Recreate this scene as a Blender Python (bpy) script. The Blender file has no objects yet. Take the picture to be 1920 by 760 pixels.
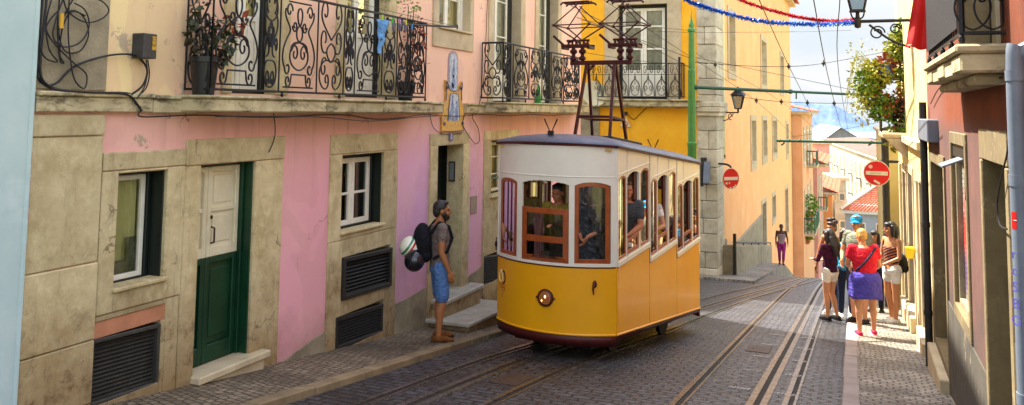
import bpy, bmesh, math, random
from mathutils import Vector as V, Matrix, noise as mnoise
R = math.radians
random.seed(11)
rnd = random.Random(5)
scene = bpy.context.scene
COL = scene.collection
WM = {}

# ------------------------------------------------------------------ camera model (solved from the photograph)
FPX, CX, PY = 1570.0, 960.0, 76.6
_P, _Y, _R = R(4.70), R(22.07), R(0.71)
cf = V((-math.sin(_Y)*math.cos(_P), math.cos(_Y)*math.cos(_P), math.sin(_P)))
_r = V((math.cos(_Y), math.sin(_Y), 0)); _u = _r.cross(cf)
cr = _r*math.cos(_R)+_u*math.sin(_R); cu = _u*math.cos(_R)-_r*math.sin(_R)
def ray(x, y): return cf*FPX+cr*(x-CX)-cu*(y-PY)
def at_x(x, y, X): d = ray(x, y); return d*(X/d.x)
def at_y(x, y, Y): d = ray(x, y); return d*(Y/d.y)
SL = .118
def at_g(x, y, h=1.8): d = ray(x, y); return d*(h/(-d.z-SL*d.y))
cam = bpy.data.cameras.new('camera'); co = bpy.data.objects.new('camera', cam); COL.objects.link(co)
co.matrix_world = Matrix(((cr.x, cu.x, -cf.x, 0), (cr.y, cu.y, -cf.y, 0), (cr.z, cu.z, -cf.z, 0), (0, 0, 0, 1)))
cam.sensor_width = 36; cam.sensor_fit = 'HORIZONTAL'; cam.lens = FPX/1920*36
cam.shift_y = -(380-PY)/1920; cam.clip_start = .05; cam.clip_end = 20000
scene.camera = co

# ------------------------------------------------------------------ ground height
def zg(x, y):
    a = 29.0 if x > -2.6 else 35.0
    z = -1.8-SL*min(y, a)
    if y > a:
        t = y-a
        z -= SL*t+.10*t*min(1, t/6)
        if y > 75: z = z*0.35+(-1.8-SL*75-4-.02*(y-75))*.65 if False else z
    return z
def zroad(y):
    if y <= 27: return -1.8-SL*y
    t = y-27
    return -1.8-SL*y-(.012*t*t if t < 7 else .012*49+.168*(t-7))
def zpl(y):                                   # upper left pavement keeps its slope further
    if y <= 35: return -1.66-.121*y
    return -1.66-.121*35-.26*(y-35)

# ------------------------------------------------------------------ mesh builder
class MB:
    def __init__(s): s.v = []; s.f = []; s.m = []; s.mi = 0
    def add(s, vs, fs):
        o = len(s.v); s.v += [V(p) for p in vs]
        for f in fs: s.f.append([o+i for i in f]); s.m.append(s.mi)
        return s
    def poly(s, *pts): return s.add(pts, [list(range(len(pts)))])
    def hexa(s, c): return s.add(c, [(0, 1, 3, 2), (4, 6, 7, 5), (0, 4, 5, 1), (2, 3, 7, 6), (0, 2, 6, 4), (1, 5, 7, 3)])
    def box(s, x0, x1, y0, y1, z0, z1):
        return s.hexa([(x, y, z) for x in (x0, x1) for y in (y0, y1) for z in (z0, z1)])
    def obox(s, c, size, mat):
        c = V(c); hx, hy, hz = size[0]/2, size[1]/2, size[2]/2
        return s.hexa([c+mat@V((x, y, z)) for x in (-hx, hx) for y in (-hy, hy) for z in (-hz, hz)])
    def fbox(s, F, u0, u1, z0, z1, d0, d1):
        return s.hexa([F(u, z, d) for u in (u0, u1) for z in (z0, z1) for d in (d0, d1)])
    def bar(s, a, b, w, h=None, up=(0, 0, 1)):
        a = V(a); b = V(b); h = h or w; t = (b-a).normalized(); up = V(up)
        if abs(t.dot(up)) > .98: up = V((0, 1, 0))
        n = t.cross(up).normalized(); k = n.cross(t)
        return s.hexa([p+n*(i*w/2)+k*(j*h/2) for p in (a, b) for i in (-1, 1) for j in (-1, 1)])
    def tube(s, pts, r, n=8, caps=True, closed=False, flat=None):
        pts = [V(p) for p in pts]; m = len(pts)
        if m < 2: return s
        tang = []
        for i in range(m):
            if closed: t = pts[(i+1) % m]-pts[i-1]
            else: t = pts[min(i+1, m-1)]-pts[max(i-1, 0)]
            tang.append(t.normalized() if t.length > 1e-9 else V((0, 0, 1)))
        ref = V((0, 0, 1)) if abs(tang[0].z) < .9 else V((1, 0, 0))
        nrm = (ref-tang[0]*ref.dot(tang[0])).normalized()
        vs = []
        for i in range(m):
            t = tang[i]; nn = nrm-t*nrm.dot(t)
            if nn.length < 1e-6: nn = t.orthogonal()
            nrm = nn.normalized(); b = t.cross(nrm); ri = r[i] if isinstance(r, (list, tuple)) else r
            for k in range(n):
                a = 2*math.pi*k/n
                vs.append(pts[i]+nrm*(math.cos(a)*ri)+b*(math.sin(a)*ri))
        fs = []
        for i in range(m if closed else m-1):
            j = (i+1) % m
            for k in range(n): fs.append((i*n+k, i*n+(k+1) % n, j*n+(k+1) % n, j*n+k))
        if caps and not closed: fs += [tuple(range(n))[::-1], tuple((m-1)*n+k for k in range(n))]
        return s.add(vs, fs)
    def etube(s, rings, n=14):
        # rings: (centre, xaxis*rx, yaxis*ry) elliptical, rounded ends
        vs = []; fs = []
        for c, ax, ay in rings:
            for k in range(n):
                a = 2*math.pi*k/n; vs.append(V(c)+V(ax)*math.cos(a)+V(ay)*math.sin(a))
        m = len(rings)
        for i in range(m-1):
            for k in range(n): fs.append((i*n+k, i*n+(k+1) % n, (i+1)*n+(k+1) % n, (i+1)*n+k))
        fs += [tuple(range(n))[::-1], tuple((m-1)*n+k for k in range(n))]
        return s.add(vs, fs)
    def lathe(s, prof, c=(0, 0, 0), n=16, mat=None, caps=True):
        c = V(c); vs = []; fs = []; m = len(prof)
        for r_, z in prof:
            for k in range(n):
                a = 2*math.pi*k/n; p = V((r_*math.cos(a), r_*math.sin(a), z)); vs.append(c+(mat@p if mat else p))
        for i in range(m-1):
            for k in range(n): fs.append((i*n+k, i*n+(k+1) % n, (i+1)*n+(k+1) % n, (i+1)*n+k))
        if caps: fs += [tuple(range(n))[::-1], tuple((m-1)*n+k for k in range(n))]
        return s.add(vs, fs)
    def ell(s, c, rx, ry, rz, nu=14, nv=9, mat=None):
        prof = []; c = V(c); vs = []; fs = []
        for j in range(1, nv):
            t = math.pi*j/nv-math.pi/2
            for k in range(nu):
                a = 2*math.pi*k/nu; p = V((rx*math.cos(t)*math.cos(a), ry*math.cos(t)*math.sin(a), rz*math.sin(t)))
                vs.append(c+(mat@p if mat else p))
        for j in range(nv-2):
            for k in range(nu): fs.append((j*nu+k, j*nu+(k+1) % nu, (j+1)*nu+(k+1) % nu, (j+1)*nu+k))
        b = V((0, 0, -rz)); t = V((0, 0, rz)); vs += [c+(mat@b if mat else b), c+(mat@t if mat else t)]
        L = len(vs)
        for k in range(nu): fs.append((L-2, (k+1) % nu, k)); fs.append((L-1, (nv-2)*nu+k, (nv-2)*nu+(k+1) % nu))
        return s.add(vs, fs)
    def surf(s, fn, us, vs_):
        vs = [V(fn(u, v)) for v in vs_ for u in us]; n = len(us)
        return s.add(vs, [(j*n+i, j*n+i+1, (j+1)*n+i+1, (j+1)*n+i) for j in range(len(vs_)-1) for i in range(n-1)])
    def build(s, name, mat, parent=None, smooth=None, bevel=0, solid=0, merge=False):
        inv = None
        if parent is not None: inv = WM[parent.name].inverted(); loc = None
        else:
            xs = [p.x for p in s.v]; ys = [p.y for p in s.v]; zs = [p.z for p in s.v]
            loc = V(((min(xs)+max(xs))/2, (min(ys)+max(ys))/2, min(zs)))
        vs = [inv@p if inv else p-loc for p in s.v]
        me = bpy.data.meshes.new(name); me.from_pydata(vs, [], s.f)
        mats = mat if isinstance(mat, (list, tuple)) else [mat]
        for m in mats: me.materials.append(m)
        me.polygons.foreach_set('material_index', s.m)
        bm = bmesh.new(); bm.from_mesh(me)
        if merge or solid: bmesh.ops.remove_doubles(bm, verts=bm.verts, dist=1e-5)
        bmesh.ops.recalc_face_normals(bm, faces=bm.faces)
        if solid: bmesh.ops.solidify(bm, geom=bm.faces[:], thickness=solid)
        if bevel:
            es = [e for e in bm.edges if len(e.link_faces) == 2 and e.calc_face_angle(0) > .6]
            bmesh.ops.bevel(bm, geom=es, offset=bevel, segments=1, affect='EDGES', clamp_overlap=True)
        bm.to_mesh(me); bm.free()
        if smooth is not None:
            me.polygons.foreach_set('use_smooth', [True]*len(me.polygons))
            me.set_sharp_from_angle(angle=R(smooth))
        o = bpy.data.objects.new(name, me); COL.objects.link(o)
        if parent is not None: o.parent = parent; WM[o.name] = WM[parent.name].copy()
        else: o.location = loc; WM[o.name] = Matrix.Translation(loc)
        return o

def tag(o, label=None, cat=None, group=None, kind=None):
    if label: o['label'] = label
    if cat: o['category'] = cat
    if group: o['group'] = group
    if kind: o['kind'] = kind
    return o
def thing(name, label, cat, loc=(0, 0, 0), rotz=0, group=None):
    o = bpy.data.objects.new(name, None); COL.objects.link(o); o.empty_display_size = .1
    o.location = loc; o.rotation_euler = (0, 0, rotz)
    WM[o.name] = Matrix.Translation(V(loc)) @ Matrix.Rotation(rotz, 4, 'Z')
    return tag(o, label, cat, group)
def dup(o, loc, rotz=None, parent=None, label=None, group=None, scale=None):
    c = o.copy(); COL.objects.link(c)
    if parent is not None: c.parent = parent
    else:
        c.location = loc
        if rotz is not None: c.rotation_euler = (0, 0, rotz)
        if scale: c.scale = scale
    if label: c['label'] = label
    if group: c['group'] = group
    for ch in list(o.children): dup(ch, None, parent=c)
    return c

# ------------------------------------------------------------------ materials
def lin(c):
    if isinstance(c, str):
        c = c.lstrip('#'); c = [int(c[i:i+2], 16)/255 for i in (0, 2, 4)]
    return tuple((x/12.92 if x <= .04045 else ((x+.055)/1.055)**2.4) for x in c)+(1,)
class NT:
    def __init__(s, name):
        s.mat = bpy.data.materials.new(name); s.mat.use_nodes = True; s.t = s.mat.node_tree; s.n = s.t.nodes; s.n.clear()
        s.out = s.n.new('ShaderNodeOutputMaterial'); s.b = s.n.new('ShaderNodeBsdfPrincipled')
        s.t.links.new(s.b.outputs[0], s.out.inputs[0])
    def new(s, typ, **kw):
        x = s.n.new(typ)
        for k, v in kw.items(): setattr(x, k, v)
        return x
    def link(s, a, b): s.t.links.new(a, b)
    def pos(s): return s.new('ShaderNodeNewGeometry').outputs['Position']
    def mapped(s, src, scale=(1, 1, 1), rot=(0, 0, 0), loc=(0, 0, 0)):
        m = s.new('ShaderNodeMapping'); s.link(src, m.inputs['Vector'])
        m.inputs['Scale'].default_value = scale; m.inputs['Rotation'].default_value = rot; m.inputs['Location'].default_value = loc
        return m.outputs[0]
    def noise(s, src, scale=5, detail=6, rough=.6, dist=0):
        x = s.new('ShaderNodeTexNoise'); s.link(src, x.inputs['Vector'])
        x.inputs['Scale'].default_value = scale; x.inputs['Detail'].default_value = detail; x.inputs['Roughness'].default_value = rough
        x.inputs['Distortion'].default_value = dist
        return x.outputs['Fac']
    def rng(s, src, a, b, c=0, d=1):
        x = s.new('ShaderNodeMapRange'); s.link(src, x.inputs[0])
        x.inputs[1].default_value = a; x.inputs[2].default_value = b; x.inputs[3].default_value = c; x.inputs[4].default_value = d
        return x.outputs[0]
    def mix(s, fac, a, b, mode='MIX'):
        x = s.new('ShaderNodeMix', data_type='RGBA', blend_type=mode)
        for sock, v in ((x.inputs[0], fac), (x.inputs[6], a), (x.inputs[7], b)):
            if hasattr(v, 'links'): s.link(v, sock)
            elif isinstance(v, (int, float)): sock.default_value = v
            else: sock.default_value = v
        return x.outputs[2]
    def math(s, op, a, b=None):
        x = s.new('ShaderNodeMath', operation=op)
        for sock, v in ((x.inputs[0], a), (x.inputs[1], b)):
            if v is None: continue
            if hasattr(v, 'links'): s.link(v, sock)
            else: sock.default_value = v
        return x.outputs[0]
    def xyz(s, src):
        x = s.new('ShaderNodeSeparateXYZ'); s.link(src, x.inputs[0]); return x.outputs
    def bump(s, h, strength=.4, dist=.02, prev=None):
        x = s.new('ShaderNodeBump'); s.link(h, x.inputs['Height']); x.inputs['Strength'].default_value = strength; x.inputs['Distance'].default_value = dist
        if prev: s.link(prev, x.inputs['Normal'])
        return x.outputs[0]
    def island(s, col, lo=.8, hi=1.08):
        r_ = s.rng(s.new('ShaderNodeNewGeometry').outputs['Random Per Island'], 0, 1, lo, hi)
        x = s.new('ShaderNodeCombineColor'); [s.link(r_, x.inputs[i]) for i in range(3)]
        return s.mix(1.0, col, x.outputs[0], 'MULTIPLY')
    def fin(s, col=None, rough=.7, normal=None, metal=0, spec=.5, **kw):
        if col is not None:
            if hasattr(col, 'links'): s.link(col, s.b.inputs['Base Color'])
            else: s.b.inputs['Base Color'].default_value = col
        if hasattr(rough, 'links'): s.link(rough, s.b.inputs['Roughness'])
        else: s.b.inputs['Roughness'].default_value = rough
        s.b.inputs['Metallic'].default_value = metal; s.b.inputs['Specular IOR Level'].default_value = spec
        if normal: s.link(normal, s.b.inputs['Normal'])
        for k, v in kw.items():
            k = k.replace('_', ' ')
            if hasattr(v, 'links'): s.link(v, s.b.inputs[k])
            else: s.b.inputs[k].default_value = v
        return s.mat
def MAT(name, c1, c2=None, scale=4, rough=.7, bump=.0, bscale=30, bdist=.01, metal=0, spec=.4, lo=.35, hi=.65, stains=(), coat=0, isl=None):
    t = NT(name); p = t.pos()
    col = lin(c1)
    if c2: col = t.mix(t.rng(t.noise(p, scale, 7, .65), lo, hi), lin(c1), lin(c2))
    for (c, sc, a, b, op) in stains:
        src = t.mapped(p, sc) if isinstance(sc, tuple) else t.mapped(p, (sc, sc, sc))
        f = t.rng(t.noise(src, 1, 8, .7, .3), a, b, 0, op)
        col = t.mix(f, col, lin(c))
    if isl: col = t.island(col, *isl)
    nm = t.bump(t.noise(p, bscale, 6, .7), bump, bdist) if bump else None
    rg = rough
    if c2: rg = t.rng(t.noise(p, scale*2.3, 4), .3, .7, max(.02, rough-.08), min(1, rough+.08))
    return t.fin(col, rg, nm, metal, spec, **({'Coat_Weight': coat, 'Coat_Roughness': .12} if coat else {}))
def GLASS(name, tint='#9fb0a8', refl=.25, rough=.03, opacity=.25):
    t = NT(name); t.n.remove(t.b)
    tr = t.new('ShaderNodeBsdfTransparent'); tr.inputs[0].default_value = lin(tint)
    gl = t.new('ShaderNodeBsdfGlossy'); gl.inputs['Roughness'].default_value = rough
    fr = t.new('ShaderNodeFresnel'); fr.inputs['IOR'].default_value = 1.5
    nm = t.bump(t.noise(t.pos(), 2.2, 2), .05, .02); t.link(nm, gl.inputs['Normal'])
    f = t.math('MINIMUM', t.math('ADD', fr.outputs[0], refl), 1.0)
    m = t.new('ShaderNodeMixShader'); t.link(f, m.inputs[0]); t.link(tr.outputs[0], m.inputs[1]); t.link(gl.outputs[0], m.inputs[2])
    t.link(m.outputs[0], t.out.inputs[0]); return t.mat
m = {}
STN = '#4a4334'
def stone_mat():
    t = NT('weathered_limestone'); p = t.pos(); x, y, z = t.xyz(p)
    col = t.mix(t.rng(t.noise(p, 1.7, 9, .7), .36, .64), lin('#d0bf95'), lin('#b09c70'))
    col = t.mix(t.rng(t.noise(p, 7, 8, .75), .46, .66, 0, .55), col, lin('#e3d4a6'))
    col = t.mix(t.rng(t.noise(p, 3.1, 8, .7, .6), .54, .66, 0, .5), col, lin('#9a8a62'))
    # damp brown foot that follows the slope of the street
    foot = t.math('ADD', t.math('ADD', z, t.math('MULTIPLY', y, .118)), t.math('MULTIPLY', t.math('SUBTRACT', t.noise(p, 1.9, 7, .7), .5), 1.5))
    col = t.mix(t.rng(foot, -.6, -1.75, 0, .75), col, lin('#7a5a34'))
    col = t.mix(t.math('MULTIPLY', t.rng(t.noise(p, 5, 7, .75), .52, .64, 0, .75), t.rng(foot, -.4, -1.5)), col, lin('#5c4426'))
    # runs of dirt and fine dark pits
    col = t.mix(t.rng(t.noise(t.mapped(p, (8, 8, .8)), 1, 7, .7), .56, .76, 0, .5), col, lin('#6b5a3c'))
    col = t.mix(t.rng(t.noise(p, 34, 5, .8), .62, .74, 0, .55), col, lin('#574a33'))
    v = t.new('ShaderNodeTexVoronoi'); v.feature = 'DISTANCE_TO_EDGE'; v.inputs['Scale'].default_value = 1.15
    ad = t.new('ShaderNodeVectorMath', operation='MULTIPLY_ADD'); nz = t.new('ShaderNodeTexNoise'); nz.inputs['Scale'].default_value = 3.5; nz.inputs['Detail'].default_value = 6; t.link(p, nz.inputs['Vector'])
    t.link(nz.outputs['Color'], ad.inputs[0]); ad.inputs[1].default_value = (.55, .55, .55); t.link(p, ad.inputs[2]); t.link(ad.outputs[0], v.inputs['Vector'])
    crack = t.math('MULTIPLY', t.rng(v.outputs['Distance'], .010, .0, 0, .9), t.rng(t.noise(p, 1.3, 3), .52, .60))
    col = t.mix(crack, col, lin('#3f3322'))
    col = t.island(col, .80, 1.06)
    h = t.math('SUBTRACT', t.noise(p, 30, 8, .75), t.math('MULTIPLY', crack, .8))
    return t.fin(col, .88, t.bump(h, .55, .014), 0, .3)
m['stone'] = stone_mat()
m['stone_pale'] = MAT('pale_limestone', '#c6b594', '#ad9c7c', 2.5, .8, .4, 30, .008, stains=[('#80745c', 2.2, .55, .75, .6), ('#6a5b44', (9, 9, .8), .6, .8, .45)])
m['quoin_stone'] = MAT('grey_limestone', '#cfc7b0', '#b3aa92', 3, .85, .5, 22, .01, stains=[('#857d68', 2.2, .52, .7, .7), ('#5f584a', 6, .62, .74, .6)], isl=(.76, 1.08))
m['slab'] = MAT('balcony_stone', '#c4b892', '#a89a76', 5, .85, .5, 30, .012, stains=[('#4c4231', (3.5, 3.5, 9), .5, .64, .85), ('#e3dcc0', 6, .6, .7, .6)], isl=(.78, 1.06))
m['slab_top'] = m['slab']
m['cement'] = MAT('rough_cement', '#a3977c', '#857a62', 3, .95, .7, 40, .02, stains=[('#5d5341', 2, .5, .7, .6), ('#c0b592', 7, .6, .7, .5)])
m['blue_wall'] = MAT('pale_blue_plaster', '#b9cac6', '#a9bebd', 1.2, .8, .15, 18, .006, stains=[('#cfdcd8', 2.5, .55, .7, .4), ('#8fb0b8', (4, 4, .5), .6, .8, .4)])
m['purple_line'] = MAT('old_purple_paint', '#8a2f6c', '#a5607e', 30, .8)
m['salmon'] = MAT('salmon_plaster', '#c08060', '#a8714f', 4, .85, .2)
m['yellow_wall'] = MAT('ochre_yellow_plaster', '#f2b224', '#e9a51a', 1.5, .85, .2, 25, .006, stains=[('#c9841a', (3, 3, .7), .56, .78, .5), ('#e8d2a0', 5.5, .7, .73, .7), ('#f7c63a', 1.2, .5, .7, .5)])
m['orange_wall'] = MAT('apricot_plaster', '#f0b377', '#eaa868', .8, .85, .15, 14, .006, stains=[('#cf9a66', (2.5, 2.5, .35), .56, .78, .5), ('#f6d29a', 1.1, .5, .7, .4), ('#a77a55', 3.2, .7, .78, .5)])
m['cream_wall'] = MAT('cream_plaster', '#d9c98f', '#cfb972', 1.2, .85, .15, 14, .005, stains=[('#b9a468', (3, 3, .6), .58, .8, .5)])
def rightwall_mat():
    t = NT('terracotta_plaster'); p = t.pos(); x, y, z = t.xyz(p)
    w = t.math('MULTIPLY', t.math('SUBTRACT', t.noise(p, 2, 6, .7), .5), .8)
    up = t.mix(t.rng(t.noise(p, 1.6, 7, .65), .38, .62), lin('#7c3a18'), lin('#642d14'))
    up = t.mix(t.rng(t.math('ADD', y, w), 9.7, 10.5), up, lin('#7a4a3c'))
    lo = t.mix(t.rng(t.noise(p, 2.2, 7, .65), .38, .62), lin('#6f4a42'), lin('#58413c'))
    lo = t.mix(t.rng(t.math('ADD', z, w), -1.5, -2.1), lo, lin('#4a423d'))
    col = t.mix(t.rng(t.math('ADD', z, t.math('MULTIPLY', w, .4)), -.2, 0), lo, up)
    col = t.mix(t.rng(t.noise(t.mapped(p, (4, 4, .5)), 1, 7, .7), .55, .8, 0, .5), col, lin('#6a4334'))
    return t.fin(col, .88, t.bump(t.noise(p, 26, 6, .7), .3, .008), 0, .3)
m['right_wall'] = rightwall_mat()
m['iron'] = MAT('black_wrought_iron', '#16161a', '#24242b', 20, .5, .2, 90, .003, metal=.3)
m['cable'] = MAT('black_cable', '#18161a', rough=.55)
m['dark_green'] = MAT('dark_green_paint', '#0f3d24', '#0b2f1c', 5, .42, .12, 30, .004, stains=[('#23573a', 14, .68, .74, .5), ('#07150d', (8, 8, 1), .6, .8, .6)])
m['black_green'] = MAT('near_black_green_paint', '#0d1512', '#141f19', 6, .45)
m['white_paint'] = MAT('white_joinery_paint', '#e9e6d6', '#dcd7c4', 7, .45, .05, 40, .003, stains=[('#a79f85', (12, 12, 2), .62, .8, .45)])
m['cream_paint'] = MAT('cream_joinery_paint', '#dcd3b4', '#cfc4a2', 5, .5, .08, 30, .003, stains=[('#93866a', (10, 10, 1.5), .6, .8, .5)])
m['vent'] = MAT('black_vent_paint', '#201e1b', '#2b2926', 14, .5, .15, 60, .004, stains=[('#4c463a', 9, .62, .75, .5)])
m['grey_vent'] = MAT('grey_roller_slats', '#35322d', '#413e38', 9, .5, .15, 60, .004, stains=[('#65604f', 5, .6, .75, .5)])
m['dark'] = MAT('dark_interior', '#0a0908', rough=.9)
m['curtain_pale'] = MAT('pale_curtain', '#efe9b6', '#cfc88f', 1.5, .9)  # the pale yellow also imitates the sunlit wall reflected in the panes
m['curtain_white'] = MAT('white_net_curtain', '#d9dcd6', '#b9bdb6', 9, .9)
m['curtain_grey'] = MAT('grey_net_curtain', '#8e908a', '#6a6c68', 5, .9)
m['pane'] = GLASS('window_glass', '#eef3ea', .07)
m['pane_dark'] = GLASS('dim_window_glass', '#7d8a80', .12)
m['tram_glass'] = GLASS('tram_window_glass', '#b0b5ab', .035)
m['rail'] = MAT('worn_steel', '#8d8885', '#67605a', 9, .30, .1, 60, .002, metal=.85, stains=[('#5b4335', 6, .60, .78, .4)])
m['rail_dark'] = MAT('groove_dark', '#17130f', '#241d17', 8, .8)  # flat near-black strips drawn in place of the open grooves and slot
m['tile_roof'] = MAT('clay_roof_tile', '#c4684a', '#a9512f', 6, .85, .3, 30, .02, stains=[('#e0a385', 4, .55, .72, .6), ('#6b4433', 9, .6, .75, .5)])
m['green_pole'] = MAT('green_pole_paint', '#4f8a45', '#457d3d', 6, .4, .05, 30, .003, stains=[('#2f5a33', (6, 6, .7), .6, .78, .4)])
m['green_arm'] = MAT('green_iron_paint', '#35604b', '#2b5242', 8, .45)
m['grey_metal'] = MAT('grey_metal_paint', '#8d9092', '#7c8082', 9, .45, metal=.2)
m['zinc'] = MAT('grey_painted_pipe', '#6f7784', '#616976', 4, .5, .08, 30, .004, stains=[('#70757c', (7, 7, .8), .6, .8, .4)])
m['dark_pipe'] = MAT('dark_pipe_paint', '#33302f', '#25231f', 7, .55)
m['red_paint'] = MAT('red_sign_paint', '#d8241c', '#c81e19', 6, .35)
m['white_sign'] = MAT('white_sign_paint', '#ddd4bb', '#cfc4a6', 12, .45)
m['marble'] = MAT('step_marble', '#b4aea0', '#9b9487', 5, .6, .15, 30, .004, stains=[('#6d675b', 4, .56, .75, .5)])
m['leaf1'] = MAT('fresh_leaves', '#7a9a35', '#567a26', 9, .55)
m['leaf2'] = MAT('dark_leaves', '#2c3d1c', '#3d2420', 9, .5)
m['leaf3'] = MAT('yellow_green_leaves', '#b3ad3c', '#8a9a35', 9, .55)
m['leaf_red'] = MAT('red_brown_leaves', '#8a3b2a', '#a3532f', 9, .55)
m['flower'] = MAT('red_petals', '#d4212b', '#b5142a', 12, .5)
m['pot_black'] = MAT('black_plastic_pot', '#141518', '#1c1d20', 9, .4)
m['terracotta'] = MAT('terracotta_pot', '#b0583a', '#96492f', 9, .8)
m['pot_white'] = MAT('white_pot', '#d9d0b8', '#c7bda2', 7, .6)
m['pot_blue'] = MAT('blue_bucket', '#2d63b5', '#2858a3', 6, .4)
# ------------------------------------------------------------------ ground materials
def COBBLE(name, bw, bh, c1, c2, mortar, msize, dirt, rot=0, bstr=.6, rough=.6, light=None, warp=.03):
    t = NT(name); p = t.pos()
    n1 = t.new('ShaderNodeTexNoise'); t.link(p, n1.inputs['Vector']); n1.inputs['Scale'].default_value = 1.7; n1.inputs['Detail'].default_value = 3
    add = t.new('ShaderNodeVectorMath', operation='MULTIPLY_ADD')
    t.link(n1.outputs['Color'], add.inputs[0]); add.inputs[1].default_value = (warp*4, warp*4, 0); t.link(p, add.inputs[2])
    n2 = t.new('ShaderNodeTexNoise'); t.link(p, n2.inputs['Vector']); n2.inputs['Scale'].default_value = 9; n2.inputs['Detail'].default_value = 2
    add2 = t.new('ShaderNodeVectorMath', operation='MULTIPLY_ADD')
    t.link(n2.outputs['Color'], add2.inputs[0]); add2.inputs[1].default_value = (warp, warp, 0); t.link(add.outputs[0], add2.inputs[2])
    mp = t.mapped(add2.outputs[0], rot=(0, 0, rot))
    b = t.new('ShaderNodeTexBrick'); t.link(mp, b.inputs['Vector']); b.inputs['Scale'].default_value = 1
    b.inputs['Brick Width'].default_value = bw; b.inputs['Row Height'].default_value = bh; b.inputs['Mortar Size'].default_value = msize
    b.inputs['Mortar Smooth'].default_value = .6; b.inputs['Bias'].default_value = 0; b.offset = .5; b.squash = 1
    b.inputs['Color1'].default_value = lin(c1); b.inputs['Color2'].default_value = lin(c2); b.inputs['Mortar'].default_value = lin(mortar)
    col = t.mix(t.rng(t.noise(p, 1.1, 6, .65), .42, .68, 0, .75), b.outputs['Color'], lin(dirt))
    col = t.mix(t.rng(t.noise(p, 26, 5, .7), .35, .7, 0, .35), col, lin(c2), 'MIX')
    col = t.mix(t.rng(t.noise(t.mapped(p, (.35, .9, 1)), 1, 5, .6, .6), .45, .62, 0, .55), col, lin(mortar))
    if light: col = t.mix(t.rng(t.noise(p, 2.6, 5), .58, .72, 0, .5), col, lin(light))
    # keep the joints dark
    col = t.mix(t.math('MULTIPLY', b.outputs['Fac'], .8), col, lin(mortar))
    h = t.math('ADD', t.math('MULTIPLY', b.outputs['Fac'], -1.0), t.math('MULTIPLY', t.noise(p, 22, 4, .6), .7))
    nm = t.bump(h, bstr, .02)
    return t.fin(col, t.rng(t.noise(p, 12, 4), .3, .7, rough-.12, rough+.15), nm, 0, .5)
m['road'] = COBBLE('granite_setts', .19, .115, '#51535c', '#34353d', '#0e0d0e', .017, '#403c39', bstr=.95, rough=.42, light='#6f6c6b')
m['pave_l'] = COBBLE('small_limestone_setts', .085, .075, '#94836b', '#6f5f4a', '#352c22', .010, '#5f503d', rot=.25, bstr=.5, rough=.7, light='#a89a80', warp=.05)
m['pave_r'] = COBBLE('pale_limestone_setts', .13, .095, '#b0a696', '#857b6f', '#3a342e', .013, '#8f8271', rot=0, bstr=.7, rough=.65, light='#d0c6b2', warp=.04)
m['kerb'] = MAT('kerb_granite', '#8f7b5c', '#75634a', 3, .8, .3, 30, .01, stains=[('#5f4c34', 2, .52, .7, .6), ('#d2c4a4', 5, .6, .7, .5)], isl=(.72, 1.1))
m['kerb_r'] = MAT('pinkish_kerb_granite', '#a3958f', '#8d807b', 3, .75, .3, 30, .008, stains=[('#5e5651', 4, .56, .75, .5)], isl=(.8, 1.08))
m['far_ground'] = MAT('far_hillside_ground', '#a8966f', '#6f7a4a', .05, .95)

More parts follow.
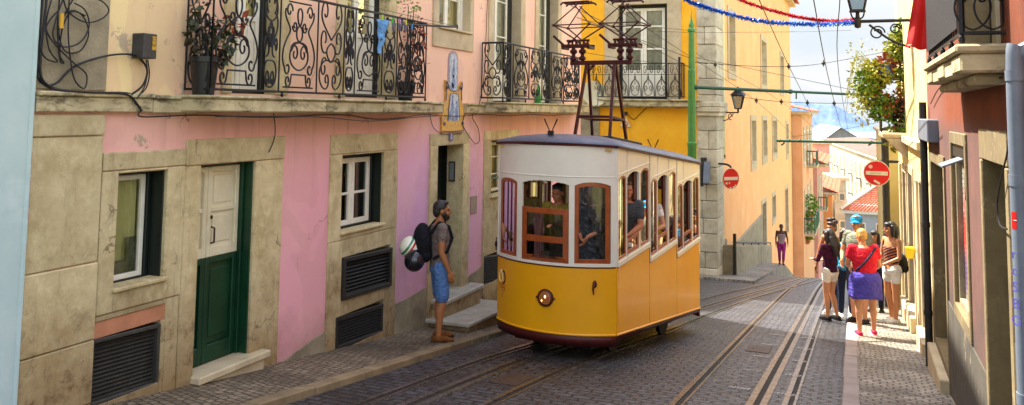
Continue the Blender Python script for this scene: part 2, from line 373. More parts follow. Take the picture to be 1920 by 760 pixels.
def pink_mat():
    t = NT('pink_and_peach_plaster'); p = t.pos(); x, y, z = t.xyz(p)
    w = t.math('MULTIPLY', t.math('SUBTRACT', t.noise(p, 2.5, 6, .7), .5), .5)
    up = t.mix(t.rng(t.math('ADD', y, w), 5.45, 5.75), lin('#e4cc96'), lin('#e6bd9e'))
    up = t.mix(t.rng(t.math('ADD', y, t.math('MULTIPLY', w, 3)), 8, 12), up, lin('#ecc2aa'))
    lo = t.mix(t.rng(t.math('ADD', y, t.math('MULTIPLY', w, 2.2)), 7.9, 10.4), lin('#e6a5ad'), lin('#d9a5c6'))
    lo = t.mix(t.rng(t.math('ADD', y, w), 11, 12.5), lo, lin('#e0a9b2'))
    lo = t.mix(t.rng(t.math('ADD', z, t.math('MULTIPLY', w, .7)), -.75, -.15), lo, lin('#d9a695'))
    f = t.rng(t.math('ADD', z, t.math('MULTIPLY', w, .05)), -.05, .05)
    col = t.mix(f, lo, up)
    st = t.rng(t.noise(t.mapped(p, (4, 4, .55)), 1, 7, .7), .56, .8, 0, .45)
    col = t.mix(st, col, lin('#b98d7c'))
    col = t.mix(t.rng(t.noise(p, .9, 4), .5, .72, 0, .35), col, lin('#f0c4b0'))
    # worn patches, thicker towards the left end of the upper storey
    pe = t.math('ADD', t.noise(p, 3.3, 9, .72), t.rng(y, 4.8, 7.2, .10, 0))
    pk = t.math('MULTIPLY', t.rng(pe, .665, .69, 0, .85), t.rng(y, 5.9, 7.5, 1, .35))
    col = t.mix(pk, col, lin('#a5977f'))
    # splash dirt along the foot, runs below the ledge, hairline cracks, patched areas
    foot = t.math('ADD', t.math('ADD', z, t.math('MULTIPLY', y, .118)), t.math('MULTIPLY', t.math('SUBTRACT', t.noise(p, 2.3, 7, .7), .5), .9))
    col = t.mix(t.rng(foot, -1.15, -1.75, 0, .6), col, lin('#8a6a58'))
    runs = t.math('MULTIPLY', t.rng(t.noise(t.mapped(p, (11, 11, .35)), 1, 6, .7), .54, .74), t.rng(z, -1.1, -.1, 0, .42))
    col = t.mix(t.math('MULTIPLY', runs, t.rng(z, .02, -.05)), col, lin('#8f6f63'))
    col = t.mix(t.rng(t.noise(t.mapped(p, (1, .9, .6)), 1.6, 3, .5, .8), .56, .58, 0, .22), col, lin('#c9948c'))
    col = t.mix(t.rng(t.noise(p, 26, 6, .8), .60, .74, 0, .28), col, lin('#a5786c'))
    v = t.new('ShaderNodeTexVoronoi'); v.feature = 'DISTANCE_TO_EDGE'; v.inputs['Scale'].default_value = .8
    ad = t.new('ShaderNodeVectorMath', operation='MULTIPLY_ADD'); nz = t.new('ShaderNodeTexNoise'); nz.inputs['Scale'].default_value = 3; nz.inputs['Detail'].default_value = 7; t.link(p, nz.inputs['Vector'])
    t.link(nz.outputs['Color'], ad.inputs[0]); ad.inputs[1].default_value = (.7, .7, .7); t.link(p, ad.inputs[2]); t.link(ad.outputs[0], v.inputs['Vector'])
    crack = t.math('MULTIPLY', t.rng(v.outputs['Distance'], .007, 0, 0, .75), t.rng(t.noise(p, 1.1, 3), .54, .6))
    col = t.mix(crack, col, lin('#6b4f47'))
    nm = t.bump(t.math('SUBTRACT', t.noise(p, 16, 6, .65), t.math('MULTIPLY', crack, .5)), .22, .008)
    return t.fin(col, .85, nm, 0, .3)
m['pink_wall'] = pink_mat()

# ------------------------------------------------------------------ ground sheets
def frange(a, b, n): return [a+(b-a)*i/n for i in range(n+1)]
YS = frange(-6, 26, 64)+frange(26.5, 60, 67)
g = MB()
def zearth(x, y):
    r = zroad(min(y, 60))-.25
    if y > 60:
        r = zroad(60)-.25-(y-60)*.10 if y < 130 else zroad(60)-.25-7-(y-130)*.035
    if abs(x) > 30: pass
    return max(r, -62)
g.surf(lambda u, v: (u, v, zearth(u, v)), [-3000, -600, -150, -40, -15, -5, 0, 5, 15, 40, 150, 600, 3000], [-40, -6]+frange(0, 60, 30)+[75, 90, 110, 130, 160, 200, 300, 500, 800, 1200, 1900, 2600])
tag(g.build('ground', m['far_ground']), kind='structure')
g = MB()
XK0, XK1 = -4.5, -.15
def road_l(y): return XK0 if y < 16.4 else -16
xs = frange(XK0, XK1, 8)
g.surf(lambda u, v: (u, v, zroad(v)), xs, YS)
g.surf(lambda u, v: (u, v, zroad(v)), frange(-22, XK0, 12), [y for y in YS if 16.5 <= y <= 28])
tag(g.build('road', m['road'], smooth=40), kind='structure')
W = -5.4; RW = .92
KH = .06
yl = [y for y in YS if y <= 17]
g = MB(); g.surf(lambda u, v: (u, v, zroad(v)+KH+.02*(XK0-u)), [W-.3, -4.95, XK0-.12], yl)
g.poly((W-.3, 17, zroad(17)+KH), (XK0-.12, 17, zroad(17)+KH), (XK0-.12, 17, zroad(17)-.1), (W-.3, 17, zroad(17)-.1))
tag(g.build('pavement_left', m['pave_l']), kind='structure')
def kerb(x0, x1, ys, h, name, mat, L=.9, zf=zroad):
    g = MB(); y = ys[0]; r_ = random.Random(3)
    while y < ys[1]:
        l = L*r_.uniform(.8, 1.25); e = min(y+l, ys[1]); dz = r_.uniform(-.004, .004); dx = r_.uniform(-.006, .006)
        g.hexa([(x+dx, yy, zf(yy)+zz) for x in (x0, x1) for yy in (y+.005, e-.005) for zz in (-.15, h+dz)])
        y = e
    return tag(g.build(name, mat, bevel=.012), kind='structure')
kerb(XK0-.135, XK0, (-6, 17), KH+.012, 'kerb_left', m['kerb'])
g = MB(); g.surf(lambda u, v: (u, v, zroad(v)+.055+.01*u), [XK1+.16, .3, RW+.3], [y for y in YS if y <= 40])
tag(g.build('pavement_right', m['pave_r']), kind='structure')
kerb(XK1, XK1+.17, (-6, 40), .06, 'kerb_right', m['kerb_r'], 1.4)
# raised pavement around the apricot corner house, beyond the side street
g = MB(); yy = [y for y in YS if 23.8 <= y <= 60]
g.surf(lambda u, v: (u, v, zpl(v)), [-9, -3.9, -2.75, -2.55], yy)
g.surf(lambda u, v: (-2.55, v, zpl(v)-u), [0, .8], yy)
g.surf(lambda u, v: (u, yy[0], zpl(yy[0])-v), [-9, -3.9, -2.55], [0, .5])
tag(g.build('pavement_corner', m['pave_r']), kind='structure')

# ------------------------------------------------------------------ tram tracks
def smooth_path(ctrl, step=.5):
    ys = [c[0] for c in ctrl]; out = []; y = ys[0]
    while y <= ys[-1]+1e-6:
        for i in range(len(ctrl)-1):
            if ctrl[i][0] <= y <= ctrl[i+1][0]+1e-9:
                p0 = ctrl[max(i-1, 0)]; p1 = ctrl[i]; p2 = ctrl[i+1]; p3 = ctrl[min(i+2, len(ctrl)-1)]
                h = p2[0]-p1[0]; t = (y-p1[0])/h
                m1 = (p2[1]-p0[1])/(p2[0]-p0[0])*h; m2 = (p3[1]-p1[1])/(p3[0]-p1[0])*h
                x = (2*t**3-3*t*t+1)*p1[1]+(t**3-2*t*t+t)*m1+(-2*t**3+3*t*t)*p2[1]+(t**3-t*t)*m2
                out.append((x, y)); break
        y += step
    return out
def strip(g, path, off, w, z0, h):
    # flat-topped steel strip that stands h above z0 over the road
    vs = []; fs = []
    for x, y in path:
        for dx, dz in ((-w/2, -.06), (-w/2, h), (w/2, h), (w/2, -.06)): vs.append((x+off+dx, y, zroad(y)+z0+dz))
    n = 4
    for i in range(len(path)-1):
        for k in range(3): fs.append((i*n+k, i*n+k+1, (i+1)*n+k+1, (i+1)*n+k))
    g.add(vs, fs)
def track(name, label, rails):
    t = thing(name, label, 'tram track', (rails[0][1][0][0], rails[0][1][0][1], zroad(rails[0][1][0][1])), group='tram tracks in the setts')
    for kind, path in rails:
        if kind == 'rail':
            g = MB(); strip(g, path, -.04, .052, 0, .014); strip(g, path, .046, .026, 0, .010); o = g.build('rail', m['rail'], t)
            g = MB(); strip(g, path, .010, .046, 0, .004); g.build('groove', m['rail_dark'], o)
        else:
            g = MB(); strip(g, path, -.062, .066, 0, .010); strip(g, path, .062, .066, 0, .010); o = g.build('cable_slot', m['rail'], t)
            g = MB(); strip(g, path, 0, .058, 0, .003); g.build('groove', m['rail_dark'], o)
Ls = smooth_path([(-5, -3.98), (6, -3.98), (9.5, -3.95), (13, -3.63), (16.5, -3.2), (20, -2.8), (24, -2.25), (28, -1.85), (34, -1.5), (42, -1.4)])
Ss = smooth_path([(-5, -3.62), (6, -3.62), (9.5, -3.58), (13, -3.2), (16.5, -2.78), (20, -2.38), (24, -1.9), (28, -1.5), (34, -1.2), (42, -1.1)])
Rs = smooth_path([(-5, -3.06), (6, -3.06), (9.5, -3.0), (13, -2.66), (16.5, -2.4), (20, -2.05), (24, -1.52), (28, -1.0), (34, -.7), (42, -.6)])
track('tram_track', 'steel tram rails and cable slot running under the yellow tram', [('rail', Ls), ('cable_slot', Ss), ('rail', Rs)])
Lr = smooth_path([(-5, -1.58), (7, -1.58), (16.4, -1.60), (22.8, -1.58), (26, -1.44), (28.2, -1.26), (34, -.9), (42, -.9)])
Sr = smooth_path([(-5, -.91), (8, -.91), (20, -.905), (24, -.9), (27, -.84), (30, -.7), (42, -.5)])
Rr = smooth_path([(-5, -.615), (8, -.62), (21, -.62), (25, -.6), (28, -.5), (31, -.35), (42, -.1)])
track('tram_track', 'empty steel tram rails and cable slot curving away on the right of the tram', [('rail', Lr), ('cable_slot', Sr), ('rail', Rr)])
# iron access covers between the rails
m['cover'] = MAT('rusty_iron_cover', '#5a463a', '#433630', 12, .6, .3, 60, .006, metal=.4)
def cover(x0, x1, y0, y1, label, mat, split=1):
    g = MB()
    for i in range(split):
        a = x0+(x1-x0)*i/split+.008; b = x0+(x1-x0)*(i+1)/split-.008
        g.hexa([(x, y, zroad(y)+z) for x in (a, b) for y in (y0, y1) for z in (-.03, .008)])
        g.hexa([(x, y, zroad(y)+z) for x in (a+.05, a+.08) for y in ((y0+y1)/2-.03, (y0+y1)/2+.03) for z in (.004, .013)])
    return tag(g.build('access_cover', mat, bevel=.003), label, 'access cover', 'iron covers in the road')
p = at_g(965, 712); cover(-3.46, -3.14, p.y-.28, p.y+.28, 'rusty rectangular iron cover between the rails in front of the tram', m['cover'])
p = at_g(1420, 655); cover(-1.40, -1.08, p.y-.3, p.y+.3, 'grey iron cover between the empty rails on the right', m['cover'])
# pale wear studs beside the slot of the right track
m['stud'] = MAT('pale_iron_studs', '#b8b4ae', '#989490', 20, .5)
for i, py in enumerate((737, 700, 672, 648, 628)):
    p = at_g(1450, py)
    g = MB()
    for sx in (-.34, .14):
        for k in range(6): 
            x = Sr[0][0]+sx+k*.036
            g.hexa([(xx+(yy-p.y)*.25, yy, zroad(yy)+z) for xx in (x, x+.016) for yy in (p.y-.05, p.y+.05) for z in (0, .007)])
    g.hexa([V((xx, yy, zroad(yy)+z)) for xx in (Sr[0][0]-.34, Sr[0][0]+.34) for yy in (p.y-.03, p.y+.03) for z in (-.06, -.02)])
    tag(g.build('slot_bracket', m['stud']), ('nearest', 'second nearest', 'middle', 'second farthest', 'farthest')[i]+' row of short pale metal marks across the right cable slot', 'track bracket', 'metal marks across the slot')
# ------------------------------------------------------------------ facades
def Facade(o, u, n):
    o, u, n = V(o), V(u), V(n)
    return lambda a, z, d: o+u*a+n*d+V((0, 0, z))
FL = Facade((W, 0, 0), (0, 1, 0), (1, 0, 0))          # pink house, a = world y
FR = Facade((RW, 0, 0), (0, 1, 0), (-1, 0, 0))        # right side
FO = Facade((-3.7, 0, 0), (0, 1, 0), (1, 0, 0))       # apricot house
FY = Facade((0, 25, 0), (1, 0, 0), (0, -1, 0))        # yellow facade, a = world x

def wall(F, u0, u1, z0, z1, holes, name, mat, parent, d=0, subdiv=None):
    us = sorted({u0, u1} | {h[i] for h in holes for i in (0, 1) if u0 < h[i] < u1} | set(subdiv or []))
    zs = sorted({z0, z1} | {h[i] for h in holes for i in (2, 3) if z0 < h[i] < z1})
    g = MB()
    for i in range(len(us)-1):
        for j in range(len(zs)-1):
            cu_, cz = (us[i]+us[i+1])/2, (zs[j]+zs[j+1])/2
            if any(h[0] < cu_ < h[1] and h[2] < cz < h[3] for h in holes): continue
            g.poly(F(us[i], zs[j], d), F(us[i+1], zs[j], d), F(us[i+1], zs[j+1], d), F(us[i], zs[j+1], d))
    return g.build(name, mat, parent, merge=True)
def ring(g, F, u0, u1, z0, z1, l, r, b, t, d0, d1):
    # rectangular frame around the opening, butted end to end
    if l: g.fbox(F, u0-l, u0, z0, z1, d0, d1)
    if r: g.fbox(F, u1, u1+r, z0, z1, d0, d1)
    if t: g.fbox(F, u0-l, u1+r, z1, z1+t, d0, d1)
    if b: g.fbox(F, u0-l, u1+r, z0-b, z0, d0, d1)
def inner(g, F, u0, u1, z0, z1, w, d0, d1, wb=None):
    wb = w if wb is None else wb
    g.fbox(F, u0, u0+w, z0, z1, d0, d1); g.fbox(F, u1-w, u1, z0, z1, d0, d1)
    g.fbox(F, u0+w, u1-w, z1-w, z1, d0, d1); g.fbox(F, u0+w, u1-w, z0, z0+wb, d0, d1)
def window(F, house, u0, u1, z0, z1, sur=(.12, .12, .14, .14), depth=.16, stone='stone', frame='black_green', fw=.05, sash='white_paint',
           leaves=2, vbars=0, hbars=(.5,), sw=.045, bw=.022, curtain='curtain_grey', pane='pane_dark', sill=True, proud=.025, name='window', panel=0, panelmat=None, label=None, fwr=None, lining=False, bev=.006):
    g = MB(); ring(g, F, u0, u1, z0, z1, *sur, -depth-.08, proud)
    w = g.build(name, m[stone], house, bevel=bev)
    if label: w['label'] = label
    a0, a1, b0, b1 = u0, u1, z0, z1
    if sill:
        g = MB(); g.fbox(F, u0-.02, u1+.02, z0+.001, z0+.035, -depth+.06, proud+.035); g.build('sill', m[stone], w, bevel=.008)
        b0 = z0+.002
    if frame:
        g = MB(); fr = fw if fwr is None else fwr
        g.fbox(F, u0, u0+fw, b0, z1, -depth-.02, -depth+.045); g.fbox(F, u1-fr, u1, b0, z1, -depth-.02, -depth+.045)
        g.fbox(F, u0+fw, u1-fr, z1-fw, z1, -depth-.02, -depth+.045); g.fbox(F, u0+fw, u1-fr, b0, b0+fw, -depth-.02, -depth+.045)
        if lining: g.fbox(F, u1-.014, u1, b0, z1, -depth+.0455, -.012); g.fbox(F, u0, u1-.0145, z1-.014, z1, -depth+.0455, -.012)
        g.build('frame', m[frame], w, bevel=.004)
        a0 += fw; a1 -= fr; b0 += fw; b1 -= fw
    lw = (a1-a0)/leaves
    gs = MB(); gp = MB()
    for i in range(leaves):
        p0 = a0+i*lw+.003; p1 = a0+(i+1)*lw-.003
        pz = b0+panel*(b1-b0)
        inner(gs, F, p0, p1, b0+.003, b1-.003, sw, -depth-.015, -depth+.025)
        if panel: gs.fbox(F, p0+sw, p1-sw, pz-.05, pz, -depth-.012, -depth+.022)
        for h in hbars:
            z = pz+(b1-pz)*h; gs.fbox(F, p0+sw, p1-sw, z-bw/2, z+bw/2, -depth-.01, -depth+.018)
        for k in range(vbars):
            x = p0+(p1-p0)*(k+1)/(vbars+1); gs.fbox(F, x-bw/2, x+bw/2, (pz if panel else b0)+sw, b1-sw, -depth-.009, -depth+.017)
        gp.poly(F(p0+sw*.5, pz+.01, -depth), F(p1-sw*.5, pz+.01, -depth), F(p1-sw*.5, b1-.01, -depth), F(p0+sw*.5, b1-.01, -depth))
    gs.build('sash', m[sash], w, bevel=.005)
    gp.build('pane', m[pane], w)
    if panel:
        gq = MB()
        for i in range(leaves):
            p0 = a0+i*lw+.003; p1 = a0+(i+1)*lw-.003; pz = b0+panel*(b1-b0)
            gq.fbox(F, p0+sw, p1-sw, b0+sw, pz-.05, -depth-.012, -depth+.004)
            gq.fbox(F, p0+sw+.05, p1-sw-.05, b0+sw+.06, pz-.11, -depth+.0045, -depth+.014)
        gq.build('panel', m[panelmat or sash], w, bevel=.006)
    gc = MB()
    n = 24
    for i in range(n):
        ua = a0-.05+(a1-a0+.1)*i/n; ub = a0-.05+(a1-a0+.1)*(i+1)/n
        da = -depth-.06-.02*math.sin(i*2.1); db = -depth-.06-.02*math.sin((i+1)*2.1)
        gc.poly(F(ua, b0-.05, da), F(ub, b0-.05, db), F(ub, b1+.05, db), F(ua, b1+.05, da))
    gc.build('curtain', m[curtain], w)  # in the dark material this sheet is the painted gloom of the room, no curtain
    return w
def louvre(F, house, u0, u1, z0, z1, n, d0=-.03, fr=.035, mat='vent', name='vent_grille', tilt=.02, skew=0, proud=.012):
    g = MB()
    Fk = lambda u, z, d: F(u, z+skew*(u-u0)/(u1-u0), d)
    inner(g, Fk, u0, u1, z0, z1, fr, d0-.02, proud)
    o = g.build(name, m[mat], house, bevel=.004)
    g = MB(); h = (z1-z0-2*fr)/n
    for i in range(n):
        z = z0+fr+i*h
        g.hexa([Fk(u, zz+dz, d) for u in (u0+fr, u1-fr) for (zz, d, dz) in ((z, d0+.030, 0), (z+.004, d0+.036, .004), (z+h*.72, d0-.016, 0), (z+h*.72, d0-.010, .006))])
    g.build('slats', m[mat], o)
    g = MB(); g.poly(Fk(u0, z0, d0-.03), Fk(u1, z0, d0-.03), Fk(u1, z1, d0-.03), Fk(u0, z1, d0-.03)); g.build('backing', m['dark'], o)
    return o

# ------------------------------------------------------------------ wrought iron
def arc(cx, cy, r, a0, a1, n=12): return [(cx+r*math.cos(a0+(a1-a0)*i/n), cy+r*math.sin(a0+(a1-a0)*i/n)) for i in range(n+1)]
def spiral(cx, cy, r0, a0, turns, r1=None, n=18):
    r1 = r0*.28 if r1 is None else r1
    return [(cx+(r0+(r1-r0)*i/n)*math.cos(a0+turns*2*math.pi*i/n), cy+(r0+(r1-r0)*i/n)*math.sin(a0+turns*2*math.pi*i/n)) for i in range(n+1)]
def bez(p0, p1, p2, p3, n=12):
    o = []
    for i in range(n+1):
        t = i/n; a = (1-t)**3; b = 3*t*(1-t)**2; c = 3*t*t*(1-t); d = t**3
        o.append((a*p0[0]+b*p1[0]+c*p2[0]+d*p3[0], a*p0[1]+b*p1[1]+c*p2[1]+d*p3[1]))
    return o
def mir(ps, c=.5): return [(2*c-x, y) for x, y in ps]
def heart_panel():
    # tall panel of paired scrolls: heart on top, egg in the middle, pair of C scrolls below
    L = []
    for f in (lambda p: p, mir):
        L.append(f(bez((.5, .60), (.30, .72), (.04, .80), (.10, .93))+spiral(.24, .92, .14, math.pi, -.9)))
        L.append(f(spiral(.22, .60, .17, -.9, -1.0)))
        L.append(f(bez((.5, .56), (.30, .52), (.24, .42), (.5, .34))))
        L.append(f(bez((.5, .34), (.20, .42), (.02, .26), (.06, .16))+bez((.06, .16), (.10, .02), (.40, -.02), (.42, .10))[1:]+spiral(.34, .13, .08, 0, .8)))
        L.append(f(spiral(.22, .27, .13, .9, 1.0)))
    return L
def lyre_panel():
    L = []
    for f in (lambda p: p, mir):
        L.append(f(spiral(.38, .40, .10, math.pi*.9, -1.1)[::-1]+bez((.28, .42), (.20, .54), (.60, .56), (.72, .46))+bez((.72, .46), (.86, .30), (.62, .22), (.5, .22))[1:]))
        L.append(f(bez((.10, .88), (.02, .76), (.30, .70), (.22, .62))+bez((.22, .62), (.02, .46), (.0, .34), (.10, .24))[1:]+spiral(.18, .24, .08, math.pi, .9)))
        L.append(f(spiral(.2, .86, .09, 0, 1.0)))
        L.append(f([(.28, .10), (.30, .17), (.5, .17)]))
        L.append(f(spiral(.20, .10, .08, 0, -1.1)))
        L.append(f(spiral(.36, .70, .07, math.pi, 1.2)))
        L.append(f([(.18, .96), (.5, .96)])); L.append(f([(.08, .03), (.5, .03)]))
        L.append(f(bez((.5, .70), (.40, .78), (.42, .90), (.5, .90))))
    L.append(arc(.5, .62, .085, 0, 2*math.pi, 18))
    return L
def knot_panel():
    L = []
    for f in (lambda p: p, mir):
        L.append(f(spiral(.30, .93, .12, math.pi*1.5, -.9)[::-1]+bez((.30, .80), (.10, .80), (.05, .66), (.22, .58))+bez((.22, .58), (.5, .46), (.42, .34), (.25, .34))[1:]))
        L.append(f(bez((.5, .98), (.04, .98), (.02, .72), (.5, .72))))
        L.append(f(bez((.5, .44), (.20, .60), (.36, .70), (.5, .64))))
        L.append(f(bez((.5, .02), (.02, .02), (.02, .34), (.5, .30))))
        L.append(f(spiral(.34, .10, .11, -.4, 1.1)))
        L.append(f(bez((.5, .72), (.36, .62), (.36, .50), (.5, .44))))
        L.append(f(spiral(.18, .46, .09, 0, 1.1)))
    L.append(arc(.5, .53, .05, 0, 2*math.pi, 12))
    return L
def iron_run(g, P, a0, a1, z0, z1, panels, r=.0065, Pz=None):
    # P(u, z): point on the railing plane
    L = sum(w for _, w in panels); u = a0
    for fn, w in panels:
        ww = (a1-a0)*w/L
        if fn:
            for pl in fn():
                pts = [P(u+ww*(.04+.92*x), z0+.03+(z1-z0-.06)*y) for x, y in pl]
                g.tube(pts, r*1.2, 5, caps=False)
        g.tube([P(u, z0), P(u, z1)], r*1.2, 6); u += ww
    g.tube([P(a1, z0), P(a1, z1)], r*1.2, 6)
    g.tube([P(a0, z1), P(a1, z1)], r*1.8, 6); g.tube([P(a0, z0+.01), P(a1, z0+.01)], r*1.5, 6)

# ------------------------------------------------------------------ tiled roofs
def tile_roof(name, mat, parent, a, b, c, d, pitch=.2, n2=None):
    # a,b eaves corners, c,d ridge corners (a-d and b-c are the slopes); corrugated clay tiles
    a, b, c, d = V(a), V(b), V(c), V(d); L = (b-a).length; n = max(4, int(L/pitch))*4
    S = (d-a).length; rows = n2 or max(2, int(S/.38)); nrm = (b-a).cross(d-a).normalized()
    if nrm.z < 0: nrm = -nrm
    g = MB(); vs = []; fs = []
    for j in range(rows):
        for jj, lift in ((j/rows, .03), ((j+1)/rows, 0)):
            for i in range(n+1):
                t = i/n; p = a.lerp(b, t).lerp(d.lerp(c, t), jj)
                vs.append(p+nrm*(lift+.05*math.sin(i*math.pi/2)))
        o = j*2*(n+1)
        for i in range(n): fs.append((o+i, o+i+1, o+n+1+i+1, o+n+1+i))
    g.add(vs, fs)
    return g.build(name, mat, parent, smooth=60)

# ================================================================== pale blue house at the left edge
bh = thing('blue_house', 'pale blue plastered house front cut off at the left edge', 'house', (W+.04, 1, zroad(1)))
FB = Facade((W+.05, 0, 0), (0, 1, 0), (1, 0, 0))
wall(FB, -5, 4.235, -4, 7, [], 'wall', m['blue_wall'], bh)
g = MB(); g.fbox(FB, 4.2, 4.235, -4, 7, -.05, .012); g.build('wall_edge', m['blue_wall'], bh, bevel=.01)
g = MB()
for i in range(16):
    z = -2.4+i*.13+rnd.uniform(-.03, .03)
    if rnd.random() < .75: g.fbox(FL, 4.243, 4.252+rnd.uniform(0, .006), z, z+rnd.uniform(.03, .16), -.01, .0315)
g.build('paint_line', m['purple_line'], bh)
g = MB(); g.box(-12, W+.045, -5, 4.2, 6.9, 7.05); g.box(-12, -11.9, -5, 4.2, -4, 7); g.build('roof', m['tile_roof'], bh)

# ================================================================== pink house
PE = 17.3; HT = 7.2
ph = thing('pink_house', 'long pink and peach house with stone window surrounds and two iron balconies', 'house', (W, 10, zroad(10)+KH))
D1 = (5.95, 6.69, -2.36, -.53); W1 = (5.035, 5.55, -1.465, -.542); V1 = (4.865, 5.56, -2.29, -1.79)
W2 = (8.188, 9.10, -1.437, -.545); VA = (8.23, 9.31, -2.17, -1.70); VB = (8.145, 9.18, -2.72, -2.345)
D2 = (10.55, 11.38, -2.62, -.52); W3 = (12.46, 13.35, -1.42, -.50); VC = (12.2, 13.0, -2.75, -2.3)
B1 = (6.30, 6.95, .12, 2.25); B2 = (8.2, 9.14, .12, 2.25); UW = (10.52, 11.56, 1.13, 2.6)
B3 = (12.48, 13.68, .11, 2.6); B4 = (14.62, 15.70, .11, 2.6)
holes = [D1, W1, V1, W2, VA, VB, D2, W3, VC, B1, B2, UW, B3, B4]
wall(FL, 4.235, PE, -4.3, HT, holes, 'wall', m['pink_wall'], ph)
g = MB(); g.fbox(FL, PE-.01, PE, -4.3, HT, -7, -.01); g.build('side_wall', m['cement'], ph)
g = MB(); g.fbox(FL, 4.3, PE-.02, -4.3, HT, -7, -6.9); g.build('rear_wall', m['cement'], ph)
g = MB(); g.box(W-7, W+.25, 4.2, PE+.1, HT, HT+.12); g.build('roof_slab', m['slab'], ph)
tile_roof('roof', m['tile_roof'], ph, (W+.35, PE, HT+.12), (W+.35, 4.2, HT+.12), (W-3.4, 4.2, HT+1.6), (W-3.4, PE, HT+1.6))
# stone dressings: a skin of blocks a little proud of the plaster
def dress(u0, u1, z0, z1, name='stone_dressing', mat='stone', d=.022, joints=(), hol=(), vj=()):
    zs = [z0]+sorted(joints)+[z1]; g = MB(); rr = random.Random(int(u0*100))
    for i in range(len(zs)-1):
        us = [u0]+list(vj if i % 2 == 0 else ())+[u1]
        for j in range(len(us)-1):
            cell = [(us[j]+(.003 if j else 0), us[j+1]-.003, zs[i]+.003, zs[i+1]-.003)]
            for h in hol:
                nxt = []
                for c in cell:
                    a, b, c0, c1 = c
                    if h[1] <= a or h[0] >= b or h[3] <= c0 or h[2] >= c1: nxt.append(c); continue
                    if h[0] > a: nxt.append((a, h[0], c0, c1))
                    if h[1] < b: nxt.append((h[1], b, c0, c1))
                    m0, m1 = max(a, h[0]), min(b, h[1])
                    if h[2] > c0: nxt.append((m0, m1, c0, h[2]))
                    if h[3] < c1: nxt.append((m0, m1, h[3], c1))
                cell = nxt
            dd = d+rr.uniform(-.008, .008)
            for a, b, c0, c1 in cell: g.fbox(FL, a, b, c0, c1, -.32, dd)
    return g.build(name, m[mat], ph, bevel=.008)
dress(4.245, 4.875, -4, -.075, 'corner_stone', 'stone', .03, joints=(-2.25, -1.78, -1.2, -.24), vj=())
dress(4.255, 4.88, .10, HT, 'corner_render', 'cement', .018, joints=(1.6,))
# ground-floor stone: window 1 bay, door 1, window 2 bay, door 2, window 3 bay
ap1 = (4.88, 5.60, -1.795, -1.665)
dress(4.88, 5.752, -4, -.372, hol=[W1, V1, ap1], joints=(-1.62, -.52))
g = MB(); g.fbox(FL, 4.882, 5.60, -1.788, -1.668, -.1, .004); g.fbox(FL, 5.562, 5.60, -2.6, -1.792, -.1, .003); g.build('salmon_band', m['salmon'], ph)
dress(5.755, 7.125, -4, -.295, hol=[D1], joints=(-.528,))
dress(7.955, 9.455, -4, -.305, hol=[W2, VA, VB], joints=(-1.5, -.53))
dress(10.335, 11.615, -4, -.345, 'stone_dressing', 'stone', .022, hol=[D2], joints=(-.515,))
dress(12.18, 13.67, -4, -.345, hol=[W3, VC], joints=(-1.55, -.49))
for a, b, z0_, z1_ in ((7.13, 7.95, -2.60, -2.44), (9.46, 10.33, -2.47, -2.42), (11.62, 12.175, -2.52, -2.44), (13.68, PE, -2.9, -2.9)):
    n = 24; g = MB(); hs_ = [z0_+(z1_-z0_)*i/n+.018*mnoise.fractal(V((a+i*.15, 3, 0)), 1, 2, 4) for i in range(n+1)]
    vs = []
    for i in range(n+1): u = a+(b-a)*i/n; vs += [FL(u, -4.2, .014), FL(u, hs_[i], .014), FL(u, hs_[i]+.008, -.03)]
    g.add(vs, [(3*i+k, 3*i+k+1, 3*i+3+k+1, 3*i+3+k) for i in range(n) for k in (0, 1)])
    g.build('plinth', m['cement'], ph)
# string course
g = MB(); y = 4.245; rr = random.Random(2)
while y < PE:
    e = min(y+rr.uniform(.5, 1.1), PE)
    if 9.6 < y < 11.45: e = 10.63 if y < 10.6 else (11.41 if y < 11 else e)
    if abs(y-10.63) < 1e-6: y = 11.41; e = 12.0
    q = rr.uniform(-.004, .004)
    g.fbox(FL, y+.003, e-.003, -.062+q, .052+q, -.1, .06); g.fbox(FL, y+.003, e-.003, .0535+q, .088+q, -.1, .085)
    y = e
    if abs(y-10.63) < 1e-6: g.build('string_course', m['slab'], ph, bevel=.008); g = MB()
g.build('string_course', m['slab'], ph, bevel=.008)

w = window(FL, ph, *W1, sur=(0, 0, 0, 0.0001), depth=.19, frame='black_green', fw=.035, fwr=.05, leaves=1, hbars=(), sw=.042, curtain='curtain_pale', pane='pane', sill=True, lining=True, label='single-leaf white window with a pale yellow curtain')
g = MB(); g.fbox(FL, 5.36, 5.50, -1.39, -1.10, -.222, -.219); g.fbox(FL, 5.06, 5.5, -1.42, -1.28, -.218, -.214); g.build('windowsill_clutter', MAT('grey_green_clutter', '#8d9180', '#59613a', 9, .8), w)
window(FL, ph, *W2, sur=(0, 0, 0, .0001), depth=.17, frame='black_green', fw=.05, leaves=2, hbars=(.47,), sw=.06, bw=.03, curtain='curtain_grey', pane='pane_dark', lining=True, label='white two-leaf window in a dark frame over the black vents')
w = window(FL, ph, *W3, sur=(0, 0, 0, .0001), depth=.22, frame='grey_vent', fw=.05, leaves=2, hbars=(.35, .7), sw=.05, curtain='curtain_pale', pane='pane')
g = MB(); g.tube([FL(12.5, -1.12, -.05), FL(13.3, -1.12, -.05)], .018, 6); g.build('window_bar', m['green_arm'], w)
louvre(FL, ph, *V1, 14, d0=-.06, mat='grey_vent', fr=.03, skew=-.03)
louvre(FL, ph, *VA, 9, d0=.0, mat='vent', fr=.05, proud=.055, skew=-.035)
louvre(FL, ph, *VB, 8, d0=-.02, mat='vent', fr=.055, proud=.018, skew=-.05)
louvre(FL, ph, *VC, 12, d0=-.02, mat='grey_vent', fr=.03, skew=-.08)

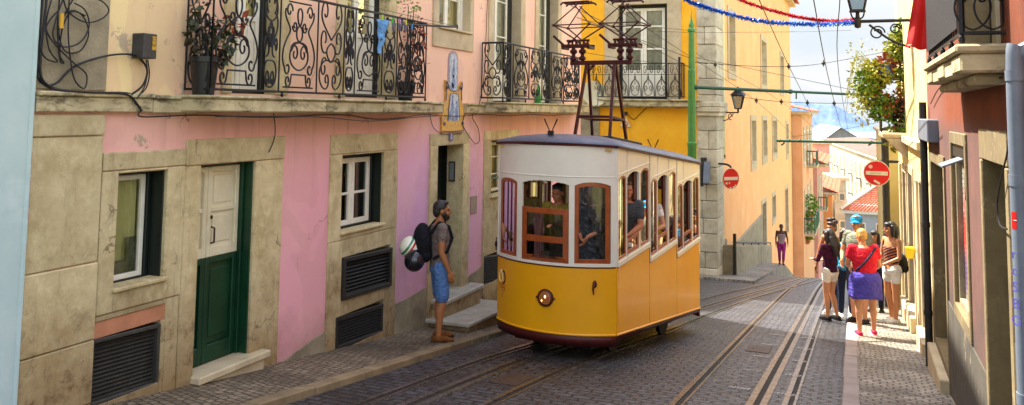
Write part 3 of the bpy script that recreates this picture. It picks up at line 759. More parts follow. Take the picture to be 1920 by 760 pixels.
# door 1: cream upper leaves over dark green lower leaves
def door1():
    u0, u1, z0, z1 = D1; z0 += .006; d = -.15
    g = MB(); g.fbox(FL, u0, u0+.03, z0, z1, -.3, d+.02); g.fbox(FL, u1-.045, u1, z0, z1, -.3, d+.05); g.fbox(FL, u0+.03, u1-.045, z1-.03, z1, -.3, d+.02)
    g.fbox(FL, u0, u1, z0-.3, z1+.02, -.36, -.31); g.fbox(FL, u1-.016, u1, z0, z1, d+.051, -.012)
    fr = g.build('door', m['dark_green'], ph, bevel=.004); fr['label'] = 'dark green double door with cream upper panels'
    a, b = u0+.03, u1-.045; mid = a+(b-a)*.36; zs = -1.40
    gu = MB(); gl = MB()
    for p0, p1 in ((a, mid-.003), (mid+.003, b)):
        inner(gu, FL, p0, p1, zs+.004, z1-.035, .05, d-.03, d+.012, .09)
        k = (p1-p0)
        gu.fbox(FL, p0+.05, p1-.05, zs+.09, z1-.085, d-.03, d-.012)
        gu.fbox(FL, p0+.05, p1-.05, -.985, -.945, d-.03, d+.008)
        for za, zb in ((zs+.13, -1.02), (-.91, z1-.12)):
            gu.fbox(FL, p0+.085, p1-.085, za, zb, d-.0118, d-.002)
        inner(gl, FL, p0, p1, z0, zs, .055, d-.03, d+.014, .16)
        gl.fbox(FL, p0+.055, p1-.055, z0+.16, zs-.055, d-.03, d-.014)
        gl.fbox(FL, p0+.09, p1-.09, z0+.22, zs-.11, d-.0138, d-.002)
    gu.build('upper_panel', m['cream_paint'], fr, bevel=.006); gl.build('lower_panel', m['dark_green'], fr, bevel=.006)
    g = MB(); p = [FL(mid+.06, -1.12, d+.012), FL(mid+.06, -1.13, d+.05), FL(mid+.055, -1.2, d+.055), FL(mid+.06, -1.26, d+.05), FL(mid+.06, -1.27, d+.012)]
    g.tube(p, .009, 6); g.ell(FL(mid+.055, -1.03, d+.015), .012, .014, .02, 8, 5); g.build('handle', MAT('rusty_iron', '#4b2a1c', '#2f1d16', 12, .6, metal=.4), fr)
    g = MB(); g.fbox(FL, u0-.03, u1+.2, z0-.07, z0-.001, -.145, .12); g.fbox(FL, u0-.03, u1+.16, -3.2, z0-.0705, -.3, .075)
    g.build('doorstep', m['stone_pale'], ph, bevel=.012)
door1()
# door 2: open dark doorway with iron door leaf
def door2():
    u0, u1, z0, z1 = D2
    g = MB(); g.fbox(FL, u0, u1, z0-.1, z1+.02, -1.2, -1.15); g.fbox(FL, u0, u0+.02, z0, z1, -.4, -.18); g.fbox(FL, u1-.30, u1, z0, z1, -.36, -.30)
    inner(g, FL, u0+.02, u1-.30, z0, z1, .05, -.34, -.30, .3)
    d = g.build('door', m['black_green'], ph); d['label'] = 'dark open doorway with an iron grille leaf'
    g = MB()
    for i in range(4):
        z = -1.9+i*.36; g.tube([FL(u0+.05+.12*math.cos(t*.45)+.12, z+.13*math.sin(t*.45), -.29) for t in range(12)], .007, 5)
    g.build('grille', m['iron'], d)
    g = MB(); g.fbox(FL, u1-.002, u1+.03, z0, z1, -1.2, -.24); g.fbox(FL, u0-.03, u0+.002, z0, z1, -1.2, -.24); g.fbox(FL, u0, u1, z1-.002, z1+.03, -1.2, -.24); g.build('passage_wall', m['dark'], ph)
    # two pale stone steps, tipped like the pavement
    def slab(a0, a1, zt0, zt1, th, d1, mat, nm):
        g = MB(); g.hexa([FL(u, zt+dz, d) for u, zt in ((a0, zt0), (a1, zt1)) for dz in (-th, 0) for d in (-.3, d1)])
        return g.build(nm, m[mat], ph, bevel=.012)
    slab(10.42, 11.75, -2.608, -2.608, .06, .24, 'marble', 'doorstep'); slab(10.46, 11.7, -2.665, -2.665, .5, .2, 'stone', 'step_riser')
    slab(10.30, 12.0, -2.83, -2.90, .055, .66, 'marble', 'doorstep'); slab(10.4, 11.9, -2.89, -2.96, .4, .60, 'stone', 'step_riser')
door2()
# upper floor openings
for (o, cur, lab) in ((B1, 'curtain_white', None), (B2, 'curtain_white', None)):
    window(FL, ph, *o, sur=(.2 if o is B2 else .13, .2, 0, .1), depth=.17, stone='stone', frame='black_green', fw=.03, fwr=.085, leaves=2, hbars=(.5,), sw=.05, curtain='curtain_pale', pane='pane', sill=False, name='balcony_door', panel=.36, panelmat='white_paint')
for o in (B3, B4):
    window(FL, ph, *o, sur=(.2, .22, 0, .1), depth=.2, stone='stone_pale', frame='black_green', fw=.03, fwr=.16, leaves=2, hbars=(.3, .62), sw=.04, curtain='curtain_white', pane='pane', sill=False, name='balcony_door', panel=.22, panelmat='white_paint')
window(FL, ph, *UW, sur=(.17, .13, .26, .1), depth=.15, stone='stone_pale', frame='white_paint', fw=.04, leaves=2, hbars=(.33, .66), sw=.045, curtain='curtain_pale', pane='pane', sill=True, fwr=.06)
# house number plate (white figure on a violet tile)
t = at_x(846, 257, W+.03)
g = MB(); g.fbox(FL, t.y-.055, t.y+.055, t.z-.055, t.z+.055, .015, .032); o = g.build('number_plate', MAT('violet_enamel', '#4b4a86', '#5b5a93', 9, .35), ph, bevel=.003)
def text_obj(s, name, mat, parent, origin, ux, uz, size, depth=.002, align='CENTER'):
    cu_ = bpy.data.curves.new(name, 'FONT'); cu_.body = s; cu_.size = size; cu_.extrude = depth; cu_.align_x = align; cu_.align_y = 'CENTER'
    ob = bpy.data.objects.new(name, cu_); COL.objects.link(ob)
    dg = bpy.context.evaluated_depsgraph_get(); me = bpy.data.meshes.new_from_object(ob.evaluated_get(dg))
    COL.objects.unlink(ob); bpy.data.objects.remove(ob)
    ux = V(ux).normalized(); uz = V(uz).normalized(); un = ux.cross(uz)
    g = MB(); g.add([V(origin)+ux*v.co.x+uz*v.co.y+un*v.co.z for v in me.vertices], [list(p.vertices) for p in me.polygons])
    return g.build(name, mat, parent)
text_obj('2', 'number', m['white_sign'], o, FL(t.y, t.z+.005, .0335), (0, 1, 0), (0, 0, 1), .10)
# balconies
def balcony(y0, y1, zt, zb, dd, rail_z0, rail_z1, yr0, yr1, front_panels, side_panels, r=.0065):
    g = MB(); rr = random.Random(int(y0*10)); y = y0
    n = 7; L = (y1-y0)/n
    for i in range(n):
        a, b = y0+i*L, y0+(i+1)*L
        g.fbox(FL, a+.001, b-.001, zb+.012+rr.uniform(-.006, .006), zt-.03, -.05, dd+rr.uniform(-.006, .004))
    g.fbox(FL, y0-.02, y1+.02, zt-.0295, zt, -.05, dd+.025)
    b = g.build('balcony', m['slab'], ph, bevel=.012)
    g = MB(); dr = dd-.05
    iron_run(g, lambda u, z: FL(u, z, dr), yr0, yr1, rail_z0, rail_z1, front_panels, r)
    iron_run(g, lambda u, z: FL(yr0, z, u), 0.02, dr, rail_z0, rail_z1, side_panels, r)
    iron_run(g, lambda u, z: FL(yr1, z, u), 0.02, dr, rail_z0, rail_z1, side_panels, r)
    for k in range(5):
        u = yr0+(yr1-yr0)*k/4; g.tube([FL(u, rail_z0+.02, dr), FL(u, zt-.005, dr)], .012, 6); g.ell(FL(u, zt+.02, dr), .018, .018, .012, 8, 5)
    g.build('railing', m['iron'], b)
    return b
q0 = at_x(394, 176, W+.30); q1 = at_x(797, 188, W+.30)
RZ0 = q0.z+.03
balcony(5.62, q1.y+.07, .092, -.068, .35, RZ0, 1.10, q0.y, q1.y, [(lyre_panel, .95), (knot_panel, .4), (lyre_panel, .9), (heart_panel, .72), (knot_panel, .32), (lyre_panel, .85), (knot_panel, .5), (heart_panel, .5), (lyre_panel, .6)], [(heart_panel, 1)], .0075)
q0 = at_x(944, 80, W+.38); q1 = at_x(1086, 108, W+.38)
balcony(12.08, 16.7, .115, -.06, .43, .17, q0.z, q0.y, q1.y, [(knot_panel, .4), (None, .12), (lyre_panel, .9), (knot_panel, .8), (knot_panel, .5), (None, .1), (lyre_panel, .9), (knot_panel, .8), (knot_panel, .4)], [(heart_panel, 1)], .0085)
# ================================================================== yellow house across the side street
yh = thing('yellow_house', 'bright ochre yellow house front with a balcony, facing the camera behind the tram', 'house', (-7, 25, zpl(25)))
YC = -4.22; YH = 9.0
YB = (-6.62, -5.10, .33, 3.25)
YB2 = (-12.4, -10.9, .33, 3.25)
wall(FY, -16, YC, -5.5, YH, [YB, YB2], 'wall', m['yellow_wall'], yh)
for o in (YB, YB2):
    window(FY, yh, *o, sur=(.42, .42, 0, .3), depth=.2, stone='stone_pale', frame='black_green', fw=.1, leaves=2, hbars=(.34, .70), sw=.09, bw=.06, curtain='curtain_white', pane='pane', sill=False, name='balcony_door', panel=.3, proud=.03)
g = MB(); g.fbox(FY, -8.4, YC-.002, .10, .30, -.05, .10); g.fbox(FY, -16, -8.402, .10, .30, -.05, .08); yc = g.build('string_course', m['slab'], yh, bevel=.015)
g = MB(); g.fbox(FY, -7.55, YC+.15, .305, .36, -.05, .42); g.fbox(FY, -7.5, YC+.1, .14, .3045, .1, .36); b = g.build('balcony', m['slab'], yh, bevel=.015)
g = MB(); P = lambda u, z: FY(u, z, .36)
def y_panel():
    L = []
    for f in (lambda p: p, mir):
        L.append(f(bez((.5, .02), (.12, .02), (.05, .30), (.28, .42))+bez((.28, .42), (.45, .5), (.45, .62), (.5, .66))[1:]))
        L.append(f(spiral(.30, .22, .12, 0, 1.1))); L.append(f(bez((.02, .0), (.02, .4), (.3, .5), (.5, .52))))
        L.append(f(spiral(.25, .82, .16, 0, 1.2)))
    L.append([(.5, .36), (.5, .74)]); L.append([(0, .68), (1, .68)])
    return L
iron_run(g, P, -7.4, YC-.38, .42, 1.42, [(y_panel, 1)]*7, .008)
iron_run(g, lambda u, z: FY(-7.4, z, u), .02, .36, .42, 1.42, [(None, 1)], .008)
iron_run(g, lambda u, z: FY(YC-.38, z, u), .02, .36, .42, 1.42, [(None, 1)], .013)
g.tube([P(YC-.45, .36), P(YC-.45, 1.6)], .035, 8)
g.build('railing', m['iron'], b)
g = MB(); g.fbox(FY, -8.75, -7.2, -5, .098, -.05, .035); g.build('grey_render', m['cement'], yh)
g = MB(); g.box(-16, YC-.002, 25.01, 33, YH, YH+.15); g.build('roof_slab', m['slab'], yh)
tile_roof('roof', m['tile_roof'], yh, (-16, 24.7, YH+.15), (YC, 24.7, YH+.15), (YC, 29, YH+2), (-16, 29, YH+2))

YT = [(-14, 13.5), (-15.6, 17.6), (-19.7, 22.3), (-30, 25)]  # unseen wing added to shade the road and shape its sunlit strip
g = MB(); g.add([V((x, yy, z)) for yy in (25.03, 33) for x, z in YT]+[V((x, yy, -5.5)) for yy in (25.03, 33) for x, z in YT], [(0, 1, 2, 3, 11, 10, 9, 8), (4, 5, 6, 7, 15, 14, 13, 12)]+[(i, i+1, 5+i, 4+i) for i in range(3)]+[(0, 4, 12, 8), (3, 7, 15, 11)])
g.build('shade_wing', m['yellow_wall'], yh)
# ================================================================== apricot corner house
oh = thing('apricot_house', 'tall apricot house with a pale stone corner beside the yellow house', 'house', (-3.7, 30, zpl(30)))
OE = 58.0; OHT = 7.0
OW = [(27.95, 29.45, 1.40, 3.25), (38.6, 40.95, 1.30, 3.25), (49.5, 51.8, 1.3, 3.25),
      (34.35, 35.9, -2.0, -.33), (38.85, 40.75, -2.0, -.35), (43.95, 46.4, -2.1, -.40), (53.4, 55, -2.5, -.7)]
OD = (38.3, 40.0, -7.4, -4.0); OS = (43.4, 45.2, -5.3, -4.15); OD2 = (51.8, 54.0, -7.2, -4.5); ON = (26.45, 27.05, -1.44, -.92)
wall(FO, 26.35, OE, -14, OHT, OW+[OD, OS, OD2, ON], 'wall', m['orange_wall'], oh)
g = MB(); g.fbox(FO, OE-.02, OE, -16, OHT, -8, -.005); g.build('side_wall', m['orange_wall'], oh)
for i, o in enumerate(OW):
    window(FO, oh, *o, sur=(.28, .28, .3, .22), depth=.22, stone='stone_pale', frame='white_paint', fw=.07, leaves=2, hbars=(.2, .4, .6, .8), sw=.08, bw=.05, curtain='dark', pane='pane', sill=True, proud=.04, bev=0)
for o in (OD, OD2):
    g = MB(); ring(g, FO, *o, .22, .22, 0, .2, -.25, .03); d = g.build('door', m['stone_pale'], oh)
    g = MB(); inner(g, FO, *o, .12, -.2, -.12); g.fbox(FO, o[0]+.1, o[1]-.1, o[2], o[3], -.22, -.18); g.build('leaf', MAT('brown_door_wood', '#6b4a33', '#54382a', 6, .6), d)
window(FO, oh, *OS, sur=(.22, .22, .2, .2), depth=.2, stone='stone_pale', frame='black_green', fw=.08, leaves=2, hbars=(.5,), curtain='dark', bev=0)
g = MB(); inner(g, FO, *ON, .05, -.1, .01); g.fbox(FO, ON[0], ON[1], ON[2], ON[3], -.12, -.1); g.build('wall_niche', MAT('brown_niche', '#8a6a4a', '#6d5238', 6, .8), oh)
# stone corner (quoin) of stacked blocks that wraps both faces
g = MB(); rr = random.Random(8); z = -5.4
while z < OHT:
    h = rr.uniform(.42, .62); e = min(z+h, OHT); q = rr.uniform(-.012, .012)
    xs_ = [YC+.002, -3.97+rr.uniform(-.15, .1), -3.64] if rr.random() < .7 else [YC+.002, -3.64]
    for i in range(len(xs_)-1):
        g.box(xs_[i]+.004, xs_[i+1]-.004, 24.94+q, 26.34, z+.005, e-.005)
    z = e
g.build('corner_stone', m['quoin_stone'], oh, bevel=.02)
g = MB(); g.box(YC-.0, -3.52, 24.80, 26.4, .0, .14); g.box(YC-.0, -3.56, 24.86, 26.4, -.12, -.001); g.box(YC, -3.52, 24.82, 26.4, .15, .30); g.build('corner_moulding', m['quoin_stone'], oh, bevel=.02)
g = MB(); g.fbox(FO, 26.36, 26.95, -6, -3.9, -.05, .05); g.fbox(FO, 26.96, 38.0, -8, -4.35, -.05, .06)
g.hexa([FO(u, z, d) for u, zt in ((26.0, -3.95), (38.0, -5.65)) for z in (zt-3.5, zt) for d in (-.02, .42)])
g.build('ramp_wall', m['cement'], oh, bevel=.03)
g = MB(); pts = [FO(26.0+12*i/10, -3.86-1.7*i/10, .36) for i in range(11)]
g.tube(pts, .03, 6)
for p in pts[::2]: g.tube([p, p-V((0, 0, .12))], .02, 5)
g.tube([FO(25.95, -3.6, .40), FO(25.95, -5.4, .40)], .05, 8)
g.build('handrail', m['dark_pipe'], oh)
g = MB(); g.box(-12, -3.3, 24.7, OE+.3, OHT+.0, OHT+.16); g.build('eaves', m['stone_pale'], oh, bevel=.03)
tile_roof('roof', m['tile_roof'], oh, (-3.1, OE+.5, OHT+.2), (-3.1, 24.6, OHT+.2), (-7.5, 24.6, OHT+2.2), (-7.5, OE+.5, OHT+2.2), pitch=.3)
g = MB(); pts = [FO(26.4, z, .05) for z in (7, -1.2, -1.3)]; g.tube(pts, .045, 8); g.build('downpipe', m['curtain_pale'], oh)

# ================================================================== right side: terracotta house
RE = 12.25
rh = thing('terracotta_house', 'shadowed terracotta house with peeling lower wall on the right edge', 'house', (RW, 6, zroad(6)))
RA = (10.25, 11.75, -2.72, -.575); RP = (8.33, 9.40, -1.82, -.28); RB = (6.22, 7.25, -2.9, -.33); RU = (6.5, 7.9, .45, 2.7)
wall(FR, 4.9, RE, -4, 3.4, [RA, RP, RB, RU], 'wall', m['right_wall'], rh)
g = MB(); g.fbox(FR, RE-.02, RE, -4, 3.4, -7, -.005); g.fbox(FR, 4.9, 4.92, -4, 3.4, -7, -.005); g.fbox(FR, 4.9, RE, 3.4, 3.5, -7, .12); g.build('end_wall', m['cement'], rh)
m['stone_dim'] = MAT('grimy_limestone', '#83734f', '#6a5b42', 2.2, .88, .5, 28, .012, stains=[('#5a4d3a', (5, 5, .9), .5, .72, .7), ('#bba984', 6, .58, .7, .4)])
def dressR(u0, u1, z0, z1, hol, mat='stone', d=.02, joints=()):
    g = MB(); zs = [z0]+list(joints)+[z1]
    for i in range(len(zs)-1):
        cell = [(u0, u1, zs[i]+.003, zs[i+1]-.003)]
        for h in hol:
            nxt = []
            for a, b, c0, c1 in cell:
                if h[1] <= a or h[0] >= b or h[3] <= c0 or h[2] >= c1: nxt.append((a, b, c0, c1)); continue
                if h[0] > a: nxt.append((a, h[0], c0, c1))
                if h[1] < b: nxt.append((h[1], b, c0, c1))
                m0, m1 = max(a, h[0]), min(b, h[1])
                if h[2] > c0: nxt.append((m0, m1, c0, h[2]))
                if h[3] < c1: nxt.append((m0, m1, h[3], c1))
            cell = nxt
        for a, b, c0, c1 in cell: g.fbox(FR, a, b, c0, c1, -.3, d)
    return g.build('stone_dressing', m[mat], rh, bevel=.008)
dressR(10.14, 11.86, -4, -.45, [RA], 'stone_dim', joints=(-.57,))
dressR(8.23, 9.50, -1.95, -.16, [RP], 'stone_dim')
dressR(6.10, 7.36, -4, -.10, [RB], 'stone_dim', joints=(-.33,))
m['old_render'] = MAT('stained_old_render', '#554f45', '#3f3a33', 2.4, .9, .4, 30, .012, stains=[('#4c443a', (3, 3, 1), .5, .72, .7), ('#a99a80', 5, .6, .7, .6)])
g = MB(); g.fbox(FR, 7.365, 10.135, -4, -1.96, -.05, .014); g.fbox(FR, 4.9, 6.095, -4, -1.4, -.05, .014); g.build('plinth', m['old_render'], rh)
def graffiti_mat():
    t = NT('sprayed_shutter'); p = t.pos(); x, y, z = t.xyz(p)
    n = t.noise(p, 3, 5, .6)
    col = t.mix(t.rng(t.noise(t.mapped(p, (6, 2.2, 1.2)), 1, 4), .4, .65), lin('#8a8478'), lin('#6b5a55'))
    zz = t.math('ADD', z, t.math('MULTIPLY', t.math('SUBTRACT', n, .5), .9))
    col = t.mix(t.math('MULTIPLY', t.rng(zz, -1.55, -1.25), t.rng(zz, -.75, -1.0)), col, lin('#c4352f'))
    col = t.mix(t.math('MULTIPLY', t.rng(zz, -1.85, -1.6), t.rng(zz, -1.2, -1.5)), col, lin('#5b4468'))
    col = t.mix(t.math('MULTIPLY', t.rng(t.noise(p, 6, 6, .7), .58, .64), .7), col, lin('#c9c4b8'))
    return t.fin(col, .55, t.bump(t.noise(p, 40, 3), .2, .004), .1)
m['graffiti'] = graffiti_mat()
g = MB(); inner(g, FR, *RP, .05, -.12, -.02); ps = g.build('shutter', m['cement'], rh, bevel=.004); ps['label'] = 'roller shutter sprayed with red and violet paint'
g = MB()
for i in range(30):
    z = RP[2]+.05+(RP[3]-RP[2]-.1)*i/30; h = (RP[3]-RP[2]-.1)/30
    g.hexa([FR(u, zz, d) for u in (RP[0]+.05, RP[1]-.05) for zz, d in ((z, -.09), (z+.004, -.07), (z+h*.96, -.09), (z+h*.9, -.07))])
g.build('slats', m['graffiti'], ps)
g = MB(); g.fbox(FR, RP[0], RP[1], RP[3]-.12, RP[3], -.15, -.0); g.fbox(FR, RP[0], RP[1], RP[2], RP[3], -.15, -.125); g.build('shutter_box', m['vent'], ps)
g = MB(); s0 = [FR(u, z, d) for u in (8.36, 8.72) for z, d in ((-.40, .02), (-.38, .02), (-.47, .19), (-.45, .19))]; g.hexa(s0); g.build('awning', m['zinc'], rh, bevel=.004)
m['door_dim'] = MAT('dull_grey_door', '#4b4740', '#3b3832', 3, .6, .2, 30, .005, stains=[('#6b6355', 4, .58, .75, .5)])
for o, lab in ((RA, 'tall grey door set deep in stone'), (RB, 'blocked-up doorway with stained render')):
    g = MB(); mt = 'old_render' if o is RB else 'door_dim'
    g.fbox(FR, o[0], o[1], o[2]-1, o[3], -.45, -.22 if o is RB else -.29)
    if o is RA: inner(g, FR, o[0], o[1], o[2], o[3], .09, -.29, -.25); g.fbox(FR, (o[0]+o[1])/2-.03, (o[0]+o[1])/2+.03, o[2]+.09, o[3]-.09, -.29, -.255)
    d = g.build('door', m[mt], rh, bevel=.005); d['label'] = lab
g = MB(); g.fbox(FR, 10.2, 11.8, -3.4, -2.80, -.2, .11); g.build('doorstep', m['stone_pale'], rh, bevel=.012)
window(FR, rh, *RU, sur=(.2, .2, 0, .2), depth=.2, stone='stone_pale', frame='black_green', fw=.08, leaves=2, hbars=(.4, .7), curtain='curtain_white', pane='pane', sill=False, name='balcony_door', panel=.25)
# balcony with a dark screen on its railing
c0 = at_y(1790, 92, 6.05); cx = c0.x; dl = RW-cx
cf_ = at_x(1715, 125, cx)
yb1 = min(cf_.y, 8.6)
g = MB(); n = 5
for i in range(n):
    a = 6.05+(yb1-6.05)*i/n; b = 6.05+(yb1-6.05)*(i+1)/n; q = rnd.uniform(-.006, .006)
    g.fbox(FR, a+.001, b-.001, .27+q, .395, -.05, dl-.03+q)
g.fbox(FR, 6.03, yb1+.03, .396, .455, -.05, dl); g.fbox(FR, 6.2, yb1-.1, .20, .269, -.05, dl-.12)
rb = g.build('balcony', m['slab'], rh, bevel=.015)
g = MB(); dr = dl-.05; z0, z1 = .53, 1.45
g.tube([FR(6.12, z0, dr), FR(yb1-.05, z0, dr)], .014, 6); g.tube([FR(6.12, z1, dr), FR(yb1-.05, z1, dr)], .018, 6)
n = 16
for i in range(n+1):
    u = 6.12+(yb1-6.17)*i/n; g.tube([FR(u, z0, dr), FR(u, z1, dr)], .008 if i else .02, 5)
    if i % 4 == 0: g.ell(FR(u, .49, dr), .02, .02, .035, 8, 6)
g.tube([FR(6.12, z0, dr), FR(6.12, z0, 0)], .013, 6); g.tube([FR(6.12, z1, dr), FR(6.12, z1, 0)], .016, 6)
for k in range(2):
    c = dr*(.27+.46*k)
    for sgn in (-1, 1):
        pl = bez((c, z0+.02), (c+sgn*.13, z0+.05), (c+sgn*.13, z0+.26), (c+sgn*.05, z0+.25))+spiral(c+sgn*.05, z0+.22, .03, math.pi/2, -sgn*.8)
        g.tube([FR(6.12, z, max(d, .01)) for d, z in pl], .007, 5)
g.build('railing', m['iron'], rb)
g = MB(); gu = 26
for i in range(gu):
    a = 6.16+(yb1-6.25)*i/gu; b = 6.16+(yb1-6.25)*(i+1)/gu; o_ = .004*(-1)**i
    g.poly(FR(a, z0+.04, dr+.02+o_), FR(b, z0+.04, dr+.02-o_), FR(b, z1+.4, dr+.02-o_), FR(a, z1+.4, dr+.02+o_))
g.build('screen', MAT('black_reed_screen', '#17171b', '#25252a', 25, .7, .4, 120, .005, stains=[('#54545a', (2, 40, 60), .66, .72, .7)]), rb)

# ================================================================== cream house further down on the right
CE = 20.2
ch_ = thing('cream_house', 'sunlit cream yellow house with narrow dark doors beyond the dark drainpipe', 'house', (RW, 16, zroad(16)))
C1 = (15.5, 16.7, -3.3, -1.02); C2 = (17.4, 18.4, -3.55, -1.1); C3 = (13.0, 13.9, -3.1, -1.0)
wall(FR, RE+.0, CE, -6, -.42, [C1, C2, C3], 'wall', m['cream_wall'], ch_)
wall(FR, RE+.0, CE-.02, -.42, 3.6, [], 'upper_wall', m['cream_wall'], ch_)
g = MB(); g.fbox(FR, CE-.02, CE, -8, -.42, -6, -.003); g.build('side_wall', m['cream_wall'], ch_)
g = MB(); g.fbox(FR, CE-.04, CE-.021, -.42, 3.6, -6, -.003); g.build('side_wall', m['cream_wall'], ch_)
for o in (C1, C2, C3):
    g = MB(); ring(g, FR, *o, .14, .14, 0, .14, -.2, .02); d = g.build('door', m['stone_pale'], ch_, bevel=.006)
    g = MB(); inner(g, FR, *o, .09, -.18, -.1); g.fbox(FR, o[0]+.09, o[1]-.09, o[2], o[3]-.5, -.17, -.13); g.fbox(FR, o[0]+.09, o[1]-.09, o[3]-.56, o[3]-.5, -.17, -.1); g.build('leaf', m['black_green'], d)
    g = MB(); g.poly(*[FR(u, z, -.14) for u, z in ((o[0]+.09, o[3]-.5), (o[1]-.09, o[3]-.5), (o[1]-.09, o[3]-.09), (o[0]+.09, o[3]-.09))]); g.build('pane', m['pane'], d)
    g = MB(); g.fbox(FR, o[0]-.1, o[1]+.1, o[2]-1, o[2]-.0, -.2, .10); g.build('doorstep', m['stone_pale'], ch_, bevel=.012)
for a, b in ((14.2, 14.55), (12.55, 12.9), (19.0, 19.3)):
    g = MB(); g.fbox(FR, a, b, -6, -1.0, -.05, .045); g.build('pilaster', m['stone_pale'], ch_, bevel=.008)
g = MB(); g.fbox(FR, 12.9, CE+.05, -.5, -.38, -.05, .10); g.build('cornice', m['stone_pale'], ch_, bevel=.01)
g = MB(); g.fbox(FR, 16.7, 18.7, -.44, -.34, -.05, .42); cbal = g.build('balcony', m['stone_pale'], ch_, bevel=.02)
for u in (16.75, 18.65):
    g = MB(); g.hexa([FR(a_, z, d) for a_ in (u-.05, u+.05) for z, d in ((-.80, .0), (-.44, .0), (-.70, .12), (-.44, .36))]); g.build('bracket', m['stone_pale'], cbal)
# yellow terrace house behind it, end wall faces the camera
th_ = thing('yellow_terrace', 'flat yellow garden wall with a plant-covered terrace on top', 'garden wall', (.8, 22, zroad(22)))
g = MB(); g.box(.66, 3.6, 20.8, 27.5, -8, -.46); wl = g.build('wall', m['cream_wall'], th_)
g = MB(); g.box(.58, 3.7, 20.7, 27.6, -.455, -.36); g.build('coping', m['stone_pale'], th_, bevel=.02)

# ================================================================== houses down the hill on the left
def far_house(name, label, X, y0, y1, z0, z1, mat, wins, roof=True, end=True, roofh=1.2, xw=6, group=None, balcs=(), over=.5):
    F = Facade((X, 0, 0), (0, 1, 0), (1, 0, 0))
    h = thing(name, label, 'house', (X, (y0+y1)/2, z0), group=group)
    wall(F, y0, y1, z0-6, z1, [], 'wall', mat, h)
    for ya in (y0, y1-.05): g = MB(); g.box(X-xw, X-.005, ya, ya+.05, z0-6, z1); g.build('side_wall', mat, h)
    for (a, b, c, d) in wins:
        g = MB(); ring(g, F, a, b, c, d, .25, .25, .25, .25, -.02, .05); w_ = g.build('window', m['stone_pale'], h)
        g = MB(); g.fbox(F, a, b, c, d, -.01, .015); mid = (a+b)/2; g.build('pane', m['win_far'], w_)
        g = MB(); inner(g, F, a, b, c, d, .1, .016, .04); g.fbox(F, mid-.05, mid+.05, c+.1, d-.1, .016, .04); g.fbox(F, a+.1, mid-.05, (c+d)/2-.04, (c+d)/2+.04, .016, .04); g.fbox(F, mid+.05, b-.1, (c+d)/2-.04, (c+d)/2+.04, .016, .04); g.build('frame', m['white_paint'], w_)
    for (a, b, zt) in balcs:
        g = MB(); g.fbox(F, a, b, zt-.18, zt, 0, .7); bb = g.build('balcony', m['stone_pale'], h)
        g = MB(); k = max(4, int((b-a)/.25))
        for i in range(k+1): g.tube([F(a+(b-a)*i/k, zt, .65), F(a+(b-a)*i/k, zt+1.0, .65)], .03, 4)
        g.tube([F(a, zt+1, .65), F(b, zt+1, .65)], .05, 5)
        for q in (.02, .22, .44): g.tube([F(a, zt, q), F(a, zt+1, q)], .03, 4)
        g.tube([F(a, zt+1, 0), F(a, zt+1, .65)], .05, 5)
        g.build('railing', m['green_arm'], bb)
    if roof:
        g = MB(); g.box(X-xw, X+over, y0-.25, y1+.25, z1, z1+.22); g.build('eaves', m['stone_pale'], h, bevel=.04)
        tile_roof('roof', m['tile_roof'], h, (X+over+.1, y1+.3, z1+.25), (X+over+.1, y0-.3, z1+.25), (X-xw*.55, y0-.3, z1+.25+roofh), (X-xw*.55, y1+.3, z1+.25+roofh), pitch=.45)
    return h
m['win_far'] = MAT('distant_window_panes', '#4d5257', '#6c6f70', 1.5, .25)
m['peach2'] = MAT('peach_plaster', '#d8a67a', '#cc9668', .8, .85, stains=[('#c08b60', (2, 2, .4), .56, .78, .5)])
m['pink2'] = MAT('rose_plaster', '#d0988a', '#c48a7c', .8, .85, stains=[('#b9826d', (2, 2, .4), .56, .78, .5)])
m['orange2'] = MAT('orange_plaster', '#e09a5c', '#d38b4e', .8, .85)
m['grey2'] = MAT('grey_render', '#b3a893', '#9c927e', .6, .9, stains=[('#7c7363', (1, 1, .3), .55, .75, .5)])
m['ivory'] = MAT('ivory_plaster', '#aaa08a', '#9c917a', .3, .85, stains=[('#b3a684', (.6, .6, .15), .55, .78, .5)])
m['blue_grey'] = MAT('blue_grey_plaster', '#9ba6b5', '#8b97a8', .6, .8)
m['brown_roof'] = MAT('brown_tile_roof', '#77594c', '#684c42', .5, .9, .2, 3, .1, stains=[('#b98e76', .4, .55, .75, .5)])
fz = lambda y: zroad(min(y, 60))-max(0, y-60)*.13
far_house('peach_house', 'peach house with a tiled roof and green balconies just past the apricot house', -3.05, 58.2, 74, -12, -.1, m['peach2'],
          [(60, 61.6, -3.4, -1.2), (64.5, 66.1, -3.4, -1.2), (69, 70.6, -3.4, -1.2), (60, 61.6, -7.6, -5.4), (64.5, 66.1, -7.6, -5.4), (69, 70.6, -7.6, -5.4)], balcs=((63.6, 67.2, -3.7), (59.2, 62.4, -7.9), (64, 67, -8.0)), roofh=.9)
far_house('rose_house', 'rose coloured house with a low tiled roof downhill of the peach house', -2.75, 74.3, 88, -16, -4.4, m['pink2'],
          [(76, 77.6, -7.6, -5.6), (79.5, 81.1, -7.6, -5.6), (83.5, 85.1, -7.6, -5.6), (76, 77.6, -11.6, -9.6), (79.5, 81.1, -11.6, -9.6), (83.5, 85.1, -11.6, -9.6)], roofh=1.7, balcs=((75.5, 78.1, -8),), over=.7)
far_house('orange_house', 'small orange house with a tiled roof at the foot of the left row', -1.95, 88.3, 104, -18, -7.9, m['orange2'],
          [(90, 91.5, -11.4, -9.2), (94, 95.5, -11.4, -9.2), (98, 99.5, -11.4, -9.2), (90, 91.5, -15, -13), (94, 95.5, -15, -13)], roofh=1.4)
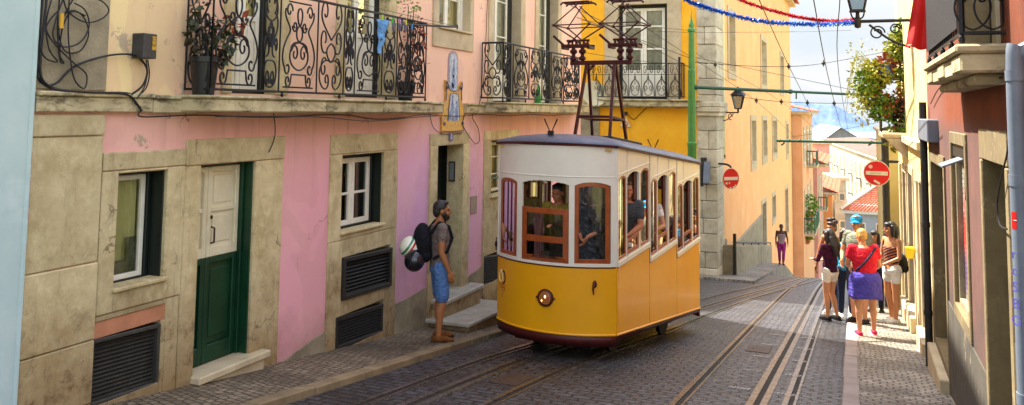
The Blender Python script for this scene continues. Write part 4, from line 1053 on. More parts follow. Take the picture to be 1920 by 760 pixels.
def block(name, label, a, b, zb, zt, depth, mat, rows, cols, win=(1.0, 1.7), roofmat=None, roofh=0, balc=False):
    # building whose front runs from a to b (xy), seen from the camera side
    a = V((a[0], a[1], 0)); b = V((b[0], b[1], 0)); u = (b-a).normalized(); n = V((u.y, -u.x, 0)); L = (b-a).length
    if n.dot(-(a+b)) < 0: n = -n
    F = Facade(a, u, n)
    h = thing(name, label, 'building', ((a.x+b.x)/2, (a.y+b.y)/2, zb))
    g = MB(); g.fbox(F, 0, L, zb, zt, -depth, 0); g.build('wall', mat, h)
    for r_ in range(rows):
        z = zt-1.6-r_*3.3
        for c in range(cols):
            x = L*(c+.5)/cols
            g = MB(); inner(g, F, x-win[0]/2-.18, x+win[0]/2+.18, z-win[1]-.1, z+.18, .18, .001, .06); w_ = g.build('window', m['stone_pale'], h)
            g = MB(); g.fbox(F, x-win[0]/2, x+win[0]/2, z-win[1], z, .001, .03); g.build('pane', m['win_far'], w_)
            if balc and c % 2 == 1:
                g = MB(); g.fbox(F, x-1.1, x+1.1, z-win[1]-.35, z-win[1]-.2, .001, .8); g.fbox(F, x-1.1, x+1.1, z-win[1]-.2, z-win[1]+.7, .72, .78); g.build('balcony', m['grey_metal'], h)
    g = MB(); g.fbox(F, -.3, L+.3, zt, zt+.35, -depth-.2, .35); g.build('cornice', m['stone_pale'], h)
    if roofh:
        tile_roof('roof', roofmat, h, F(-.3, zt+.4, .4), F(L+.3, zt+.4, .4), F(L-1, zt+.4+roofh, -depth*.5), F(1, zt+.4+roofh, -depth*.5), pitch=.9)
        g = MB(); g.add([F(-.3, zt+.38, .4), F(-.3, zt+.38, -depth), F(1, zt+.38+roofh, -depth*.5)], [(0, 1, 2)]); g.add([F(L+.3, zt+.38, .4), F(L+.3, zt+.38, -depth), F(L-1, zt+.38+roofh, -depth*.5)], [(0, 1, 2)]); g.build('gable', mat, h)
    return h
block('grey_block', 'plain grey rendered block below the left row of houses', (-2.75, 110), (-.8, 110.5), -22, -8.1, 8, m['grey2'], 2, 2, (.5, .8))
block('ivory_building', 'long ivory apartment building with rows of windows and small balconies below the gabled hall', (-6.2, 205), (3.9, 120), -30, -6.2, 16, m['ivory'], 5, 16, (1.3, 2.0), m['brown_roof'], .6, True)
# small blue-grey house with a bright clay roof
h = thing('red_roof_house', 'small blue-grey house with a bright clay tile roof behind the waiting people', 'house', (2, 92, -16))
g = MB(); g.box(-.8, 6, 90, 97, -18, -9.75); g.build('wall', m['blue_grey'], h)
g = MB(); g.box(-1.15, 6.3, 89.6, 97.4, -9.748, -9.45); g.build('eaves', MAT('white_eaves', '#d8dad8', '#c9cccb', 2, .6), h)
tile_roof('roof', m['tile_roof'], h, (-1.2, 89.5, -9.43), (6.3, 89.5, -9.43), (6.3, 93.5, -6.7), (2.9, 93.5, -6.7), pitch=.32)
g = MB(); g.poly((-1.2, 89.5, -9.42), (2.9, 93.5, -6.68), (-1.2, 97.5, -9.42)); g.build('hip', m['white_sign'], h)
g = MB(); g.tube([(-1.2, 89.5, -9.35), (2.9, 93.5, -6.62), (6.3, 93.5, -6.62)], .14, 6); g.build('ridge', m['white_sign'], h)
for x in (.6, 2.4, 4.2):
    g = MB(); g.box(x-.45, x+.45, 89.95, 89.99, -12.2, -10.6); w_ = g.build('window', m['white_paint'], h)
    g = MB(); g.box(x-.35, x+.35, 89.92, 89.945, -12.1, -10.7); g.build('pane', m['win_far'], w_)
# gabled hall near the river
h = thing('gabled_hall', 'large grey gabled hall with a white roof near the river', 'building', (-3.4, 310, -30))
A = V((-3.4, 300, -4.6)); Lf = V((-12.6, 300, -11.6)); Rt = V((6.9, 300, -10.9)); dy = V((-9, 70, 0))
g = MB(); g.poly(Lf-V((0, 0, 25)), Rt-V((0, 0, 25)), Rt, A, Lf); g.poly(Rt, Rt+dy, Rt+dy-V((0, 0, 25)), Rt-V((0, 0, 25))); g.poly(Lf, Lf+dy, Lf+dy-V((0, 0, 25)), Lf-V((0, 0, 25)))
g.build('wall', MAT('slate_grey_cladding', '#6f7179', '#62656e', .3, .8), h)
g = MB(); e = V((0, -.8, .12)); k = V((0, 0, .3))
for q in (Lf+V((-1.2, 0, -.8)), Rt+V((1.0, 0, -.6))): g.poly(A+e, q+e, q+dy+k, A+dy+k)
g.build('roof', MAT('white_sheet_roof', '#c3c5c6', '#b5b8ba', .2, .5), h)
block('red_warehouse', 'low brown-roofed warehouse to the right of the gabled hall', (-1, 240), (16, 232), -30, -14.2, 18, m['ivory'], 2, 8, (1.4, 2), m['brown_roof'], 2.4)
block('brick_stack_house', 'narrow rose house with a flat top beyond the tiled left row', (-5.8, 135), (-3.2, 136), -24, -4.6, 10, m['pink2'], 3, 2)
# river, far shore
m['river'] = MAT('pale_blue_river', '#6fa6d0', '#7fb2d8', .01, .25, .1, .2, .2)
g = MB(); g.poly((-4000, 700, -60), (4000, 700, -60), (4000, 3120, -60), (-4000, 3120, -60)); tag(g.build('river', m['river']), kind='structure')
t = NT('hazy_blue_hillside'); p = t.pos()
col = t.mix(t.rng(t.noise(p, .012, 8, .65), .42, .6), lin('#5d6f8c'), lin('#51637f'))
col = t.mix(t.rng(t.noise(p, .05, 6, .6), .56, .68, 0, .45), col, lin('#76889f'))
m['hill'] = t.fin(col, .95, None, 0, .05)  # distance haze is mixed into the hill's blue base colours
g = MB()
def hill(x, t):
    base = 54 if x < -150 else 0
    prof = [(-3000, 40), (-700, 62), (-320, 55), (-200, 46), (-150, 36), (-64, 31), (-30, 16), (5, -2), (45, -26), (85, -46), (160, -50), (600, -30), (3000, 30)]
    for i in range(len(prof)-1):
        if prof[i][0] <= x <= prof[i+1][0]:
            q = (x-prof[i][0])/(prof[i+1][0]-prof[i][0]); hgt = prof[i][1]*(1-q)+prof[i+1][1]*q; break
    s = min(1, t*1.25); s = s*s*(3-2*s)
    return -60.5+(hgt+60.5)*s+(mnoise.fractal(V((x*.03, t*6, 0)), 1, 2, 4)*7+mnoise.noise(V((x*.3, t*3, 2)))*2.2)*s
xs_ = [-3000, -2000, -1200, -700]+[-500+i*4 for i in range(200)]+[320, 600, 1200, 3000]
ts = frange(0, 1, 14)
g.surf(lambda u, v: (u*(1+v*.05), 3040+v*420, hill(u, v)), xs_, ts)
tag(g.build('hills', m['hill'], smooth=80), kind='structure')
# ================================================================== the tram
TA = R(6.5)
TC = V((-2.653, 9.95, 0)); TUX = V((math.cos(TA), -math.sin(TA), 0)); TUY = V((math.sin(TA), math.cos(TA), 0))
TW, TL, BOW = 1.61, 3.5, .30
def T(x, y, z): return TC+TUX*x+TUY*y+V((0, 0, z))       # x in [-TW,0], y along the tram, z absolute at the front
tram = thing('tram', 'yellow and white funicular tram with stepped wooden windows climbing the street', 'tram', T(-TW/2, TL/2, zroad(11.7)), -TA)
m['t_yellow'] = MAT('tram_yellow_paint', '#f0ac08', '#e8a006', 1.2, .38, .03, 6, .004, spec=.4, coat=.22, stains=[('#b8740c', (3, 3, .8), .64, .9, .2)])
m['t_white'] = MAT('tram_white_paint', '#e8e3d6', '#dcd6c6', 1.5, .4, .02, 6, .003, coat=.2, stains=[('#b5ab93', (4, 4, .8), .64, .9, .2)])
m['t_wood'] = MAT('varnished_tram_wood', '#a4501d', '#8c3f14', 8, .35, .05, 40, .002, coat=.3, stains=[('#5f2a0f', (30, 30, 3), .5, .75, .5)])
m['t_trim'] = MAT('dark_red_trim', '#571a17', '#451412', 8, .45)
m['t_roof'] = MAT('grey_violet_roof_paint', '#5a5d70', '#4d5062', 2.2, .5, .1, 12, .006, stains=[('#8d8b96', 3, .56, .75, .5)])
m['t_dark'] = MAT('oily_black_chassis', '#141110', '#1e1916', 8, .7)
m['t_panto'] = MAT('oxide_red_ironwork', '#4a1518', '#3a1012', 9, .5, .15, 50, .004, metal=.2, stains=[('#6e3a30', 10, .6, .75, .5)])
m['t_inside'] = MAT('pale_wood_panelling', '#cfae63', '#c09d50', 3, .6)
ROOF = lambda y: -.43-.105*y
BOT = lambda y: -2.665-.107*y
def bow(u): return -BOW*(1-abs(2*u-1)**2.2)              # u 0..1 across the front
def tfront(u, z, off=0): return T(-TW+u*TW, bow(u)-off, z)
def trear(u, z, off=0): return T(-TW+u*TW, TL-bow(u)+off, z)
def tright(y, z, off=0): return T(off, y, z)
def tleft(y, z, off=0): return T(-TW-off, y, z)
SEC = [(0, 1.165, -1.865, -.775), (1.165, 2.335, -1.98, -.893), (2.335, 3.5, -2.09, -1.045)]     # y0,y1, sill z, hood z at y0
TILT = .092/1.165
def sec_of(y): return SEC[0] if y < SEC[0][1] else SEC[1] if y < SEC[1][1] else SEC[2]
def sill(y): s = sec_of(y); return s[2]+TILT*(y-s[0])
# windows on the sides: (y0,y1,zb,zt, kind)
SW = []
for s in SEC:
    o = s[0]
    for a, b, kind in ((.022, .303, 'narrow'), (.335, .762, 'open'), (.815, 1.135, 'narrow')):
        SW.append((o+a, o+b, s[2]+.065+TILT*(a+b)/2, s[3]-.035+.06*(b), kind))
FWN = [(.028, .243, -1.825, -.862, 'narrow'), (.293, .689, -1.835, -.858, 'mid'), (.729, .966, -1.825, -.862, 'wide')]
def arch(y, y0, y1, zt, rise): q = abs(2*(y-y0)/(y1-y0)-1); return zt-rise*q**2.4
def body_panels(S, us, zb, zsill, ztop, wins, rise):
    g = MB(); 
    for i in range(len(us)-1):
        a, b = us[i], us[i+1]; mid = (a+b)/2; w = None
        for k in wins:
            if k[0]-1e-6 < mid < k[1]+1e-6: w = k
        if w is None: g.poly(S(a, zsill(mid)+TILT*0), S(b, zsill(mid)), S(b, ztop(b)), S(a, ztop(a))) if False else g.poly(S(a, zsill(a+1e-7)), S(b, zsill(b-1e-7)), S(b, ztop(b)), S(a, ztop(a)))
        else:
            tl = w[5] if len(w) > 5 else 0
            g.poly(S(a, zsill(a+1e-7)), S(b, zsill(b-1e-7)), S(b, w[2]+tl*(b-(w[0]+w[1])/2)), S(a, w[2]+tl*(a-(w[0]+w[1])/2)))
            g.poly(S(a, arch(a, w[0], w[1], w[3], rise)+tl*(a-(w[0]+w[1])/2)), S(b, arch(b, w[0], w[1], w[3], rise)+tl*(b-(w[0]+w[1])/2)), S(b, ztop(b)), S(a, ztop(a)))
    return g
def usplit(u0, u1, wins, n, extra=()):
    s = {u0, u1} | set(extra)
    for w in wins: s |= {w[0], w[1]}; s |= {w[0]+(w[1]-w[0])*i/8 for i in range(9)}
    s |= {u0+(u1-u0)*i/n for i in range(n+1)}
    out = []
    for v in sorted(s):
        if not out or v-out[-1] > 1e-4: out.append(v)
    return out
SW = [w+(TILT,) for w in SW]
FWN = [w+(0,) for w in FWN]
bw_ = MB()
fu = usplit(0, 1, FWN, 32)
su = usplit(0, TL, SW, 12, [SEC[1][0], SEC[2][0]])
white = MB()
for S in (tfront, trear):
    q = body_panels(S, fu, None, lambda u: -1.865 if S is tfront else -1.865-.107*TL+.02, lambda u: ROOF(0) if S is tfront else ROOF(TL), FWN if S is tfront else [(w[0], w[1], w[2]-.36, w[3]-.36, w[4], 0) for w in FWN], .042)
    white.add(q.v, q.f)
for S in (tright, tleft):
    q = body_panels(S, su, None, sill, ROOF, SW, .05); white.add(q.v, q.f)
upper = white.build('upper_body', m['t_white'], tram, merge=True)
sm = upper.modifiers.new('thickness', 'SOLIDIFY'); sm.thickness = .03; sm.offset = 0
# hood and sill beads
g = MB()
g.tube([tfront(u, -.80-.0*u, .012) for u in frange(0, 1, 28)], .011, 6); g.tube([trear(u, -1.16, .012) for u in frange(0, 1, 20)], .011, 6)
g.build('bead', m['t_white'], upper, smooth=60)
for S, sg in ((tright, 1), (tleft, 1)):
    g = MB()
    for s in SEC:
        g.tube([S(s[0]+.012, s[3]-.10, .008), S(s[0]+.018, s[3]-.01, .014), S(s[0]+.05, s[3]+.005, .014), S(s[1]-.02, s[3]+.092, .014)], .012, 6)
        h = [S(y, z, o) for y in (s[0]+.004, s[1]-.004) for z in (s[2]+TILT*(y-s[0])-.005, s[2]+TILT*(y-s[0])+.052) for o in (.016, .034)]
        g.hexa(h)
        g.hexa([S(y, z, o) for y in (s[0]+.001, s[0]+.024) for z in (s[2]-.004, ROOF(y)-.02) for o in (.0155, .024)])
    g.build('bead', m['t_white'], upper, bevel=.003)
# corner posts
for x in (-TW, 0):
    for y in (0, TL): g = MB(); g.tube([T(x, y, -1.86 if y == 0 else -2.2), T(x, y, ROOF(y)-.005)], .022, 8); g.build('corner_post', m['t_white'], upper, smooth=60)
# yellow lower body
yb = MB()
yb.surf(lambda u, v: tfront(u, -1.868+(BOT(0)+1.868)*v), frange(0, 1, 32), [0, .25, .5, .75, 1])
yb.surf(lambda u, v: trear(u, -2.22+(BOT(TL)+2.22)*v), frange(0, 1, 20), [0, 1])
for S in (tright, tleft):
    for s in SEC:
        yb.surf(lambda u, v: S(u, (s[2]+TILT*(u-s[0]))*(1-v)+BOT(u)*v), frange(s[0]+.0005, s[1]-.0005, 3), [0, .5, 1])
lower = yb.build('lower_body', m['t_yellow'], tram, merge=True)
sm = lower.modifiers.new('thickness', 'SOLIDIFY'); sm.thickness = .03; sm.offset = 0
g = MB()
g.tube([tfront(u, BOT(0)+.008, .02) for u in frange(0, 1, 28)], .014, 6)
for S in (tright, tleft): g.tube([S(y, BOT(y)+.008, .018) for y in (0, TL)], .013, 6)
g.build('bottom_bead', m['t_yellow'], lower, smooth=60)
g = MB()
for S in (tright, tleft):
    for s in SEC[1:]: g.hexa([S(y, z, o) for y in (s[0]-.003, s[0]+.003) for z in (BOT(s[0])+.02, s[2]-.01) for o in (.013, .0165)])
for S in (tright,):
    g.hexa([S(y, z, o) for y in (.022, .027) for z in (BOT(0)+.02, SEC[0][2]-.01) for o in (.013, .0162)])
g.build('panel_seam', MAT('dark_yellow_seam', '#9a6208'), lower)
# belt line in dark red under the white
g = MB(); g.tube([tfront(u, -1.872, .018) for u in frange(0, 1, 28)], .009, 5)
for S in (tright, tleft):
    for s in SEC: g.tube([S(s[0]+.01, s[2]-.012, .017), S(s[1]-.01, s[2]+.08, .017)], .006, 5); g.tube([S(s[0], s[2]-.01, .017), S(s[0], s[2]+.09+.1*(s is not SEC[0]), .017)], .005, 5)
g.build('belt_line', m['t_trim'], lower)
# skirt
g = MB(); g.surf(lambda u, v: tfront(u, BOT(0)-.002-.125*v, .005-.03*v), frange(0, 1, 28), [0, 1]); g.surf(lambda u, v: trear(u, BOT(TL)-.002-.12*v, .005), frange(0, 1, 20), [0, 1])
for S in (tright, tleft): g.surf(lambda u, v: S(u, BOT(u)-.002-.05*v, -.01), frange(0, TL, 3), [0, 1])
sk = g.build('skirt', m['t_trim'], tram, smooth=40, merge=True)
sm = sk.modifiers.new('thickness', 'SOLIDIFY'); sm.thickness = .03; sm.offset = 0
g = MB(); g.hexa([T(x, y, z) for x in (-TW+.03, -.03) for y in (.03, TL-.03) for z in (BOT(y)+.06, BOT(y)+.09)]); g.hexa([T(x, y, BOT(y)+z) for x in (-TW+.22, -.34) for y in (.05, TL-.3) for z in (-.22, .059)])
g.build('chassis', m['t_dark'], tram)
for x in (-TW+.22, -.36):
    for y in (.75, 2.75):
        mt = Matrix.Rotation(math.pi/2, 4, 'Y').to_3x3()
        mt = Matrix.Rotation(-TA, 3, 'Z') @ mt
        g = MB(); rz = zroad(T(x, y, 0).y)+.21
        g.lathe([(.0, -.03), (.2, -.03), (.2, .02), (.225, .02), (.225, .04), (.0, .04)], T(x, y, rz), 20, mt); g.build('wheel', m['t_dark'], tram, smooth=40)
# roof
g = MB(); outl = []
for u in frange(0, 1, 24): outl.append((-TW+u*TW, bow(u)))
for y in frange(0, TL, 8)[1:-1]: outl.append((0, y))
for u in frange(1, 0, 24): outl.append((-TW+u*TW, TL-bow(u)))
for y in frange(TL, 0, 8)[1:-1]: outl.append((-TW, y))
def roof_ring(s, dz, grow=0):
    o = []
    for x, y in outl:
        dx = x+TW/2; q = y-TL/2
        sx = s; ly = (TL/2+BOW); iy = ly-(1-s)*1.0
        xx = dx*(sx+grow/ (TW/2)); yy_ = q*(iy+grow)/ly
        o.append(T(-TW/2+xx, TL/2+yy_, ROOF(TL/2+yy_)+dz))
    return o
rings = [roof_ring(1, -.002, .0), roof_ring(1, -.002, .038), roof_ring(1, .006, .042), roof_ring(.985, .03, .04), roof_ring(.9, .075), roof_ring(.78, .11), roof_ring(.6, .14), roof_ring(.38, .158), roof_ring(.12, .165)]
n = len(outl); vs = [p for r_ in rings for p in r_]; fs = []
for j in range(len(rings)-1):
    for k in range(n): fs.append((j*n+k, j*n+(k+1) % n, (j+1)*n+(k+1) % n, (j+1)*n+k))
fs.append(tuple((len(rings)-1)*n+k for k in range(n)))
g.add(vs, fs); rf = g.build('roof', m['t_roof'], tram, smooth=50)
g = MB(); e0 = roof_ring(1, -.025, .026); e1 = roof_ring(1, -.002, .026); e2 = roof_ring(1, -.002, .048); e3 = roof_ring(1, -.025, .042)
vs = e0+e1+e2+e3; g.add(vs, [(a*n+k, a*n+(k+1) % n, ((a+1) % 4)*n+(k+1) % n, ((a+1) % 4)*n+k) for a in range(4) for k in range(n)])
g.build('gutter', m['t_trim'], rf)
# roof fittings: ventilator boards, V horns
g = MB()
for x0, x1, y0, y1, h in ((-.55, -.05, .75, 2.6, .14), (-TW+.05, -TW+.55, .75, 2.6, .14)):
    pass
g.hexa([T(x, y, ROOF(y)+z) for x in (-1.15, -.42) for y in (.9, 2.1) for z in (.13, .19)])
g.build('roof_board', m['t_dark'], rf, bevel=.01)
g = MB(); g.hexa([T(x, y, ROOF(y)+z) for x in (-.16, -.13) for y in (.15, TL-.1) for z in (.045, .085)]); g.build('roof_rail', m['t_roof'], rf)
for (cx_, cy_) in ((-TW/2-.02, -.12), (-.55, 2.95)):
    g = MB(); b = T(cx_, cy_, ROOF(cy_)+.135); g.box(b.x-.035, b.x+.035, b.y-.02, b.y+.02, b.z-.03, b.z+.025)
    for sg in (-1, 1): g.tube([b+V((sg*.015, 0, .02)), b+V((sg*.085, .0, .17))], [.006, .010], 6)
    g.build('whistle', m['t_dark'], rf)
# window frames and panes
def frame_loop(S, w, rise, inset, o0, o1, nb=8, zb=None, zt=None, arched=True):
    # closed loop of outline points and the same inset
    y0, y1 = w[0], w[1]; z0 = w[2] if zb is None else zb; z1 = w[3] if zt is None else zt; tl = w[5]; c = (y0+y1)/2
    def outline(i, sc):
        iy = i*sc; pts = [(y0+iy, z0+i+tl*(y0+iy-c)), (y1-iy, z0+i+tl*(y1-iy-c))]
        for k in range(nb+1):
            y = y1-iy-(y1-y0-2*iy)*k/nb; top = (arch(y, y0, y1, z1, rise) if arched else z1)-i+tl*(y-c); pts.append((y, top))
        return pts
    sc = 1 if S in (tright, tleft) else 1/TW
    a = outline(.001, sc); b = outline(inset, sc); n = len(a); g = MB(); vs = []
    for pts, o in ((a, o0), (a, o1), (b, o1), (b, o0)): vs += [S(p, z, o) for p, z in pts]
    g.add(vs, [(q*n+k, q*n+(k+1) % n, ((q+1) % 4)*n+(k+1) % n, ((q+1) % 4)*n+k) for q in range(4) for k in range(n)])
    gp = MB()
    bb = outline(inset*.6, sc)
    # pane as a fan of quads, column by column
    m_ = nb
    for k in range(m_):
        yA, zA = bb[2+k]; yB, zB = bb[3+k]
        zb_ = z0+inset*.6
        gp.poly(S(yB, zb_+tl*(yB-c), (o0+o1)/2), S(yA, zb_+tl*(yA-c), (o0+o1)/2), S(yA, zA, (o0+o1)/2), S(yB, zB, (o0+o1)/2))
    return g, gp
def add_window(S, w, rise, inset, label=None):
    g, gp = frame_loop(S, w, rise, inset, -.018, .012)
    f = g.build('window', m['t_wood'], tram, bevel=.003); gp.build('pane', m['pane_dark' if S is tleft else 'tram_glass'], f)
    if label: f['label'] = label
    return f
for i, w in enumerate(FWN):
    if w[4] == 'mid': continue
    f = add_window(tfront, w, .042, .05)
    if i == 0:
        # small paper notice and yellow ticket stuck inside the left pane
        g = MB(); g.surf(lambda u, v: tfront(.115+.065*u, -1.62+.10*v, -.012), [0, 1], [0, 1]); nt_ = g.build('notice', MAT('pale_blue_notice', '#c3cedd', rough=.6), f)
        g = MB(); g.surf(lambda u, v: tfront(.12+.055*u, -1.72+.075*v, -.012), [0, 1], [0, 1]); g.build('ticket', MAT('yellow_ticket', '#e0c22c', '#b89a1a', 60, .6), f)
w = FWN[1]
g, gp = frame_loop(tfront, w, 0, .07, -.02, .012, zt=-1.19, arched=False)
f = g.build('window', m['t_wood'], tram, bevel=.003); gp.build('pane', m['tram_glass'], f); f['label'] = 'lowered middle front window with a wooden rail'
g = MB(); g.surf(lambda u, v: tfront(w[0]+.03+(w[1]-w[0]-.06)*u, -1.60+.075*v, .010), frange(0, 1, 8), [0, 1]); r_ = g.build('rail', m['t_wood'], f)
sm = r_.modifiers.new('thickness', 'SOLIDIFY'); sm.thickness = .022
for S in (tright, tleft):
    for w in SW:
        if w[4] == 'narrow': add_window(S, w, .05, .032)
        else:
            g, gp = frame_loop(S, w, 0, .05, -.016, .01, zt=w[2]+.20, arched=False)
            f = g.build('window', m['t_wood'], tram, bevel=.003); gp.build('pane', m['pane_dark' if S is tleft else 'tram_glass'], f)
            g = MB(); g.hexa([S(y, z, o) for y in (w[1]-.085, w[1]-.005) for z in (w[2]+.2, w[3]-.02) for o in (-.05, -.018)]); g.build('post', m['t_trim'], f)
for w in FWN: add_window(trear, (w[0], w[1], w[2]-.36, w[3]-.36, w[4], 0), .055, .05)
# interior: floor, ceiling, benches, bulkheads
g = MB()
for s in SEC: g.hexa([T(x, y, z) for x in (-TW+.04, -.04) for y in (s[0]+.02, s[1]) for z in (s[2]-.66, s[2]-.62)])
g.build('floor', m['t_dark'], tram)
g = MB(); g.hexa([T(x, y, ROOF(y)+z) for x in (-TW+.04, -.04) for y in (-.1, TL) for z in (-.07, -.04)]); g.build('ceiling', m['t_inside'], tram)
for s in SEC[1:]:
    g = MB(); y = s[0]
    g.hexa([T(x, yy, z) for x in (-TW+.04, -TW+.55) for yy in (y-.02, y+.01) for z in (s[2]-.46, s[2]+.25)]); g.hexa([T(x, yy, z) for x in (-.55, -.04) for yy in (y-.02, y+.01) for z in (s[2]-.46, s[2]+.25)])
    for x in (-TW+.56, -.58): g.hexa([T(xx, yy, z) for xx in (x, x+.035) for yy in (y-.02, y+.015) for z in (s[2]-.46, ROOF(y)-.08)])
    g.build('bulkhead', m['t_wood'], tram)
    g = MB(); g.hexa([T(x, yy, z) for x in (-TW+.06, -TW+.5) for yy in (y+.05, s[1]-.1) for z in (s[2]-.12, s[2]-.07)]); g.hexa([T(x, yy, z) for x in (-.5, -.06) for yy in (y+.05, s[1]-.1) for z in (s[2]-.12, s[2]-.07)]); g.build('bench', m['t_wood'], tram)
# driver's console and handrail hoop
g = MB(); g.hexa([T(x, y, z) for x in (-1.45, -1.2) for y in (-.12, .12) for z in (-2.3, -1.62)]); g.build('console', m['t_dark'], tram, bevel=.02)
g = MB(); g.tube([T(-1.02+.13*math.cos(a), -.16, -1.78+.2*math.sin(a)) for a in frange(0, math.pi*.75, 12)], .012, 6); g.build('handrail', m['zinc'], tram)
# headlamp
hu = .515; hp = tfront(hu, -2.255, .0); hn = (-TUY)
hm = Matrix((TUX, V((0, 0, 1)), hn)).transposed()
g = MB(); g.lathe([(.0, .0), (.105, .0), (.105, .03), (.10, .045), (.082, .055), (.078, .03), (.0, .03)], hp, 28, hm)
for sg in (-1, 1): g.ell(hp+TUX*sg*.112+hn*.02, .02, .015, .013, 8, 6)
hl = g.build('headlamp', m['t_trim'], tram, smooth=40)
t = NT('lit_lamp_glass'); p = t.pos(); t.fin(lin('#3a1d10'), .1, None, 0, .6); t.b.inputs['Emission Color'].default_value = (1, .35, .08, 1); t.b.inputs['Emission Strength'].default_value = .25; m['lampglass'] = t.mat
g = MB(); g.lathe([(.079, .032), (.06, .045), (.03, .052), (.0, .054)], hp, 24, hm); g.build('lens', m['lampglass'], hl, smooth=60)
t = NT('lamp_filament'); t.fin(lin('#ffb060'), .4); t.b.inputs['Emission Color'].default_value = (1, .55, .2, 1); t.b.inputs['Emission Strength'].default_value = 6; m['fil'] = t.mat
g = MB(); g.ell(hp+TUX*.012+hn*.056+V((0, 0, .02)), .012, .012, .018, 8, 6); g.ell(hp-TUX*.035+hn*.054-V((0, 0, .03)), .008, .008, .014, 8, 6); g.build('bulb', m['fil'], hl, smooth=60)
g = MB()
for k in range(-3, 4):
    c = k*.022; L = math.sqrt(max(0, .078**2-c*c))
    g.tube([hp+TUX*c+V((0, 0, -L))+hn*.060, hp+TUX*c+V((0, 0, L))+hn*.060], .0022, 4); g.tube([hp+TUX*(-L)+V((0, 0, c))+hn*.063, hp+TUX*L+V((0, 0, c))+hn*.063], .0022, 4)
g.build('grille', m['t_trim'], hl)
# whistle hook on the front, right of the lamp
p0 = tfront(.872, -2.06, .02); g = MB(); g.ell(p0, .028, .022, .045, 10, 7); g.tube([p0+hn*.02, p0+hn*.05-V((0, 0, .05)), p0+hn*.03-V((0, 0, .12))], [.016, .012, .006], 6); g.build('coupling_hook', MAT('red_brown_hook', '#5c130f', '#3b0f0d', 12, .5), tram, smooth=60)
# emblem: two linked rings and small red lettering
g = MB(); E0 = lambda a, b: tfront(.068+a/TW, b, .017)
g.tube([E0(-.03+.036*math.cos(a), -2.11+.07*math.sin(a)) for a in frange(0, 2*math.pi, 24)[:-1]], .010, 5, closed=True); em = g.build('emblem', MAT('cream_emblem', '#e8d79a'), tram)
g = MB(); g.tube([E0(.03+.038*math.cos(a), -2.115+.075*math.sin(a)) for a in frange(-.6*math.pi, .6*math.pi, 16)], .012, 5); g.tube([E0(-.005, -2.11+z) for z in (-.05, -.0, .05)], .010, 5); g.build('emblem_ring', m['t_trim'], em)
sb = V((TUX.x*1+(-TUY.x)*0.55, TUX.y*1+(-TUY.y)*.55, 0)).normalized()
m['t_red'] = MAT('faded_red_lettering', '#a5301a', '#8d2815', 30, .5)
g = MB()
for cx_, cz, rr_ in ((-.03, -2.235, .024), (.03, -2.225, .024), (.03, -2.265, .026), (-.012, -2.262, .02)):
    g.tube([E0(cx_+rr_*math.cos(a), cz+rr_*math.sin(a)) for a in frange(0, 2*math.pi*(.8 if cx_ < 0 else 1), 14)], .004, 4)
g.tube([E0(.008, -2.31), E0(.008, -2.37)], .005, 4); g.build('lettering', m['t_red'], tram)
# mirror bracket on the left front corner
g = MB(); g.tube([T(-TW-.01, .05, -1.66), T(-TW-.06, .03, -1.66), T(-TW-.06, .03, -1.82)], .008, 6); g.ell(T(-TW-.06, .03, -1.74), .02, .015, .045, 8, 6); g.build('mirror', m['t_dark'], tram, smooth=60)
# ---- pantograph tower on the roof
PX, PYY = -TW/2, 1.46
def Q(x, y, z): return T(PX+x, PYY+y, z)
pg = MB(); zt = .655; zb0 = ROOF(PYY)+.17
legs = []
for x in (-.21, .21):
    for sy in (-1, 1):
        top = Q(x*1.0, sy*.03, zt); bot = Q(x*1.25, sy*.33, zb0-.02-.105*sy*.33)
        pg.bar(top, bot, .04, .04); legs.append((top, bot))
        midp = top.lerp(bot, .72)
for (a, b) in ((0, 1), (2, 3), (0, 2), (1, 3)):
    p0 = legs[a][0].lerp(legs[a][1], .70); p1 = legs[b][0].lerp(legs[b][1], .70); pg.bar(p0, p1, .035, .035)
for a in range(4):   # gussets
    p0 = legs[a][0].lerp(legs[a][1], .08); pg.bar(p0, legs[a][0]+TUX*(.1 if a > 1 else -.1)*-1-V((0, 0, .01)), .02, .02)
pg.bar(Q(-.47, 0, zt+.025), Q(.47, 0, zt+.025), .07, .06)
pt = pg.build('pantograph_tower', m['t_panto'], tram, bevel=.004)
